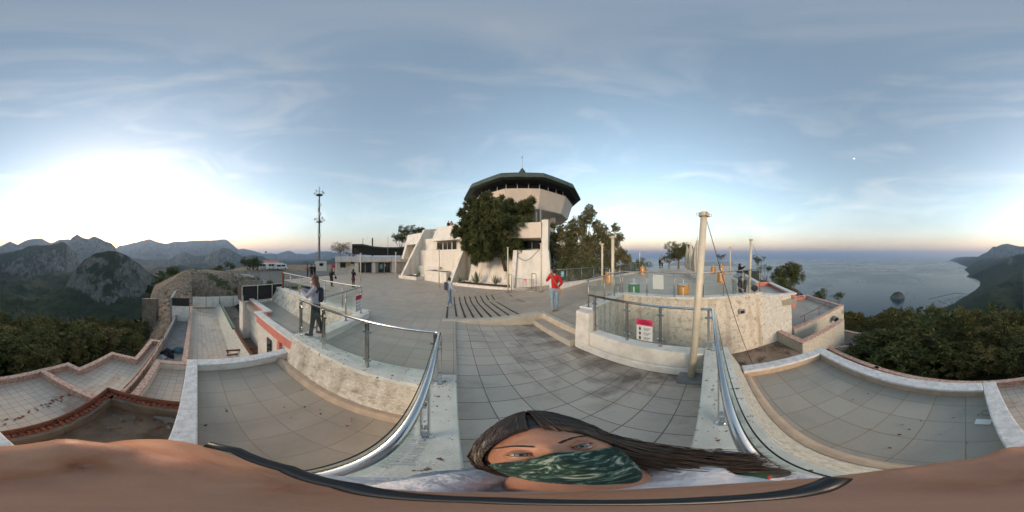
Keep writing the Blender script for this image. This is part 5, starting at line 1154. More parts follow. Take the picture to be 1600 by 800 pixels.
# agaves
def agave(label, px, py, rr, size, seed, z):
    rs = random.Random(seed); q = R(px, py, rr); a = thing('agave_plant', label, 'agave'); a.location = (q.x, q.y, z)
    for k in range(22):
        t = k*2.4; el = rad(30+45*rs.random()); L_ = size*rs.uniform(0.7,1.15); mb = MB(); rings = []
        for i in range(7):
            u = i/6; rr_ = L_*u*math.cos(el+0.35*u); zz = L_*u*math.sin(el)-0.05*u*u; w_ = 0.055*size/0.9*(1.0-u)**0.6*(0.7+1.1*u*(1-u)*2)+0.002
            d = Vector((math.cos(t),math.sin(t),0)); s_ = Vector((-d.y,d.x,0)); c = d*(rr_+0.04)+Vector((0,0,zz+0.03)); rings.append([c-s_*w_, c-Vector((0,0,0.018*(1-u))), c+s_*w_, c+Vector((0,0,0.006))])
        mb.loft(rings).build('leaf', M_agave, a, smooth=True)
agave('leftmost agave in the long planter beside the second buttress', 717, 434, 15.6, 0.85, 1, -0.5)
agave('tall spiky agave in the middle of the long planter', 744, 433, 15.2, 1.25, 2, -0.5)
agave('agave just left of the big pine trunk', 774, 434, 14.9, 0.95, 3, -0.5)
agave('small agave in the low planter by the leftmost buttress', 654, 428, 19.6, 0.9, 4, -0.5)
# ---- forest on the slopes: ~290 nearest trees are things, the rest one mass
def forest_var(seed, tris=2200):
    rs = np.random.RandomState(seed); cl = []; n = 52
    for k in range(n):
        h = rs.uniform(0.06, 1.0)**0.8; rad_ = 0.40*math.sqrt(max(0.02, 1-((h-0.45)/0.58)**2))*rs.uniform(0.35, 1.05); t = rs.uniform(0, 2*math.pi)
        cl.append((rad_*math.cos(t), rad_*math.sin(t), h, rs.uniform(0.06, 0.12)))
    return tri_mesh('crown', needles(np.array(cl), tris//n, 0.055, rs), F_for)
FV = [forest_var(s) for s in (11,12,13,14,15)]
tk = MB(); tk.tube([(0,0,-0.1),(0.02,0,0.3),(0,0.02,0.8)], [0.035,0.026,0.01], 6)
for i in range(6): a = i*1.1; tk.tube([(0,0,0.3+0.07*i),(0.25*math.cos(a),0.25*math.sin(a),0.5+0.07*i)], [0.012,0.004], 4)
TKM = tk.mesh('trunk', M_bark)
rs = random.Random(21); placed = []; cnt = 0; tries = 0
adj = ['shaggy', 'round', 'slender', 'spreading', 'ragged']
while cnt < 290 and tries < 40000:
    tries += 1; low = cnt >= 215
    px = rs.uniform(1195, 1600+262) % 1600; r_ = (7.2+6.5*rs.random()) if low else 8.6+46*rs.random()**1.35
    a = rad((px-800)*0.225+YAW); x, y = r_*math.sin(a), r_*math.cos(a)
    if -9.0 < x < 15.0 and -5.9 < y < 9: continue
    if 4.8 < x < 15.0 and -10.2 < y < 0: continue
    if x < 0 and -5 < y and r_ < 30 and px > 215: continue
    tz = terrain_z(x, y)
    lim = math.tan(rad(17.0+rs.triangular(0,7.0,2.5))) if px > 1190 else math.tan(rad(20.5+rs.triangular(0,8.0,3)))
    if 1190 < px < 1335: lim = math.tan(rad(14+6*(px-1190)/145+rs.uniform(0,2)))
    hmax = ZC - r_*lim - tz; h_ = min(rs.uniform(0.9, 2.0) if low else rs.uniform(4.2, 7.8), hmax)
    if h_ < 0.8: continue
    sp = (0.1*h_+0.2) if low else 0.22*h_+0.35
    if any((x-p[0])**2+(y-p[1])**2 < (sp+p[2])**2*0.50 for p in placed): continue
    placed.append((x, y, sp)); i = cnt % 5
    t = thing('pine_tree', adj[i]+' green pine in the wood that covers the slope below the terraces', 'tree', (x, y, tz-0.1), rs.uniform(0, 6.28), 'pines on the slope below the terraces')
    wd = rs.uniform(1.3, 1.9) if low else rs.uniform(0.8, 1.4); t.scale = (h_*wd, h_*wd, h_)
    for nm, me in (('crown', FV[i]), ('trunk', TKM)): o = bpy.data.objects.new(nm, me); C.objects.link(o); o.parent = t
    cnt += 1
# forest mass
rs = np.random.RandomState(5); tris = []
K = 13000; pxr = np.where(rs.rand(K) < 0.5, rs.uniform(1200, 1600, K), rs.uniform(0, 330, K)); rr_ = 44*np.exp(rs.rand(K)*math.log(1300/44))
for px, r_ in zip(pxr, rr_):
    if r_ < 55 and rs.rand() < 0.4: continue
    if 255 < px < 332 and r_ < 110: continue
    a = rad((px-800)*0.225+YAW); x, y = r_*math.sin(a), r_*math.cos(a); tz = terrain_z(x, y)
    if tz < SEA+4: continue
    s = rs.uniform(3.0, 5.5)*(1+r_/900.0); k = 16
    d = rs.randn(k, 3); d[:, 2] = np.abs(d[:, 2])*1.0; d /= np.linalg.norm(d, axis=1)[:, None]
    c = np.array([x, y, tz])+d*np.array([s*0.5, s*0.5, s*0.8])*rs.uniform(0.5, 1, (k, 1)); e = rs.randn(k, 3, 3)*s*0.20
    tris.append((c[:, None, :]+e).reshape(-1, 3))
fo = bpy.data.objects.new('forest', tri_mesh('forest', np.concatenate(tris), F_far)); C.objects.link(fo); tag(fo, kind='stuff', label='pine forest covering the farther slopes and the valley', cat='forest')
# stones on the mound
rs = np.random.RandomState(8); st = MB()
rock0 = MB().ball((0,0,0), 1, 0.8, 0.6, 7, 5)
for k in range(900):
    px = rs.uniform(212, 430); r_ = rs.uniform(16.3, 31); a = rad((px-800)*0.225+YAW); x, y = r_*math.sin(a), r_*math.cos(a)
    if px < 245 and rs.rand() < 0.3: continue
    s = 0.04+0.16*rs.rand()**3; M_ = Matrix.Rotation(rs.uniform(0,6), 3, 'Z') @ Matrix.Rotation(rs.uniform(-.5,.5), 3, 'X'); tz = terrain_z(x, y)
    st.add([M_ @ Vector((v[0]*s, v[1]*s, v[2]*s))*(1) + Vector((x, y, tz+0.02)) for v in rock0.v], rock0.f)
tag(st.build('rubble_stones', mat('limestone', (0.36,0.31,0.26), 0.95, (0.24,0.19,0.15), 2, 0.5)), kind='stuff')
rs = np.random.RandomState(18); cl = []
for k in range(420):
    px = rs.uniform(215, 430); r_ = rs.uniform(16.5, 32); a = rad((px-800)*0.225+YAW); x, y = r_*math.sin(a), r_*math.cos(a)
    if fbm(np.array(x/4), np.array(y/4), 3) < 0.5: continue
    cl.append((x, y, terrain_z(x, y)+0.05, rs.uniform(0.12, 0.3)))
wo = bpy.data.objects.new('weeds', tri_mesh('weeds', needles(np.array(cl), 26, 0.10, rs, 0.9), F_oliv)); C.objects.link(wo); tag(wo, kind='stuff')
# path, car park, fence, vehicles
mb = MB(); PTH = [(300,428,33),(330,429,35),(360,432,35),(385,436,33),(405,440,30),(420,446,27),(440,452,24)]
pts_ = []
for a in PTH: p = R(a[0], a[1], a[2]); pts_.append(Vector((p.x, p.y, terrain_z(p.x, p.y)+0.12)))
rings = [];
for i, p in enumerate(pts_): d = (pts_[min(i+1,len(pts_)-1)]-pts_[max(i-1,0)]); d.z = 0; d.normalize(); w_ = Vector((-d.y,d.x,0))*0.8; rings.append([p-w_-Vector((0,0,0.6)), p+w_-Vector((0,0,0.6)), p+w_, p-w_])
tag(mb.loft(rings).build('concrete_path', M_conc), kind='structure')
mb = MB(); A1, A2, A3, A4 = P(352,425.5,-3.35), P(520,424,-3.35), P(520,446,-3.35), P(380,446,-3.35)
mb.add([A1*1.15, A2*1.1, A3, A4], [(0,3,2,1)])
for i, v in enumerate(mb.v): mb.v[i] = (v[0], v[1], -3.35)
tag(mb.build('car_park', M_asph), kind='structure')
def vehicle(label, p, rz, Lx, h, col, kind):
    v = thing('parked_'+kind, label, kind); v.location = p; v.rotation_euler.z = rz
    prof = [(-Lx/2,0.35),(Lx/2,0.35),(Lx/2,0.9),(Lx/2-0.15,1.0),(Lx/2-0.5,h),(-Lx/2+0.25,h),(-Lx/2,1.0)] if kind != 'car' else [(-Lx/2,0.3),(Lx/2,0.3),(Lx/2,0.75),(Lx/2-1.0,0.9),(Lx/2-1.7,h),(-Lx/2+1.0,h),(-Lx/2+0.2,0.9)]
    n = len(prof); MB().add([(x,-0.95,z) for x,z in prof]+[(x,0.95,z) for x,z in prof], [tuple(range(n)), tuple(reversed(range(n,2*n)))]+[(i,n+i,n+(i+1)%n,(i+1)%n) for i in range(n)]).build('body', mat('paint_'+label[:5]+str(len(MATS)), col, 0.35), v, bevel=0.05)
    for s in (-1,1):
        for x_ in (-Lx*0.32, Lx*0.32): MB().tube([(x_,s*0.80,0.34),(x_,s*0.98,0.34)], 0.34, 14).build('wheel', M_gasket, v)
    nb = 5 if Lx > 6 else 2
    for s in (-1,1):
        for i in range(nb): x0 = -Lx*0.36+i*Lx*0.72/nb; MB().box(x0,x0+Lx*0.64/nb,s*0.955-0.005,s*0.955+0.005,h*0.55,h*0.86).build('window', M_win, v)
for i, (px_, kind, L_, h_, col, lab) in enumerate(((394,'van',5.5,2.2,(0.6,0.6,0.58),'white van leftmost in the row beyond the car park'),(402,'van',5.5,2.3,(0.55,0.57,0.58),'pale van second from the left beyond the car park'),(412,'bus',8,2.5,(0.6,0.6,0.6),'white minibus with dark windows in the middle of the row'),(421,'car',4.4,1.5,(0.45,0.16,0.10),'reddish car between the white buses'),(429,'bus',8,2.6,(0.62,0.62,0.6),'white minibus second from the right in the row'),(438,'van',5.6,2.2,(0.58,0.58,0.57),'white van at the right end of the row'))):
    a_ = rad((px_-800)*0.225+YAW); r_ = 66; vehicle(lab, Vector((r_*math.sin(a_), r_*math.cos(a_), -3.34)), -a_+0.1*i, L_, h_, col, kind)
kb = thing('red_roofed_kiosk', 'small kiosk with a red roof behind the parked buses', 'kiosk'); a_ = rad((424-800)*0.225+YAW); kb.location = (72*math.sin(a_), 72*math.cos(a_), -3.4); kb.rotation_euler.z = -a_
MB().box(-3.2,3.2,-1.5,1.5,0,2.6).build('wall', M_fac, kb); MB().hexa([(-3.5,-1.8,2.6),(3.5,-1.8,2.6),(3.5,1.8,2.6),(-3.5,1.8,2.6)], [(-3.3,-0.2,3.5),(3.3,-0.2,3.5),(3.3,0.2,3.5),(-3.3,0.2,3.5)]).build('roof', M_salmon, kb)
lp_ = thing('lamp_post', 'slender lamp post with round head standing in the car park', 'lamp post'); a_ = rad((415.5-800)*0.225+YAW); lp_.location = (58*math.sin(a_), 58*math.cos(a_), -3.4)
MB().tube([(0,0,0),(0,0,6.6)], 0.07, 6).build('post', M_steel2, lp_); MB().ball((0,0,6.9), 0.38, 0.38, 0.3, 12, 8).build('lamp_head', M_ink, lp_)
def mesh_fence(label, pts, h=1.6, col=None):
    f = thing('wire_fence', label, 'fence'); m_ = col or mat('green_fence_paint', (0.04,0.09,0.07), 0.6)
    pts = [Vector(p) for p in pts]; tot = sum((b-a).length for a,b in zip(pts,pts[1:]))
    wires = MB()
    for a, b in zip(pts, pts[1:]):
        n = max(1, int((b-a).length/2.4))
        for i in range(n): q = a.lerp(b, i/n); MB().tube([q, q+Vector((0,0,h))], 0.04, 5).build('post', m_, f)
        for k in range(5): wires.tube([a+Vector((0,0,h*(k+1)/5)), b+Vector((0,0,h*(k+1)/5))], 0.012, 4)
    wires.build('wire_mesh', m_, f)
zp = lambda px, r: (lambda a: (r*math.sin(a), r*math.cos(a), terrain_z(r*math.sin(a), r*math.cos(a))))(rad((px-800)*0.225+YAW))
mesh_fence('green wire fence following the path over the rubble mound', [zp(296,36),zp(330,38.5),(zp(362,38.5)),(zp(385,36)),zp(405,33),zp(422,29.5),zp(441,26)])
mesh_fence('thin green wire fence in front of the car park edge', [zp(330,55),zp(372,50),zp(405,44),zp(440,40)], 1.5)
# boats, island, marina
isl_c = P(1402, 466, SEA); rs = np.random.RandomState(2)
n1, n2 = 40, 64; th = np.linspace(0, 2*math.pi, n2, endpoint=False); rings = []
for j in range(n1+1):
    u = 1-j/n1; rr2 = 98*u; q = []
    for t in th:
        e = 1+0.22*math.sin(2*t+0.6)+0.10*math.sin(3*t+2)+0.18*(float(fbm(np.array(2+math.cos(t)*1.5), np.array(2+math.sin(t)*1.5), 4))-0.5)
        z = 100*(1-u**2.8)*(1+0.35*math.cos(t-2.4)*u)+14*(float(fbm(np.array(5+u*3*math.cos(t)), np.array(5+u*3*math.sin(t)), 4))-0.5)*(1 if u > 0 else 0)
        q.append((rr2*e*math.cos(t)*0.95, rr2*e*math.sin(t)*0.75, -4+z*(0.0 if u >= 1 else 1)))
    rings.append(q)
mi, ti, bi = newmat('island_rock'); g = ti.nodes.new('ShaderNodeNewGeometry'); sx_ = ti.nodes.new('ShaderNodeSeparateXYZ'); ti.links.new(g.outputs['True Normal'], sx_.inputs[0]); mr1 = ti.nodes.new('ShaderNodeMapRange'); mr1.inputs['From Min'].default_value = 0.30; mr1.inputs['From Max'].default_value = 0.5; ti.links.new(sx_.outputs[2], mr1.inputs['Value']); mx1 = ti.nodes.new('ShaderNodeMixRGB'); mx1.inputs[1].default_value = (0.13,0.12,0.10,1); mx1.inputs[2].default_value = (0.03,0.04,0.02,1); ti.links.new(mr1.outputs[0], mx1.inputs[0]); ti.links.new(mx1.outputs[0], bi.inputs['Base Color']); bi.inputs['Roughness'].default_value = 0.95
isl = MB().loft(rings, cap=False).build('island', mi, smooth=False, loc=isl_c); tag(isl, kind='structure')
bw = thing('breakwater', 'long bent stone breakwater closing the marina off the coast', 'breakwater')
B0, B1, B2 = P(1451,467,SEA), P(1492,457.5,SEA), P(1512,459.5,SEA)
MB().seg(B0, B1, 14, SEA-3, SEA+4).build('mole', M_conc, bw); MB().seg(B1, B2, 16, SEA-3, SEA+4).build('mole', M_conc, bw)
MB().seg(P(1466,471,SEA), P(1482,475,SEA), 12, SEA-3, SEA+3).build('mole', M_conc, bw)
qy = tag(MB().prism([tuple(P(a,b_,SEA))[:2] for a,b_ in ((1484,480),(1494,476),(1506,468),(1514,462),(1520,462),(1512,471),(1496,484))], SEA-3, SEA+2).build('marina_quay', mat('pale_quay', (0.42,0.38,0.34), 0.9, (0.25,0.22,0.2), 0.05)), kind='structure')
bt = MB().hexa([(-7,-1.4,0),(5,-1.8,0),(5,1.8,0),(-7,1.4,0)], [(-7,-2.0,2.4),(9,-0.3,2.8),(9,0.3,2.8),(-7,2.0,2.4)]).mesh('hull', M_signw)
cbm = MB().hexa([(-4,-1.4,2.4),(2,-1.4,2.5),(2,1.4,2.5),(-4,1.4,2.4)], [(-3.6,-1.1,4.2),(0.8,-1.1,4.2),(0.8,1.1,4.2),(-3.6,1.1,4.2)]).mesh('cabin', M_ink)
rs = random.Random(4); nb_ = 0
for row in range(6):
    a_, b2 = P(1469+row*6.5, 466-row*1.2+2, SEA), P(1484+row*5.2, 476-row*2.4, SEA)
    pn = MB().seg(a_, b2, 4, SEA-1, SEA+1.2).build('floating_pontoon', M_conc); tag(pn, 'long pale floating pontoon with moored boats in the marina', 'pontoon', 'marina pontoons')
    for i in range(13):
        if rs.random() < 0.15: continue
        q = a_.lerp(b2, (i+0.5)/13); d = (b2-a_).normalized(); n_v = Vector((-d.y,d.x,0))*rs.choice((-12,12)); b = thing('moored_boat', 'small white boat moored at a pontoon in the marina', 'boat', (q.x+n_v.x, q.y+n_v.y, SEA), math.atan2(d.x,-d.y)+rs.uniform(-.1,.1), 'boats moored in the marina')
        b.scale = (1.9,1.9,1.9)
        for nm, me in (('hull', bt), ('cabin', cbm)): o = bpy.data.objects.new(nm, me); C.objects.link(o); o.parent = b
for px_, py_, lab in ((1428,464.5,'lone white boat under way near the rocky island'),(1418,458,'tiny boat farther out beyond the rocky island'),(1429,418.5,'distant boat on the bright water near the headland')):
    q = P(px_, py_, SEA); b = thing('motor_boat', lab, 'boat', (q.x,q.y,SEA-(q.x**2+q.y**2)/(2*RE)), 0.8); sc = 2.0 if py_ > 430 else 4; b.scale = (sc,sc,sc)
    for nm, me in (('hull', bt), ('cabin', cbm)): o = bpy.data.objects.new(nm, me); C.objects.link(o); o.parent = b

def ribbon(name, pts, w_, m_, lift=3.0):
    rings = []
    V = []
    for px_, py_, z_ in pts: q = P(px_, py_, z_); V.append(q)
    for i, p in enumerate(V): d = (V[min(i+1,len(V)-1)]-V[max(i-1,0)]); d.z = 0; d.normalize(); n_ = Vector((-d.y,d.x,0))*w_/2; rings.append([p-n_-Vector((0,0,8)), p+n_-Vector((0,0,8)), p+n_, p-n_])
    return tag(MB().loft(rings).build(name, m_), kind='structure')
mo = thing('moon', 'small pale moon high in the clear sky over the sea', 'moon'); q = R(1334.5, 248, 150000); mo.location = q
mm_ = bpy.data.materials.new('moonlight'); mm_.use_nodes = True; mm_.node_tree.nodes['Principled BSDF'].inputs['Emission Color'].default_value = (1,0.98,0.95,1); mm_.node_tree.nodes['Principled BSDF'].inputs['Emission Strength'].default_value = 0.7
MB().ball((0,0,0), 520, nu=20, nv=12).build('moon_disc', mm_, mo, smooth=True)

# ================================================================== PEOPLE
def bake(mb, voxel, name, m, parent=None, smooth_it=4, factor=0.5):
    o = bpy.data.objects.new('tmp', mb.mesh('tmp')); C.objects.link(o)
    r_ = o.modifiers.new('r', 'REMESH'); r_.mode = 'VOXEL'; r_.voxel_size = voxel; r_.use_smooth_shade = True
    if smooth_it: sm_ = o.modifiers.new('s', 'SMOOTH'); sm_.iterations = smooth_it; sm_.factor = factor
    bpy.context.view_layer.update()
    dg = bpy.context.evaluated_depsgraph_get(); me = bpy.data.meshes.new_from_object(o.evaluated_get(dg)); me.name = name
    me.materials.clear(); me.materials.append(m); bpy.data.objects.remove(o)
    q = bpy.data.objects.new(name, me); C.objects.link(q)
    if parent: q.parent = parent
    return q
_cm = {}
def cloth(name, col, rough=0.9, col2=None, sc=25):
    if name not in _cm: _cm[name] = mat(name, col, rough, col2 or tuple(c*0.75 for c in col), sc, 0.3, obj=True)
    return _cm[name]
BASE = dict(pel=(0,0,.53), waist=(0,0,.61), chest=(0,0,.73), neck=(0,0,.83), head=(0,.012,.925),
    shL=(-.105,0,.805), elL=(-.135,-.01,.64), wrL=(-.14,.03,.50), shR=(.105,0,.805), elR=(.135,-.01,.64), wrR=(.14,.03,.50),
    hiL=(-.05,0,.51), knL=(-.055,.01,.285), anL=(-.06,-.005,.045), toL=(-.065,.075,.018), hiR=(.05,0,.51), knR=(.055,.01,.285), anR=(.06,-.005,.045), toR=(.065,.075,.018))
def person(label, pos, face, H, top, legs, hair, J=None, hair_len=0.0, vox=0.013, shoes=None, skirt=None, mask=False, sleeve=1.0, legbare=False, coat=0.0, group=None, build=1.0, topname='jacket'):
    T = thing('person', label, 'person', pos, rad(-face), group); K = dict(BASE); K.update(J or {}); V = {k: Vector(v)*H for k, v in K.items()}; b = build
    c = lambda mb, a, d, ra, rb: mb.cap(V[a] if isinstance(a, str) else a, V[d] if isinstance(d, str) else d, ra*H*b, rb*H*b)
    hd = V['head']; up = (V['head']-V['neck']).normalized(); upM = up.to_track_quat('Z', 'Y').to_matrix()
    fw = Vector((0,1,0)); fw = (fw-up*fw.dot(up)).normalized(); M_ = Matrix((fw.cross(up), fw, up)).transposed()
    B_ = MB()
    c(B_, 'pel', 'waist', .068, .058); c(B_, 'waist', 'chest', .058, .068); c(B_, 'chest', 'neck', .06, .03); c(B_, 'shL', 'shR', .032, .032); c(B_, 'neck', 'head', .028, .028)
    B_.ball(hd, .046*H, .056*H, .068*H, 16, 12, M_); B_.ball(hd+M_@Vector((0,.052*H,-.012*H)), .010*H, .014*H, .016*H, 8, 6, M_); B_.ball(hd+M_@Vector((0,.02*H,-.045*H)), .03*H, .032*H, .03*H, 10, 8, M_)
    for s in (-1,1): B_.ball(hd+M_@Vector((s*.046*H,-.002*H,-.008*H)), .008*H, .010*H, .017*H, 8, 6, M_)
    for s in 'LR':
        c(B_, 'sh'+s, 'el'+s, .029, .023); c(B_, 'el'+s, 'wr'+s, .023, .015)
        c(B_, 'hi'+s, 'kn'+s, .052, .034); c(B_, 'kn'+s, 'an'+s, .034, .021); c(B_, 'an'+s, 'to'+s, .022, .016)
        d = (V['wr'+s]-V['el'+s]).normalized(); sd = d.cross(Vector((0,0,1))); sd = sd.normalized() if sd.length > .1 else Vector((1,0,0)); w_ = V['wr'+s]
        B_.cap(w_, w_+d*.045*H, .016*H, .018*H)
        for i, L_ in enumerate((.034,.040,.038,.030)): a = w_+d*.05*H+sd*(i-1.5)*.010*H; B_.cap(a, a+d*L_*H*0.6+Vector((0,.01*H,0)), .0062*H, .0052*H, 6); 
        B_.cap(w_+d*.015*H, w_+d*.04*H+sd*.030*H, .008*H, .006*H, 6)
    bake(B_, vox*0.75, 'body', M_skin, T, 2)
    Tm = MB(); c(Tm, 'pel' if coat <= 0 else V['pel']-Vector((0,0,coat*H)), 'waist', .078+coat*.15, .070); c(Tm, 'waist', 'chest', .072, .080); c(Tm, 'chest', V['neck']-up*.02*H, .072, .036); c(Tm, 'shL', 'shR', .040, .040)
    for s in 'LR':
        e = V['el'+s].lerp(V['wr'+s], sleeve); c(Tm, 'sh'+s, 'el'+s, .039, .032); c(Tm, 'el'+s, e, .032, .025)
    bake(Tm, vox, topname, top, T, 3)
    Lm = MB()
    if skirt: c(Lm, 'waist', 'pel', .066, .088); Lm.loft([[V['pel']+Vector((r*H*math.cos(t)*1.05, r*H*math.sin(t)*0.85, z*H)) for t in [2*math.pi*i/18 for i in range(18)]] for r, z in ((.07,.06),(.095,-.02),(.115,-.13),(.11,-.135))]); bake(Lm, vox, 'skirt', skirt, T, 2)
    else:
        c(Lm, 'waist', 'pel', .064, .080)
        for s in 'LR': c(Lm, 'hi'+s, 'kn'+s, .062, .042); c(Lm, 'kn'+s, V['an'+s]+Vector((0,0,.012*H)), .042, .031)
        bake(Lm, vox, 'trousers', legs, T, 2)
    if skirt and legs:
        Lm = MB()
        for s in 'LR': c(Lm, 'hi'+s, 'kn'+s, .055, .037); c(Lm, 'kn'+s, 'an'+s, .037, .024)
        bake(Lm, vox, 'tights', legs, T, 1)
    for s in 'LR':
        Sm = MB(); c(Sm, V['an'+s]+Vector((0,-.012*H,-.015*H)), 'to'+s, .028, .022); bake(Sm, vox*0.8, 'shoe', shoes or M_blackc, T, 1)
    Hm = MB(); Hm.ball(hd+M_@Vector((0,-.014*H,.014*H)), .054*H, .060*H, .066*H, 14, 10, M_)
    if hair_len > 0:
        n = 5
        for i in range(n):
            t = (i/(n-1)-0.5)*2; a = hd+M_@Vector((t*.042*H, (-.035+.02*abs(t))*H, .0)); e = V['neck']+Vector((t*.062*H, (-.045+.012*abs(t))*H, (0.05-hair_len)*H)); Hm.cap(a, a.lerp(e, .5)+Vector((t*.012*H,-.012*H,0)), .026*H, .030*H, 8); Hm.cap(a.lerp(e, .5)+Vector((t*.012*H,-.012*H,0)), e, .030*H, .016*H, 8)
    bake(Hm, vox*0.8, 'hair', hair, T, 1)
    for s in (-1,1): MB().ball(hd+M_@Vector((s*.019*H,.049*H,.004*H)), .006*H, .005*H, .004*H, 8, 6, M_).build('eye', M_black, T)
    if mask: MB().ball(hd+M_@Vector((0,.030*H,-.026*H)), .036*H, .036*H, .026*H, 14, 10, M_).build('face_mask', M_signw, T, smooth=True)
    else: MB().ball(hd+M_@Vector((0,.047*H,-.034*H)), .013*H, .006*H, .003*H, 8, 6, M_).build('mouth', M_signr, T)
    return T, V
def held(name, label, cat, mb, m, T, V, off, **k):
    o = mb.build(name, m, bevel=0.01); M4 = Matrix.Rotation(T.rotation_euler.z, 4, 'Z'); o.location = Vector(T.location)+M4@(V+Vector(off)); o.rotation_euler.z = T.rotation_euler.z; return tag(o, label, cat)
hair_brown = cloth('auburn_hair', (0.10,0.035,0.02), 0.6, sc=60); hair_dark = cloth('dark_hair', (0.018,0.012,0.010), 0.6, sc=60); hair_mid = cloth('ombre_hair', (0.07,0.04,0.025), 0.6, sc=40)
lilac = cloth('grey_lilac_sweatshirt', (0.40,0.40,0.46)); dkleg = cloth('dark_leggings', (0.028,0.035,0.036)); jean = cloth('blue_denim', (0.15,0.22,0.30)); red = cloth('red_sweater', (0.50,0.012,0.022)); blk = cloth('black_fabric', (0.014,0.013,0.016)); wht = cloth('pale_blue_shirt', (0.50,0.54,0.60))
# 1 woman photographing by the near rail
p1 = Vector((-2.74, 2.42, 0.19)); u1 = math.degrees(math.atan2(-1,-0.15))
T, V = person('woman in pale sweatshirt and dark leggings taking a photo beside the near rail', p1, -128, 1.48, lilac, dkleg, hair_brown,
   J=dict(elL=(-.13,.10,.69), wrL=(-.05,.21,.765), elR=(.13,.10,.69), wrR=(.04,.21,.765), knL=(-.06,.03,.285), anL=(-.06,.06,.045), toL=(-.065,.135,.018), anR=(.06,-.09,.045), knR=(.055,-.03,.285), toR=(.07,-.015,.018), head=(0,.02,.925)), hair_len=0.14, vox=0.009, mask=True, shoes=cloth('grey_shoes',(0.05,0.05,0.055)), topname='sweatshirt')
for s in (-1,1):
    pass
held('phone', 'phone in a yellow green case held up by the woman by the near rail', 'phone', MB().box(-.085,.085,-.006,.006,-.042,.042), cloth('lime_case',(0.45,0.60,0.05)), T, (V['wrL']+V['wrR'])/2, (0,.06,.045))
held('backpack', 'small dark backpack on the back of the woman by the near rail', 'backpack', MB().loft([[( .10*math.cos(t)*w, -.06+.055*math.sin(t)*w, z) for t in [2*math.pi*i/16 for i in range(16)]] for w,z in ((.5,-.17),(1,-.15),(1.1,0),(.95,.12),(.5,.17))]), cloth('navy_bag',(0.03,0.035,0.05)), T, V['chest'], (0,-.065,-.05))
# 2, 3 women beyond the second rail
T, V = person('woman in black coat with long two tone hair holding a bag strap on the plaza', G(518,447.5)+Vector((0,0,0.0)), 0, 1.63, blk, cloth('dark_jeans',(0.04,0.05,0.07)), hair_mid, J=dict(elR=(.15,.04,.66), wrR=(.17,.13,.62), anL=(-.03,.02,.045), toL=(-.03,.09,.018)), hair_len=0.17, coat=0.06, topname='coat')
held('handbag', 'black handbag hanging beside the long haired woman in black coat', 'handbag', MB().hexa([(-.11,-.05,-.30),(.11,-.05,-.30),(.11,.05,-.30),(-.11,.05,-.30)], [(-.07,-.03,-.08),(.07,-.03,-.08),(.07,.03,-.08),(-.07,.03,-.08)]), M_blackc, T, V['wrR'], (0.02,0,0))
person('woman in black top and dark red skirt standing near the glass doors', G(552,449), 8, 1.62, blk, cloth('nude_tights',(0.12,0.07,0.055)), hair_dark, J=dict(elL=(-.12,.06,.66), wrL=(-.06,.12,.70), elR=(.12,.06,.66), wrR=(.05,.12,.70)), hair_len=0.12, skirt=cloth('wine_skirt',(0.12,0.02,0.025)))
# dark group beside the hut
for (px_,py_,lab,fc) in ((480.5,431,'leftmost figure of the dark group by the hut rail, in brown jacket',30),(487,431,'middle figure of the dark clothed group by the hut rail',-40),(492,431,'right figure of the dark clothed group by the hut rail',200)):
    q = G(px_, 443); a_ = rad((px_-800)*0.225+YAW); q = Vector((20*math.sin(a_), 20*math.cos(a_), 0)); q.z = pz(q.x, q.y)
    person(lab, q, fc, 1.72, cloth('brown_jacket',(0.08,0.05,0.04)) if px_ < 482 else blk, blk, hair_dark, vox=0.02)
# man walking on the ramp, woman in red
q = G(702,477.5)
T, V = person('person with short hair in pale shirt and jeans carrying a grey backpack', q, 75, 1.50, wht, jean, hair_dark, J=dict(elR=(.14,.05,.655), wrR=(.16,.17,.56), elL=(-.13,-.04,.64), wrL=(-.13,.02,.50), anL=(-.05,.07,.045), toL=(-.05,.145,.018), knL=(-.055,.05,.285), anR=(.05,-.06,.045), toR=(.05,.015,.018)), shoes=cloth('white_shoes',(0.6,0.6,0.58)), topname='shirt')
held('backpack', 'grey backpack on the person in pale shirt walking on the ramp', 'backpack', MB().box(-.12,.12,-.11,.03,-.22,.17), cloth('grey_bag',(0.10,0.10,0.12)), T, V['chest'], (0,-.15,-.02))
q = G(866.5,486.5)
T, V = person('woman in red sweater and light jeans seen from behind, hand raised to her face', q, 28, 1.66, red, cloth('light_denim',(0.22,0.32,0.40)), hair_dark, J=dict(elL=(-.16,.06,.72), wrL=(-.07,.10,.87), elR=(.15,-.03,.66), wrR=(.12,.08,.58), anL=(-.045,-.03,.045), toL=(-.05,.04,.018), anR=(.045,.03,.045), toR=(.06,.10,.018)), vox=0.011, sleeve=0.95, shoes=cloth('tan_sandals',(0.28,0.15,0.09)), topname='sweater')
MB().ball(V['head']+Vector((0,-.03,.085)), .05, .05, .045, 12, 8).build('hair_bun', hair_dark, T, smooth=True)
hb = held('shoulder_bag', 'tan shoulder bag at the hip of the woman in red', 'handbag', MB().hexa([(-.045,-.11,-.13),(.045,-.11,-.13),(.045,.11,-.13),(-.045,.11,-.13)], [(-.03,-.09,.06),(.03,-.09,.06),(.03,.09,.06),(-.03,.09,.06)]), cloth('tan_leather',(0.42,0.20,0.06)), T, V['pel'], (.17,-.02,.0))
stp_ = MB().tube([Vector((-.36,-.03,.58))*1, Vector((-.27,-.13,.45)), Vector((-.17,-.165,.28)), Vector((-.05,-.14,.12)), Vector((0,-.05,.05))], 0.012, 6).build('strap', cloth('tan_leather',(0.42,0.20,0.06)), hb)
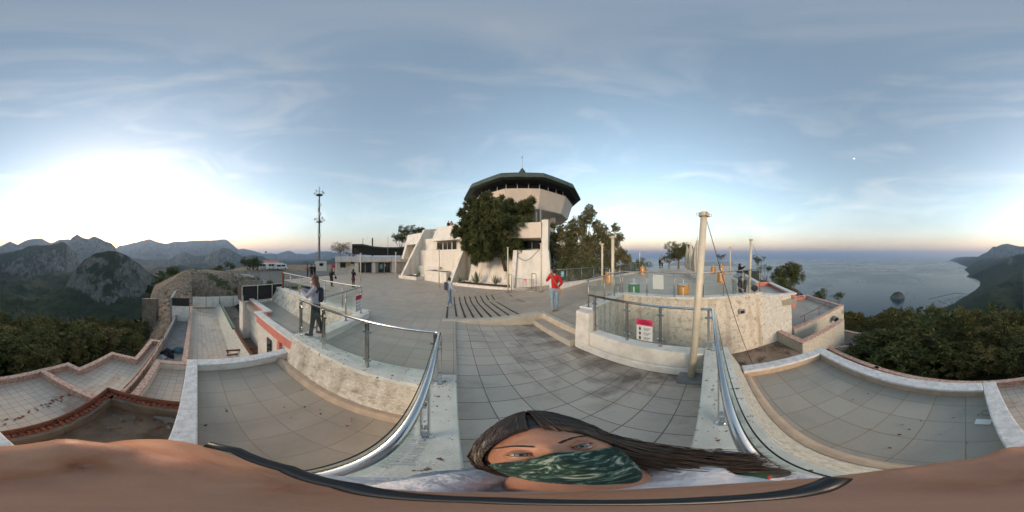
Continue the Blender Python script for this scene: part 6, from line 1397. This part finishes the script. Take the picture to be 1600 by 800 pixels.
# couple on the roof terrace
zR = 6.0
for dx, lab, tp_, hl, fc in ((-2.0,'man in black at the roof parapet beside the pink clad woman',blk,0,150),(2.5,'woman in pink standing at the roof parapet beside the man in black',cloth('pink_top',(0.5,0.22,0.17)),0.1,170)):
    a_ = rad((703+dx*1.0-800)*0.225+YAW); rr_ = 21.6; person(lab, Vector((rr_*math.sin(a_), rr_*math.cos(a_), 5.15)), fc, 1.68, tp_, blk, hair_dark, hair_len=hl, vox=0.02)
# couple far along the path
for px_, lab, tp_, lg, fc in ((1031,'man in black walking on the far path beside a bare shouldered woman',blk,blk,120),(1034.5,'woman in black and pale top walking on the far path beside a man',cloth('pale_top',(0.4,0.3,0.26)),blk,110)):
    q = Vector(P(px_,419,0.15)); person(lab, q, fc, 1.62, tp_, lg, hair_dark, hair_len=0.08 if px_ > 1032 else 0, vox=0.02, J=dict(anL=(-.05,.10,.045), toL=(-.05,.17,.018), anR=(.05,-.08,.045), toR=(.05,-.01,.018)))
# three visitors by the yard wall end
q = R(1147,458,8.6); q.z = 0.0
person('bending visitor in blue denim shirt and white trousers by the leaning pole', q, 150, 1.66, cloth('denim_shirt',(0.13,0.20,0.27)), cloth('white_trousers',(0.55,0.55,0.52)), hair_mid, J=dict(chest=(0,.20,.64), waist=(0,.06,.60), neck=(0,.31,.66), head=(0,.395,.645), shL=(-.10,.28,.66), shR=(.10,.28,.66), elL=(-.11,.30,.50), wrL=(-.07,.38,.40), elR=(.11,.30,.50), wrR=(.06,.40,.42)), hair_len=0.0, vox=0.011, topname='shirt')
q = R(1156,440,9.4); q.z = 0.0
person('woman in black jacket leaning sideways with long dark hair above the rail', q, 175, 1.74, blk, cloth('dark_jeans',(0.04,0.05,0.07)), hair_dark, J=dict(waist=(-.01,.0,.61), chest=(-.07,.02,.71), neck=(-.14,.05,.80), head=(-.20,.07,.875), shL=(-.22,.05,.73), shR=(-.05,.04,.83), elL=(-.24,.10,.58), wrL=(-.16,.16,.52), elR=(.08,.06,.80), wrR=(.13,.12,.86)), hair_len=0.10, vox=0.011)
q = R(1161,458,8.4); q.z = 0.0
person('visitor in black crouching over bags behind the leaning pole', q, 290, 1.60, blk, blk, hair_dark, J=dict(pel=(0,-.05,.30), waist=(0,0,.37), chest=(0,.10,.47), neck=(0,.17,.54), head=(0,.22,.61), shL=(-.10,.15,.52), shR=(.10,.15,.52), elL=(-.12,.25,.42), wrL=(-.06,.34,.36), elR=(.12,.25,.42), wrR=(.06,.34,.36), hiL=(-.05,-.04,.29), hiR=(.05,-.04,.29), knL=(-.08,.14,.30), knR=(.08,.14,.30), anL=(-.07,0,.045), toL=(-.07,.075,.018), anR=(.07,0,.045), toR=(.07,.075,.018)), vox=0.012)
tag(MB().ball((0,0,0.14), 0.24, 0.16, 0.15, 12, 8).build('bag', M_blackc, smooth=True, loc=Vector((7.28,-2.05,0.45))), 'black bag lying on the wall end beside the crouching visitor', 'bag')

# ================================================================== THE WOMAN HOLDING THE CAMERA
O = Vector((0,0,ZC))
Mid = Vector((.083,.118,-.371)); ex = Vector((.063,-.016,.008)).normalized(); nrm = (-Mid).normalized(); nrm = (nrm-ex*nrm.dot(ex)).normalized(); upv = nrm.cross(ex).normalized()
if upv.dot(Vector((.35,.88,.3))) < 0: upv = -upv
HM = Matrix((ex, upv, nrm)).transposed()      # head frame: x to the viewer's right, y to the crown, z towards the camera
HC = O+Mid-nrm*0.077
W_ = thing('person', 'woman looking up into the camera, long dark hair, leafy green mask and white hoodie', 'person', (0.06,0.1,0))
W0 = Vector(W_.location)
def hw(v): return HC+HM@(Vector(v)*0.93)-W0
# head as one displaced ellipsoid
def gauss(x, y, cx, cy, sx, sy): return math.exp(-((x-cx)/sx)**2-((y-cy)/sy)**2)
def headpt(th_, ph):     # th from the crown, ph around
    x = math.sin(th_)*math.sin(ph); y = math.cos(th_); z = math.sin(th_)*math.cos(ph)
    jw = 1.0 if y > -0.1 else 1.0-0.36*((-y-0.1)/0.9)**1.2
    X, Y, Z = x*0.072*jw, y*0.113, z*(0.090 if z > 0 else 0.098)*(1.0 if y > -0.2 else 1-0.12*(-y-0.2))
    if z > 0:
        d = 0
        for s in (-1,1):
            d -= 0.0125*gauss(X, Y, s*.032, 0.0, .019, .013); d += 0.0045*gauss(X, Y, s*.032, .026, .024, .008); d += 0.004*gauss(X, Y, s*.045, -.030, .018, .016)
        d += 0.024*gauss(X, Y, 0, -.036, .0105, .016)+0.013*gauss(X, Y, 0, -.008, .008, .022); d += 0.004*gauss(X, Y, 0, -.095, .016, .012)
        Z += d
    return (X, Y, Z)
NU, NV = 120, 90; rings = [[hw(headpt(math.pi*j/NV, 2*math.pi*i/NU)) for i in range(NU)] for j in range(1, NV)]
skin2 = mat('face_skin', (0.45,0.215,0.125), 0.40, (0.38,0.165,0.095), 30, 0.12, 900, col3=(0.36,0.14,0.09), scale3=60, lo3=0.6, hi3=0.8)
inp(skin2.node_tree.nodes['Principled BSDF'], 'Subsurface Weight', 0.12); skin2.node_tree.nodes['Principled BSDF'].inputs['Subsurface Radius'].default_value = (0.012,0.004,0.002)
hd_ = MB().loft(rings); nk = MB()
body = MB(); body.add(hd_.v, hd_.f)
neck0 = hw((0,-.06,-.035)); chest0 = Vector((0.02,-.02,1.28))-W0
body.cap(neck0, chest0.lerp(neck0, .3), .052, .056, 16)
sL, sR = Vector((-.15,.04,1.36))-W0, Vector((.22,-.02,1.36))-W0    # her right and left shoulder
body.cap(chest0, chest0-Vector((0,-.03,.35)), .12, .11, 16); body.cap(chest0-Vector((0,-.03,.3)), Vector((.1,.2,.85))-W0, .11, .12, 16); body.cap(sL, sR, .05, .05, 12); body.cap(chest0.lerp(neck0,.3), chest0, .050, .08, 16)
fz = -0.02-0.115*0.2
for s in (-1,1):
    a = Vector((.1+s*.09,.24,.84))-W0; k_ = Vector((.1+s*.09,.28,.42))-W0; n_ = Vector((.1+s*.1,.27,.06+fz))-W0; body.cap(a,k_,.08,.055,12); body.cap(k_,n_,.055,.038,12); body.cap(n_, n_+Vector((0,-.14,-.02)), .035,.028,10)
elbR, wrsR = Vector((-.11,-.06,1.50))-W0, Vector((-.035,-.025,1.84))-W0
body.cap(sL, elbR, .045, .038, 12); body.cap(elbR, wrsR, .036, .026, 12)
elbL, wrsL = Vector((.30,.10,1.18))-W0, Vector((.16,.0,1.06))-W0
body.cap(sR, elbL, .045, .036, 12); body.cap(elbL, wrsL, .034, .025, 12); body.cap(wrsL, wrsL+Vector((-.06,-.05,0)), .028, .028, 10)
for i in range(4): a = wrsL+Vector((-.07,-.06+.012*i,.0)); body.cap(a, a+Vector((-.04,-.02,-.02)), .009, .008, 8); body.cap(a+Vector((-.04,-.02,-.02)), a+Vector((-.045,-.02,-.045)), .008, .007, 8)
# the hand that holds the camera: palm beneath the lens, four bent fingers and a thumb round its base
hb0 = O-W0
def hp(x, y, z): return hb0+Vector((x, y, z))
palm = [(-.052,-.016,-.190,.034),(-.030,-.008,-.186,.037),(.000,-.012,-.188,.034),(-.015,-.036,-.200,.032)]
body.cap(wrsR, hp(-.025,-.02,-.205), .027, .034, 14)
for (x,y,z,r1),(x2,y2,z2,r2) in zip(palm, palm[1:]): body.cap(hp(x,y,z), hp(x2,y2,z2), r1, r2, 14)
fing = [[(-.010,-.045,-.138,.0135),(-.022,-.062,-.112,.0125),(-.050,-.052,-.102,.0115),(-.062,-.034,-.108,.010)],
        [(.006,-.030,-.140,.013),(.004,-.050,-.120,.012),(-.012,-.055,-.112,.011),(-.03,-.045,-.112,.010)],
        [(.014,-.012,-.146,.012),(.022,-.030,-.128,.0115),(.014,-.042,-.118,.0105),(-.004,-.04,-.116,.0095)],
        [(.010,.002,-.150,.011),(.020,-.008,-.138,.010),(.024,-.022,-.128,.0095),(.012,-.030,-.122,.009)]]
thumb = [(-.060,-.050,-.140,.019),(-.062,-.030,-.118,.0155),(-.052,-.006,-.112,.013),(-.036,.008,-.114,.011)]
for f_ in fing+[thumb]:
    f_ = [(x*.80, y*.80, z-.040, r_*.92) for x,y,z,r_ in f_]
    for (x,y,z,r1),(x2,y2,z2,r2) in zip(f_, f_[1:]): body.cap(hp(x,y,z), hp(x2,y2,z2), r1, r2, 12)
bake(body, 0.0032, 'body', skin2, W_, 3, 0.5)
# camera body the hand grips
cb = thing('camera_grip', 'black curved camera edge held in the hand below the lens', 'camera', O)
edge = [(-.052,.003,-.118),(-.046,.011,-.119),(-.028,.017,-.1195),(-.012,.0155,-.120),(.002,.0085,-.121),(.0095,-.001,-.121),(.013,-.009,-.119),(.017,-.017,-.114)]
MB().tube([Vector(e) for e in edge], 0.0024, 10).build('edge_trim', M_black, cb, smooth=True)
# eyes
me_, te, be = newmat('eyeball'); cN = te.nodes.new('ShaderNodeTexCoord'); sp_ = te.nodes.new('ShaderNodeSeparateXYZ'); te.links.new(cN.outputs['Object'], sp_.inputs[0])
l2 = te.nodes.new('ShaderNodeCombineXYZ'); te.links.new(sp_.outputs[0], l2.inputs[0]); te.links.new(sp_.outputs[1], l2.inputs[1]); ln = te.nodes.new('ShaderNodeVectorMath'); ln.operation = 'LENGTH'; te.links.new(l2.outputs[0], ln.inputs[0])
rp = te.nodes.new('ShaderNodeValToRGB'); rp.color_ramp.interpolation = 'CONSTANT'; es = rp.color_ramp.elements; es[0].position = 0; es[0].color = (0.004,0.004,0.004,1); es[1].position = 0.22; es[1].color = (0.16,0.19,0.16,1)
e3 = rp.color_ramp.elements.new(0.50); e3.color = (0.03,0.04,0.035,1); e4 = rp.color_ramp.elements.new(0.58); e4.color = (0.50,0.44,0.41,1)
ms_ = te.nodes.new('ShaderNodeMath'); ms_.operation = 'MULTIPLY'; ms_.inputs[1].default_value = 1/0.0115; te.links.new(ln.outputs['Value'], ms_.inputs[0]); te.links.new(ms_.outputs[0], rp.inputs[0]); te.links.new(rp.outputs[0], be.inputs['Base Color']); be.inputs['Roughness'].default_value = 0.1
hair_m = mat('long_dark_hair', (0.022,0.013,0.009), 0.42, (0.045,0.026,0.016), 40, spec=0.6)
lash = mat('lash_dark', (0.015,0.010,0.008), 0.7)
for s in (-1,1):
    c_ = (s*.032, 0.0, .0705); e_ = MB().ball((0,0,0), .0118, nu=24, nv=18).build('eyeball', me_, W_, smooth=True); e_.location = hw(c_); e_.scale = (0.93,0.93,0.93)
    e_.rotation_euler = (HM @ Matrix.Rotation(rad(s*-3), 3, 'Y')).to_euler()
    lid = MB(); low = MB(); la = MB()
    for (mb_, sg_, hh, th_) in ((lid, 1, .0056, .0016), (low, -1, .0048, .0012)):
        pts_ = []; 
        for i in range(13):
            t = i/12*2-1; x = t*.0150; y = sg_*hh*(1-t*t)**0.8+0.0015*s*t*1.0; z = math.sqrt(max(0, .0128**2-min(x*x+y*y, .0128**2*.93)))
            pts_.append(hw((c_[0]+x, c_[1]+y, c_[2]+z*0.95)))
        mb_.tube(pts_, [0.0006]+[th_]*11+[0.0006], 8)
        if sg_ > 0: la.tube([p+HM@Vector((0,-.0012,.0014)) for p in pts_], [0.0003]+[0.0007]*11+[0.0003], 6)
        else: la.tube([p+HM@Vector((0,.0008,.0008)) for p in pts_], [0.0002]+[0.00035]*11+[0.0002], 6)
        # skin fold between the lid edge and the socket
        o2 = []
        for i in range(13):
            t = i/12*2-1; x = t*.019; y = sg_*(hh+.0085)*(1-t*t)**0.7; X_, Y_ = c_[0]+x, c_[1]+y
            z0_ = 0.09*math.sqrt(max(0.05, 1-(X_/.072)**2-(Y_/.113)**2)); d_ = 0
            for q_ in (-1,1): d_ -= 0.0125*gauss(X_, Y_, q_*.032, 0, .019, .013); d_ += 0.0045*gauss(X_, Y_, q_*.032, .026, .024, .008)
            o2.append(hw((X_, Y_, z0_+d_-0.0008)))
        mb_.loft([pts_, [a.lerp(b_, .5)+nrm*.0012 for a, b_ in zip(pts_, o2)], o2], cap=False, close=False)
    lid.build('eyelid', skin2, W_, smooth=True); low.build('eyelid', skin2, W_, smooth=True); la.build('eyelashes', lash, W_, smooth=True)
    br_ = MB(); rs = random.Random(5+s)
    for i in range(170):
        u = rs.random(); x = s*(.012+.044*u); y = .0175+.0065*math.sin(min(1,u*1.35)*math.pi*0.62)-0.006*max(0,u-.6)+rs.uniform(-.0024,.0024)*(1-u*.6)
        z0_ = 0.09*math.sqrt(max(0.05, 1-(x/.072)**2-(y/.113)**2))+0.0045*gauss(abs(x), y, .032, .026, .024, .008)-0.0125*gauss(abs(x), y, .032, 0, .019, .013)+.0004
        a = Vector((x,y,z0_)); b_ = a+Vector((s*.0055,.0015-.002*u,.0003-abs(s*.0055)*x*s*9)); br_.tube([hw(a), hw(b_)], [0.00035,0.00012], 4)
    br_.build('eyebrow', lash, W_)
# mask: a shell over nose, cheeks and chin
rows = []; NY, NX = 26, 44
for j in range(NY+1):
    v = j/NY; row = []
    for i in range(NX+1):
        u = i/NX*2-1; top = -.014+0.010*math.exp(-(u/.22)**2)-.012*abs(u)**2.2; bot = -.108+.030*abs(u)**2; y = top+(bot-top)*v; ph = u*1.22
        cy = max(-1, min(1, y/.113)); st_ = math.sqrt(max(0.02, 1-cy*cy)); X = st_*math.sin(ph)*.072*(1.0 if cy > -.1 else 1-.36*((-cy-.1)/.9)**1.2); Z = st_*math.cos(ph)*.090*(1 if cy > -.2 else 1-.12*(-cy-.2))
        Z += .028*gauss(X, y, 0, -.036, .020, .024)+0.013*gauss(X, y, 0, -.008, .010, .022)+.012*gauss(X, y, 0, -.07, .03, .03); nn_ = Vector((X, y*0.4, Z)).normalized()*.0035
        Z += 0.0012*math.sin(y*260+X*60)*(1-v)*min(1, abs(u)*2)
        row.append(hw(Vector((X, y, Z))+nn_))
    rows.append(row)
mm2, tm, bm2 = newmat('leafy_green_mask'); gN = tm.nodes.new('ShaderNodeTexCoord')
def vor(scale, rnd=1.0, stretch=(1,1,1), rot=0.0):
    mpx = tm.nodes.new('ShaderNodeMapping'); mpx.inputs['Scale'].default_value = stretch; mpx.inputs['Rotation'].default_value = (0,0,rot); tm.links.new(gN.outputs['Object'], mpx.inputs['Vector'])
    v__ = tm.nodes.new('ShaderNodeTexNoise'); v__.inputs['Scale'].default_value = scale; v__.inputs['Detail'].default_value = 3; v__.inputs['Distortion'].default_value = 2.2; tm.links.new(mpx.outputs[0], v__.inputs['Vector']); return v__.outputs['Fac']
rpm = tm.nodes.new('ShaderNodeValToRGB'); el = rpm.color_ramp.elements; el[0].position = 0.40; el[0].color = (0.003,0.012,0.010,1); el[1].position = 0.47; el[1].color = (0.008,0.035,0.022,1)
for ps_, cc in ((0.53,(0.012,0.045,0.032,1)),(0.56,(0.10,0.19,0.15,1)),(0.60,(0.02,0.065,0.045,1)),(0.68,(0.34,0.36,0.28,1))): e_ = el.new(ps_); e_.color = cc
tm.links.new(vor(24, stretch=(1.0,2.6,1.2), rot=0.6), rpm.inputs[0]); tm.links.new(rpm.outputs[0], bm2.inputs['Base Color']); bm2.inputs['Roughness'].default_value = 0.85
mk = MB().loft(rows, cap=False, close=False).build('face_mask', mm2, W_, smooth=True); mk.modifiers.new('s', 'SOLIDIFY').thickness = 0.0016
for s in (-1,1): MB().tube([hw((s*.0655,-.030,.032)), hw((s*.074,-.012,.010)), hw((s*.078,.004,-.006))], 0.0012, 6).build('ear_loop', M_gasket, W_)
for s in (-1,1):
    MB().ball(hw((s*.0735,-.004,.0)), .007, .011, .026, 12, 8, HM@Matrix.Rotation(rad(90),3,'X')).build('ear', skin2, W_, smooth=True)
# hair: scalp cap and some hundreds of strands
cap_ = []; 
for j in range(1, 34):
    row = []
    for i in range(64):
        ph = 2*math.pi*i/64; front = max(0, math.cos(ph)); thm = 0.93+1.15*(1-front**0.7) ; th_ = thm*j/33; p = Vector(headpt(th_, ph)); n__ = p.normalized(); row.append(hw(p+n__*(.004+.006*math.sin(min(1,j/33)*math.pi)))) 
    cap_.append(row)
MB().loft(cap_, cap=True).build('scalp_hair', hair_m, W_, smooth=True)
rs = random.Random(77); st_m = MB()
for k in range(2600):
    side = 1 if rs.random() < 0.62 else -1
    ph0 = side*rs.uniform(0.15, 2.9); fr = max(0, math.cos(ph0)); tmax = 0.93+1.1*(1-fr**.7)
    pts_ = []; x0 = side*rs.uniform(.0,.004); th0 = rs.uniform(0.02, .55)
    for q in range(9):
        u = q/8; th_ = 0.05+(tmax*1.02)*u; ph = ph0*(0.35+0.65*u) if fr > 0 else ph0; p = Vector(headpt(th_, ph)); pts_.append(hw(p+p.normalized()*(.009+.011*math.sin(u*math.pi)+rs.uniform(-.003,.0035))))
    e = pts_[-1]; g_end = e
    # free fall: down over the shoulder, her left side longer in view
    if side > 0:
        tgt = Vector((.165+rs.uniform(-.035,.06), -.03+rs.uniform(-.05,.07), 1.475+rs.uniform(-.03,.03)))-W0; mid_ = e.lerp(tgt, .45)+Vector((rs.uniform(.0,.05), rs.uniform(-.01,.03), .02))
    else:
        tgt = Vector((.08+rs.uniform(-.04,.05), .22+rs.uniform(-.02,.05), 1.36+rs.uniform(-.1,.05)))-W0; mid_ = e.lerp(tgt, .5)+Vector((rs.uniform(-.012,.0), rs.uniform(-.01,.02), -.02))
    for u in (.2,.4,.6,.8,1.0): pts_.append(e*(1-u)**2+mid_*2*u*(1-u)+tgt*u*u+Vector((rs.uniform(-.003,.003),rs.uniform(-.003,.003),0)))
    st_m.tube(pts_, [.0005]+[.0011]*(len(pts_)-2)+[.0004], 4)
hs_ = st_m.build('hair_strands', hair_m, W_)
# hoodie and bag
hood = MB(); hood.cap(chest0+Vector((0,0,.0)), chest0-Vector((0,-.03,.40)), .145, .15, 18); hood.cap(chest0-Vector((0,-.03,.35)), Vector((.1,.2,.82))-W0, .145, .145, 18); hood.cap(sL, sR, .068, .068, 16); hood.cap(sL, elbR, .066, .056, 16); hood.cap(elbR, elbR.lerp(wrsR,.62), .055, .045, 14); hood.cap(sR, elbL, .064, .054, 16); hood.cap(elbL, elbL.lerp(wrsL,.9), .052, .040, 14)
for k in range(14):
    t = 2*math.pi*k/14; t2 = 2*math.pi*(k+1)/14; cc = Vector((.055,.05,1.53))-W0; r1 = .078; hood.cap(cc+Vector((r1*math.cos(t), r1*math.sin(t), .01*math.sin(3*t))), cc+Vector((r1*math.cos(t2), r1*math.sin(t2), .01*math.sin(3*t2))), .030, .030, 10)
hood.cap(Vector((.0,.03,1.545))-W0, Vector((.13,.02,1.55))-W0, .036, .04, 12); hood.cap(Vector((.13,.02,1.55))-W0, Vector((.18,.10,1.50))-W0, .04, .04, 12)
hood.cap(cc-Vector((0,0,.06)), sL, .075, .068, 14); hood.cap(cc-Vector((0,0,.06)), sR, .075, .068, 14)
for (a, b_, r_) in ((( -.13,.08,1.40),(-.02,.13,1.40),.028),((-.17,.0,1.38),(-.05,-.05,1.40),.022),((.12,-.08,1.37),(.25,-.05,1.36),.024),((-.22,.02,1.44),(-.24,-.06,1.52),.026)): hood.cap(Vector(a)-W0, Vector(b_)-W0, r_, r_*.8, 10)
bake(hood, 0.006, 'hoodie', mat('white_hoodie', (0.62,0.60,0.62), 0.95, (0.50,0.49,0.52), 12, 0.5, 70), W_, 3)
tr = MB(); tr.cap(Vector((.1,.2,.95))-W0, Vector((.1,.22,.85))-W0, .135, .14, 16)
for s in (-1,1): a = Vector((.1+s*.09,.24,.84))-W0; k_ = Vector((.1+s*.09,.28,.42))-W0; n_ = Vector((.1+s*.1,.27,.09+fz))-W0; tr.cap(a,k_,.092,.068,14); tr.cap(k_,n_,.066,.055,14)
bake(tr, 0.009, 'trousers', jean, W_, 2)
for s in (-1,1): n_ = Vector((.1+s*.1,.27,.05+fz))-W0; m_ = MB().cap(n_+Vector((0,.03,0)), n_+Vector((0,-.14,-.02)), .045, .036, 12); bake(m_, 0.008, 'shoe', M_blackc, W_, 2)
fm, tf, bf = newmat('poppy_cloth'); c0_ = tf.nodes.new('ShaderNodeTexCoord'); vv = tf.nodes.new('ShaderNodeTexVoronoi'); vv.inputs['Scale'].default_value = 11; tf.links.new(c0_.outputs['Object'], vv.inputs['Vector']); rr3 = tf.nodes.new('ShaderNodeValToRGB'); rr3.color_ramp.interpolation = 'CONSTANT'; rr3.color_ramp.elements[0].position = 0; rr3.color_ramp.elements[0].color = (0.50,0.012,0.012,1); rr3.color_ramp.elements[1].position = .36; rr3.color_ramp.elements[1].color = (0.02,0.07,0.04,1); e_ = rr3.color_ramp.elements.new(.55); e_.color = (0.012,0.015,0.016,1); tf.links.new(vv.outputs['Distance'], rr3.inputs[0]); tf.links.new(rr3.outputs[0], bf.inputs['Base Color'])
sc_ = MB(); sc_.cap(Vector((.01,.03,1.50)), Vector((.08,.01,1.52)), .030, .034, 12); sc_.cap(Vector((.08,.01,1.52)), Vector((.15,-.03,1.48)), .034, .030, 12); sc_.cap(Vector((.15,-.03,1.48)), Vector((.16,-.06,1.40)), .030, .026, 12)
scf = bake(sc_, 0.006, 'scarf', fm, None, 3); tag(scf, 'dark scarf with red poppies at the neck of the woman holding the camera', 'scarf')
# cable slung from the gate pole to the building
cbw = tag(MB().tube([R(845,386,11.5).lerp(R(802,392,14.5), t)+Vector((0,0,-0.9*math.sin(math.pi*t))) for t in [i/14 for i in range(15)]], 0.02, 6).build('slack_cable', M_black), 'black cable sagging from the pole by the gate to the white building', 'cable')
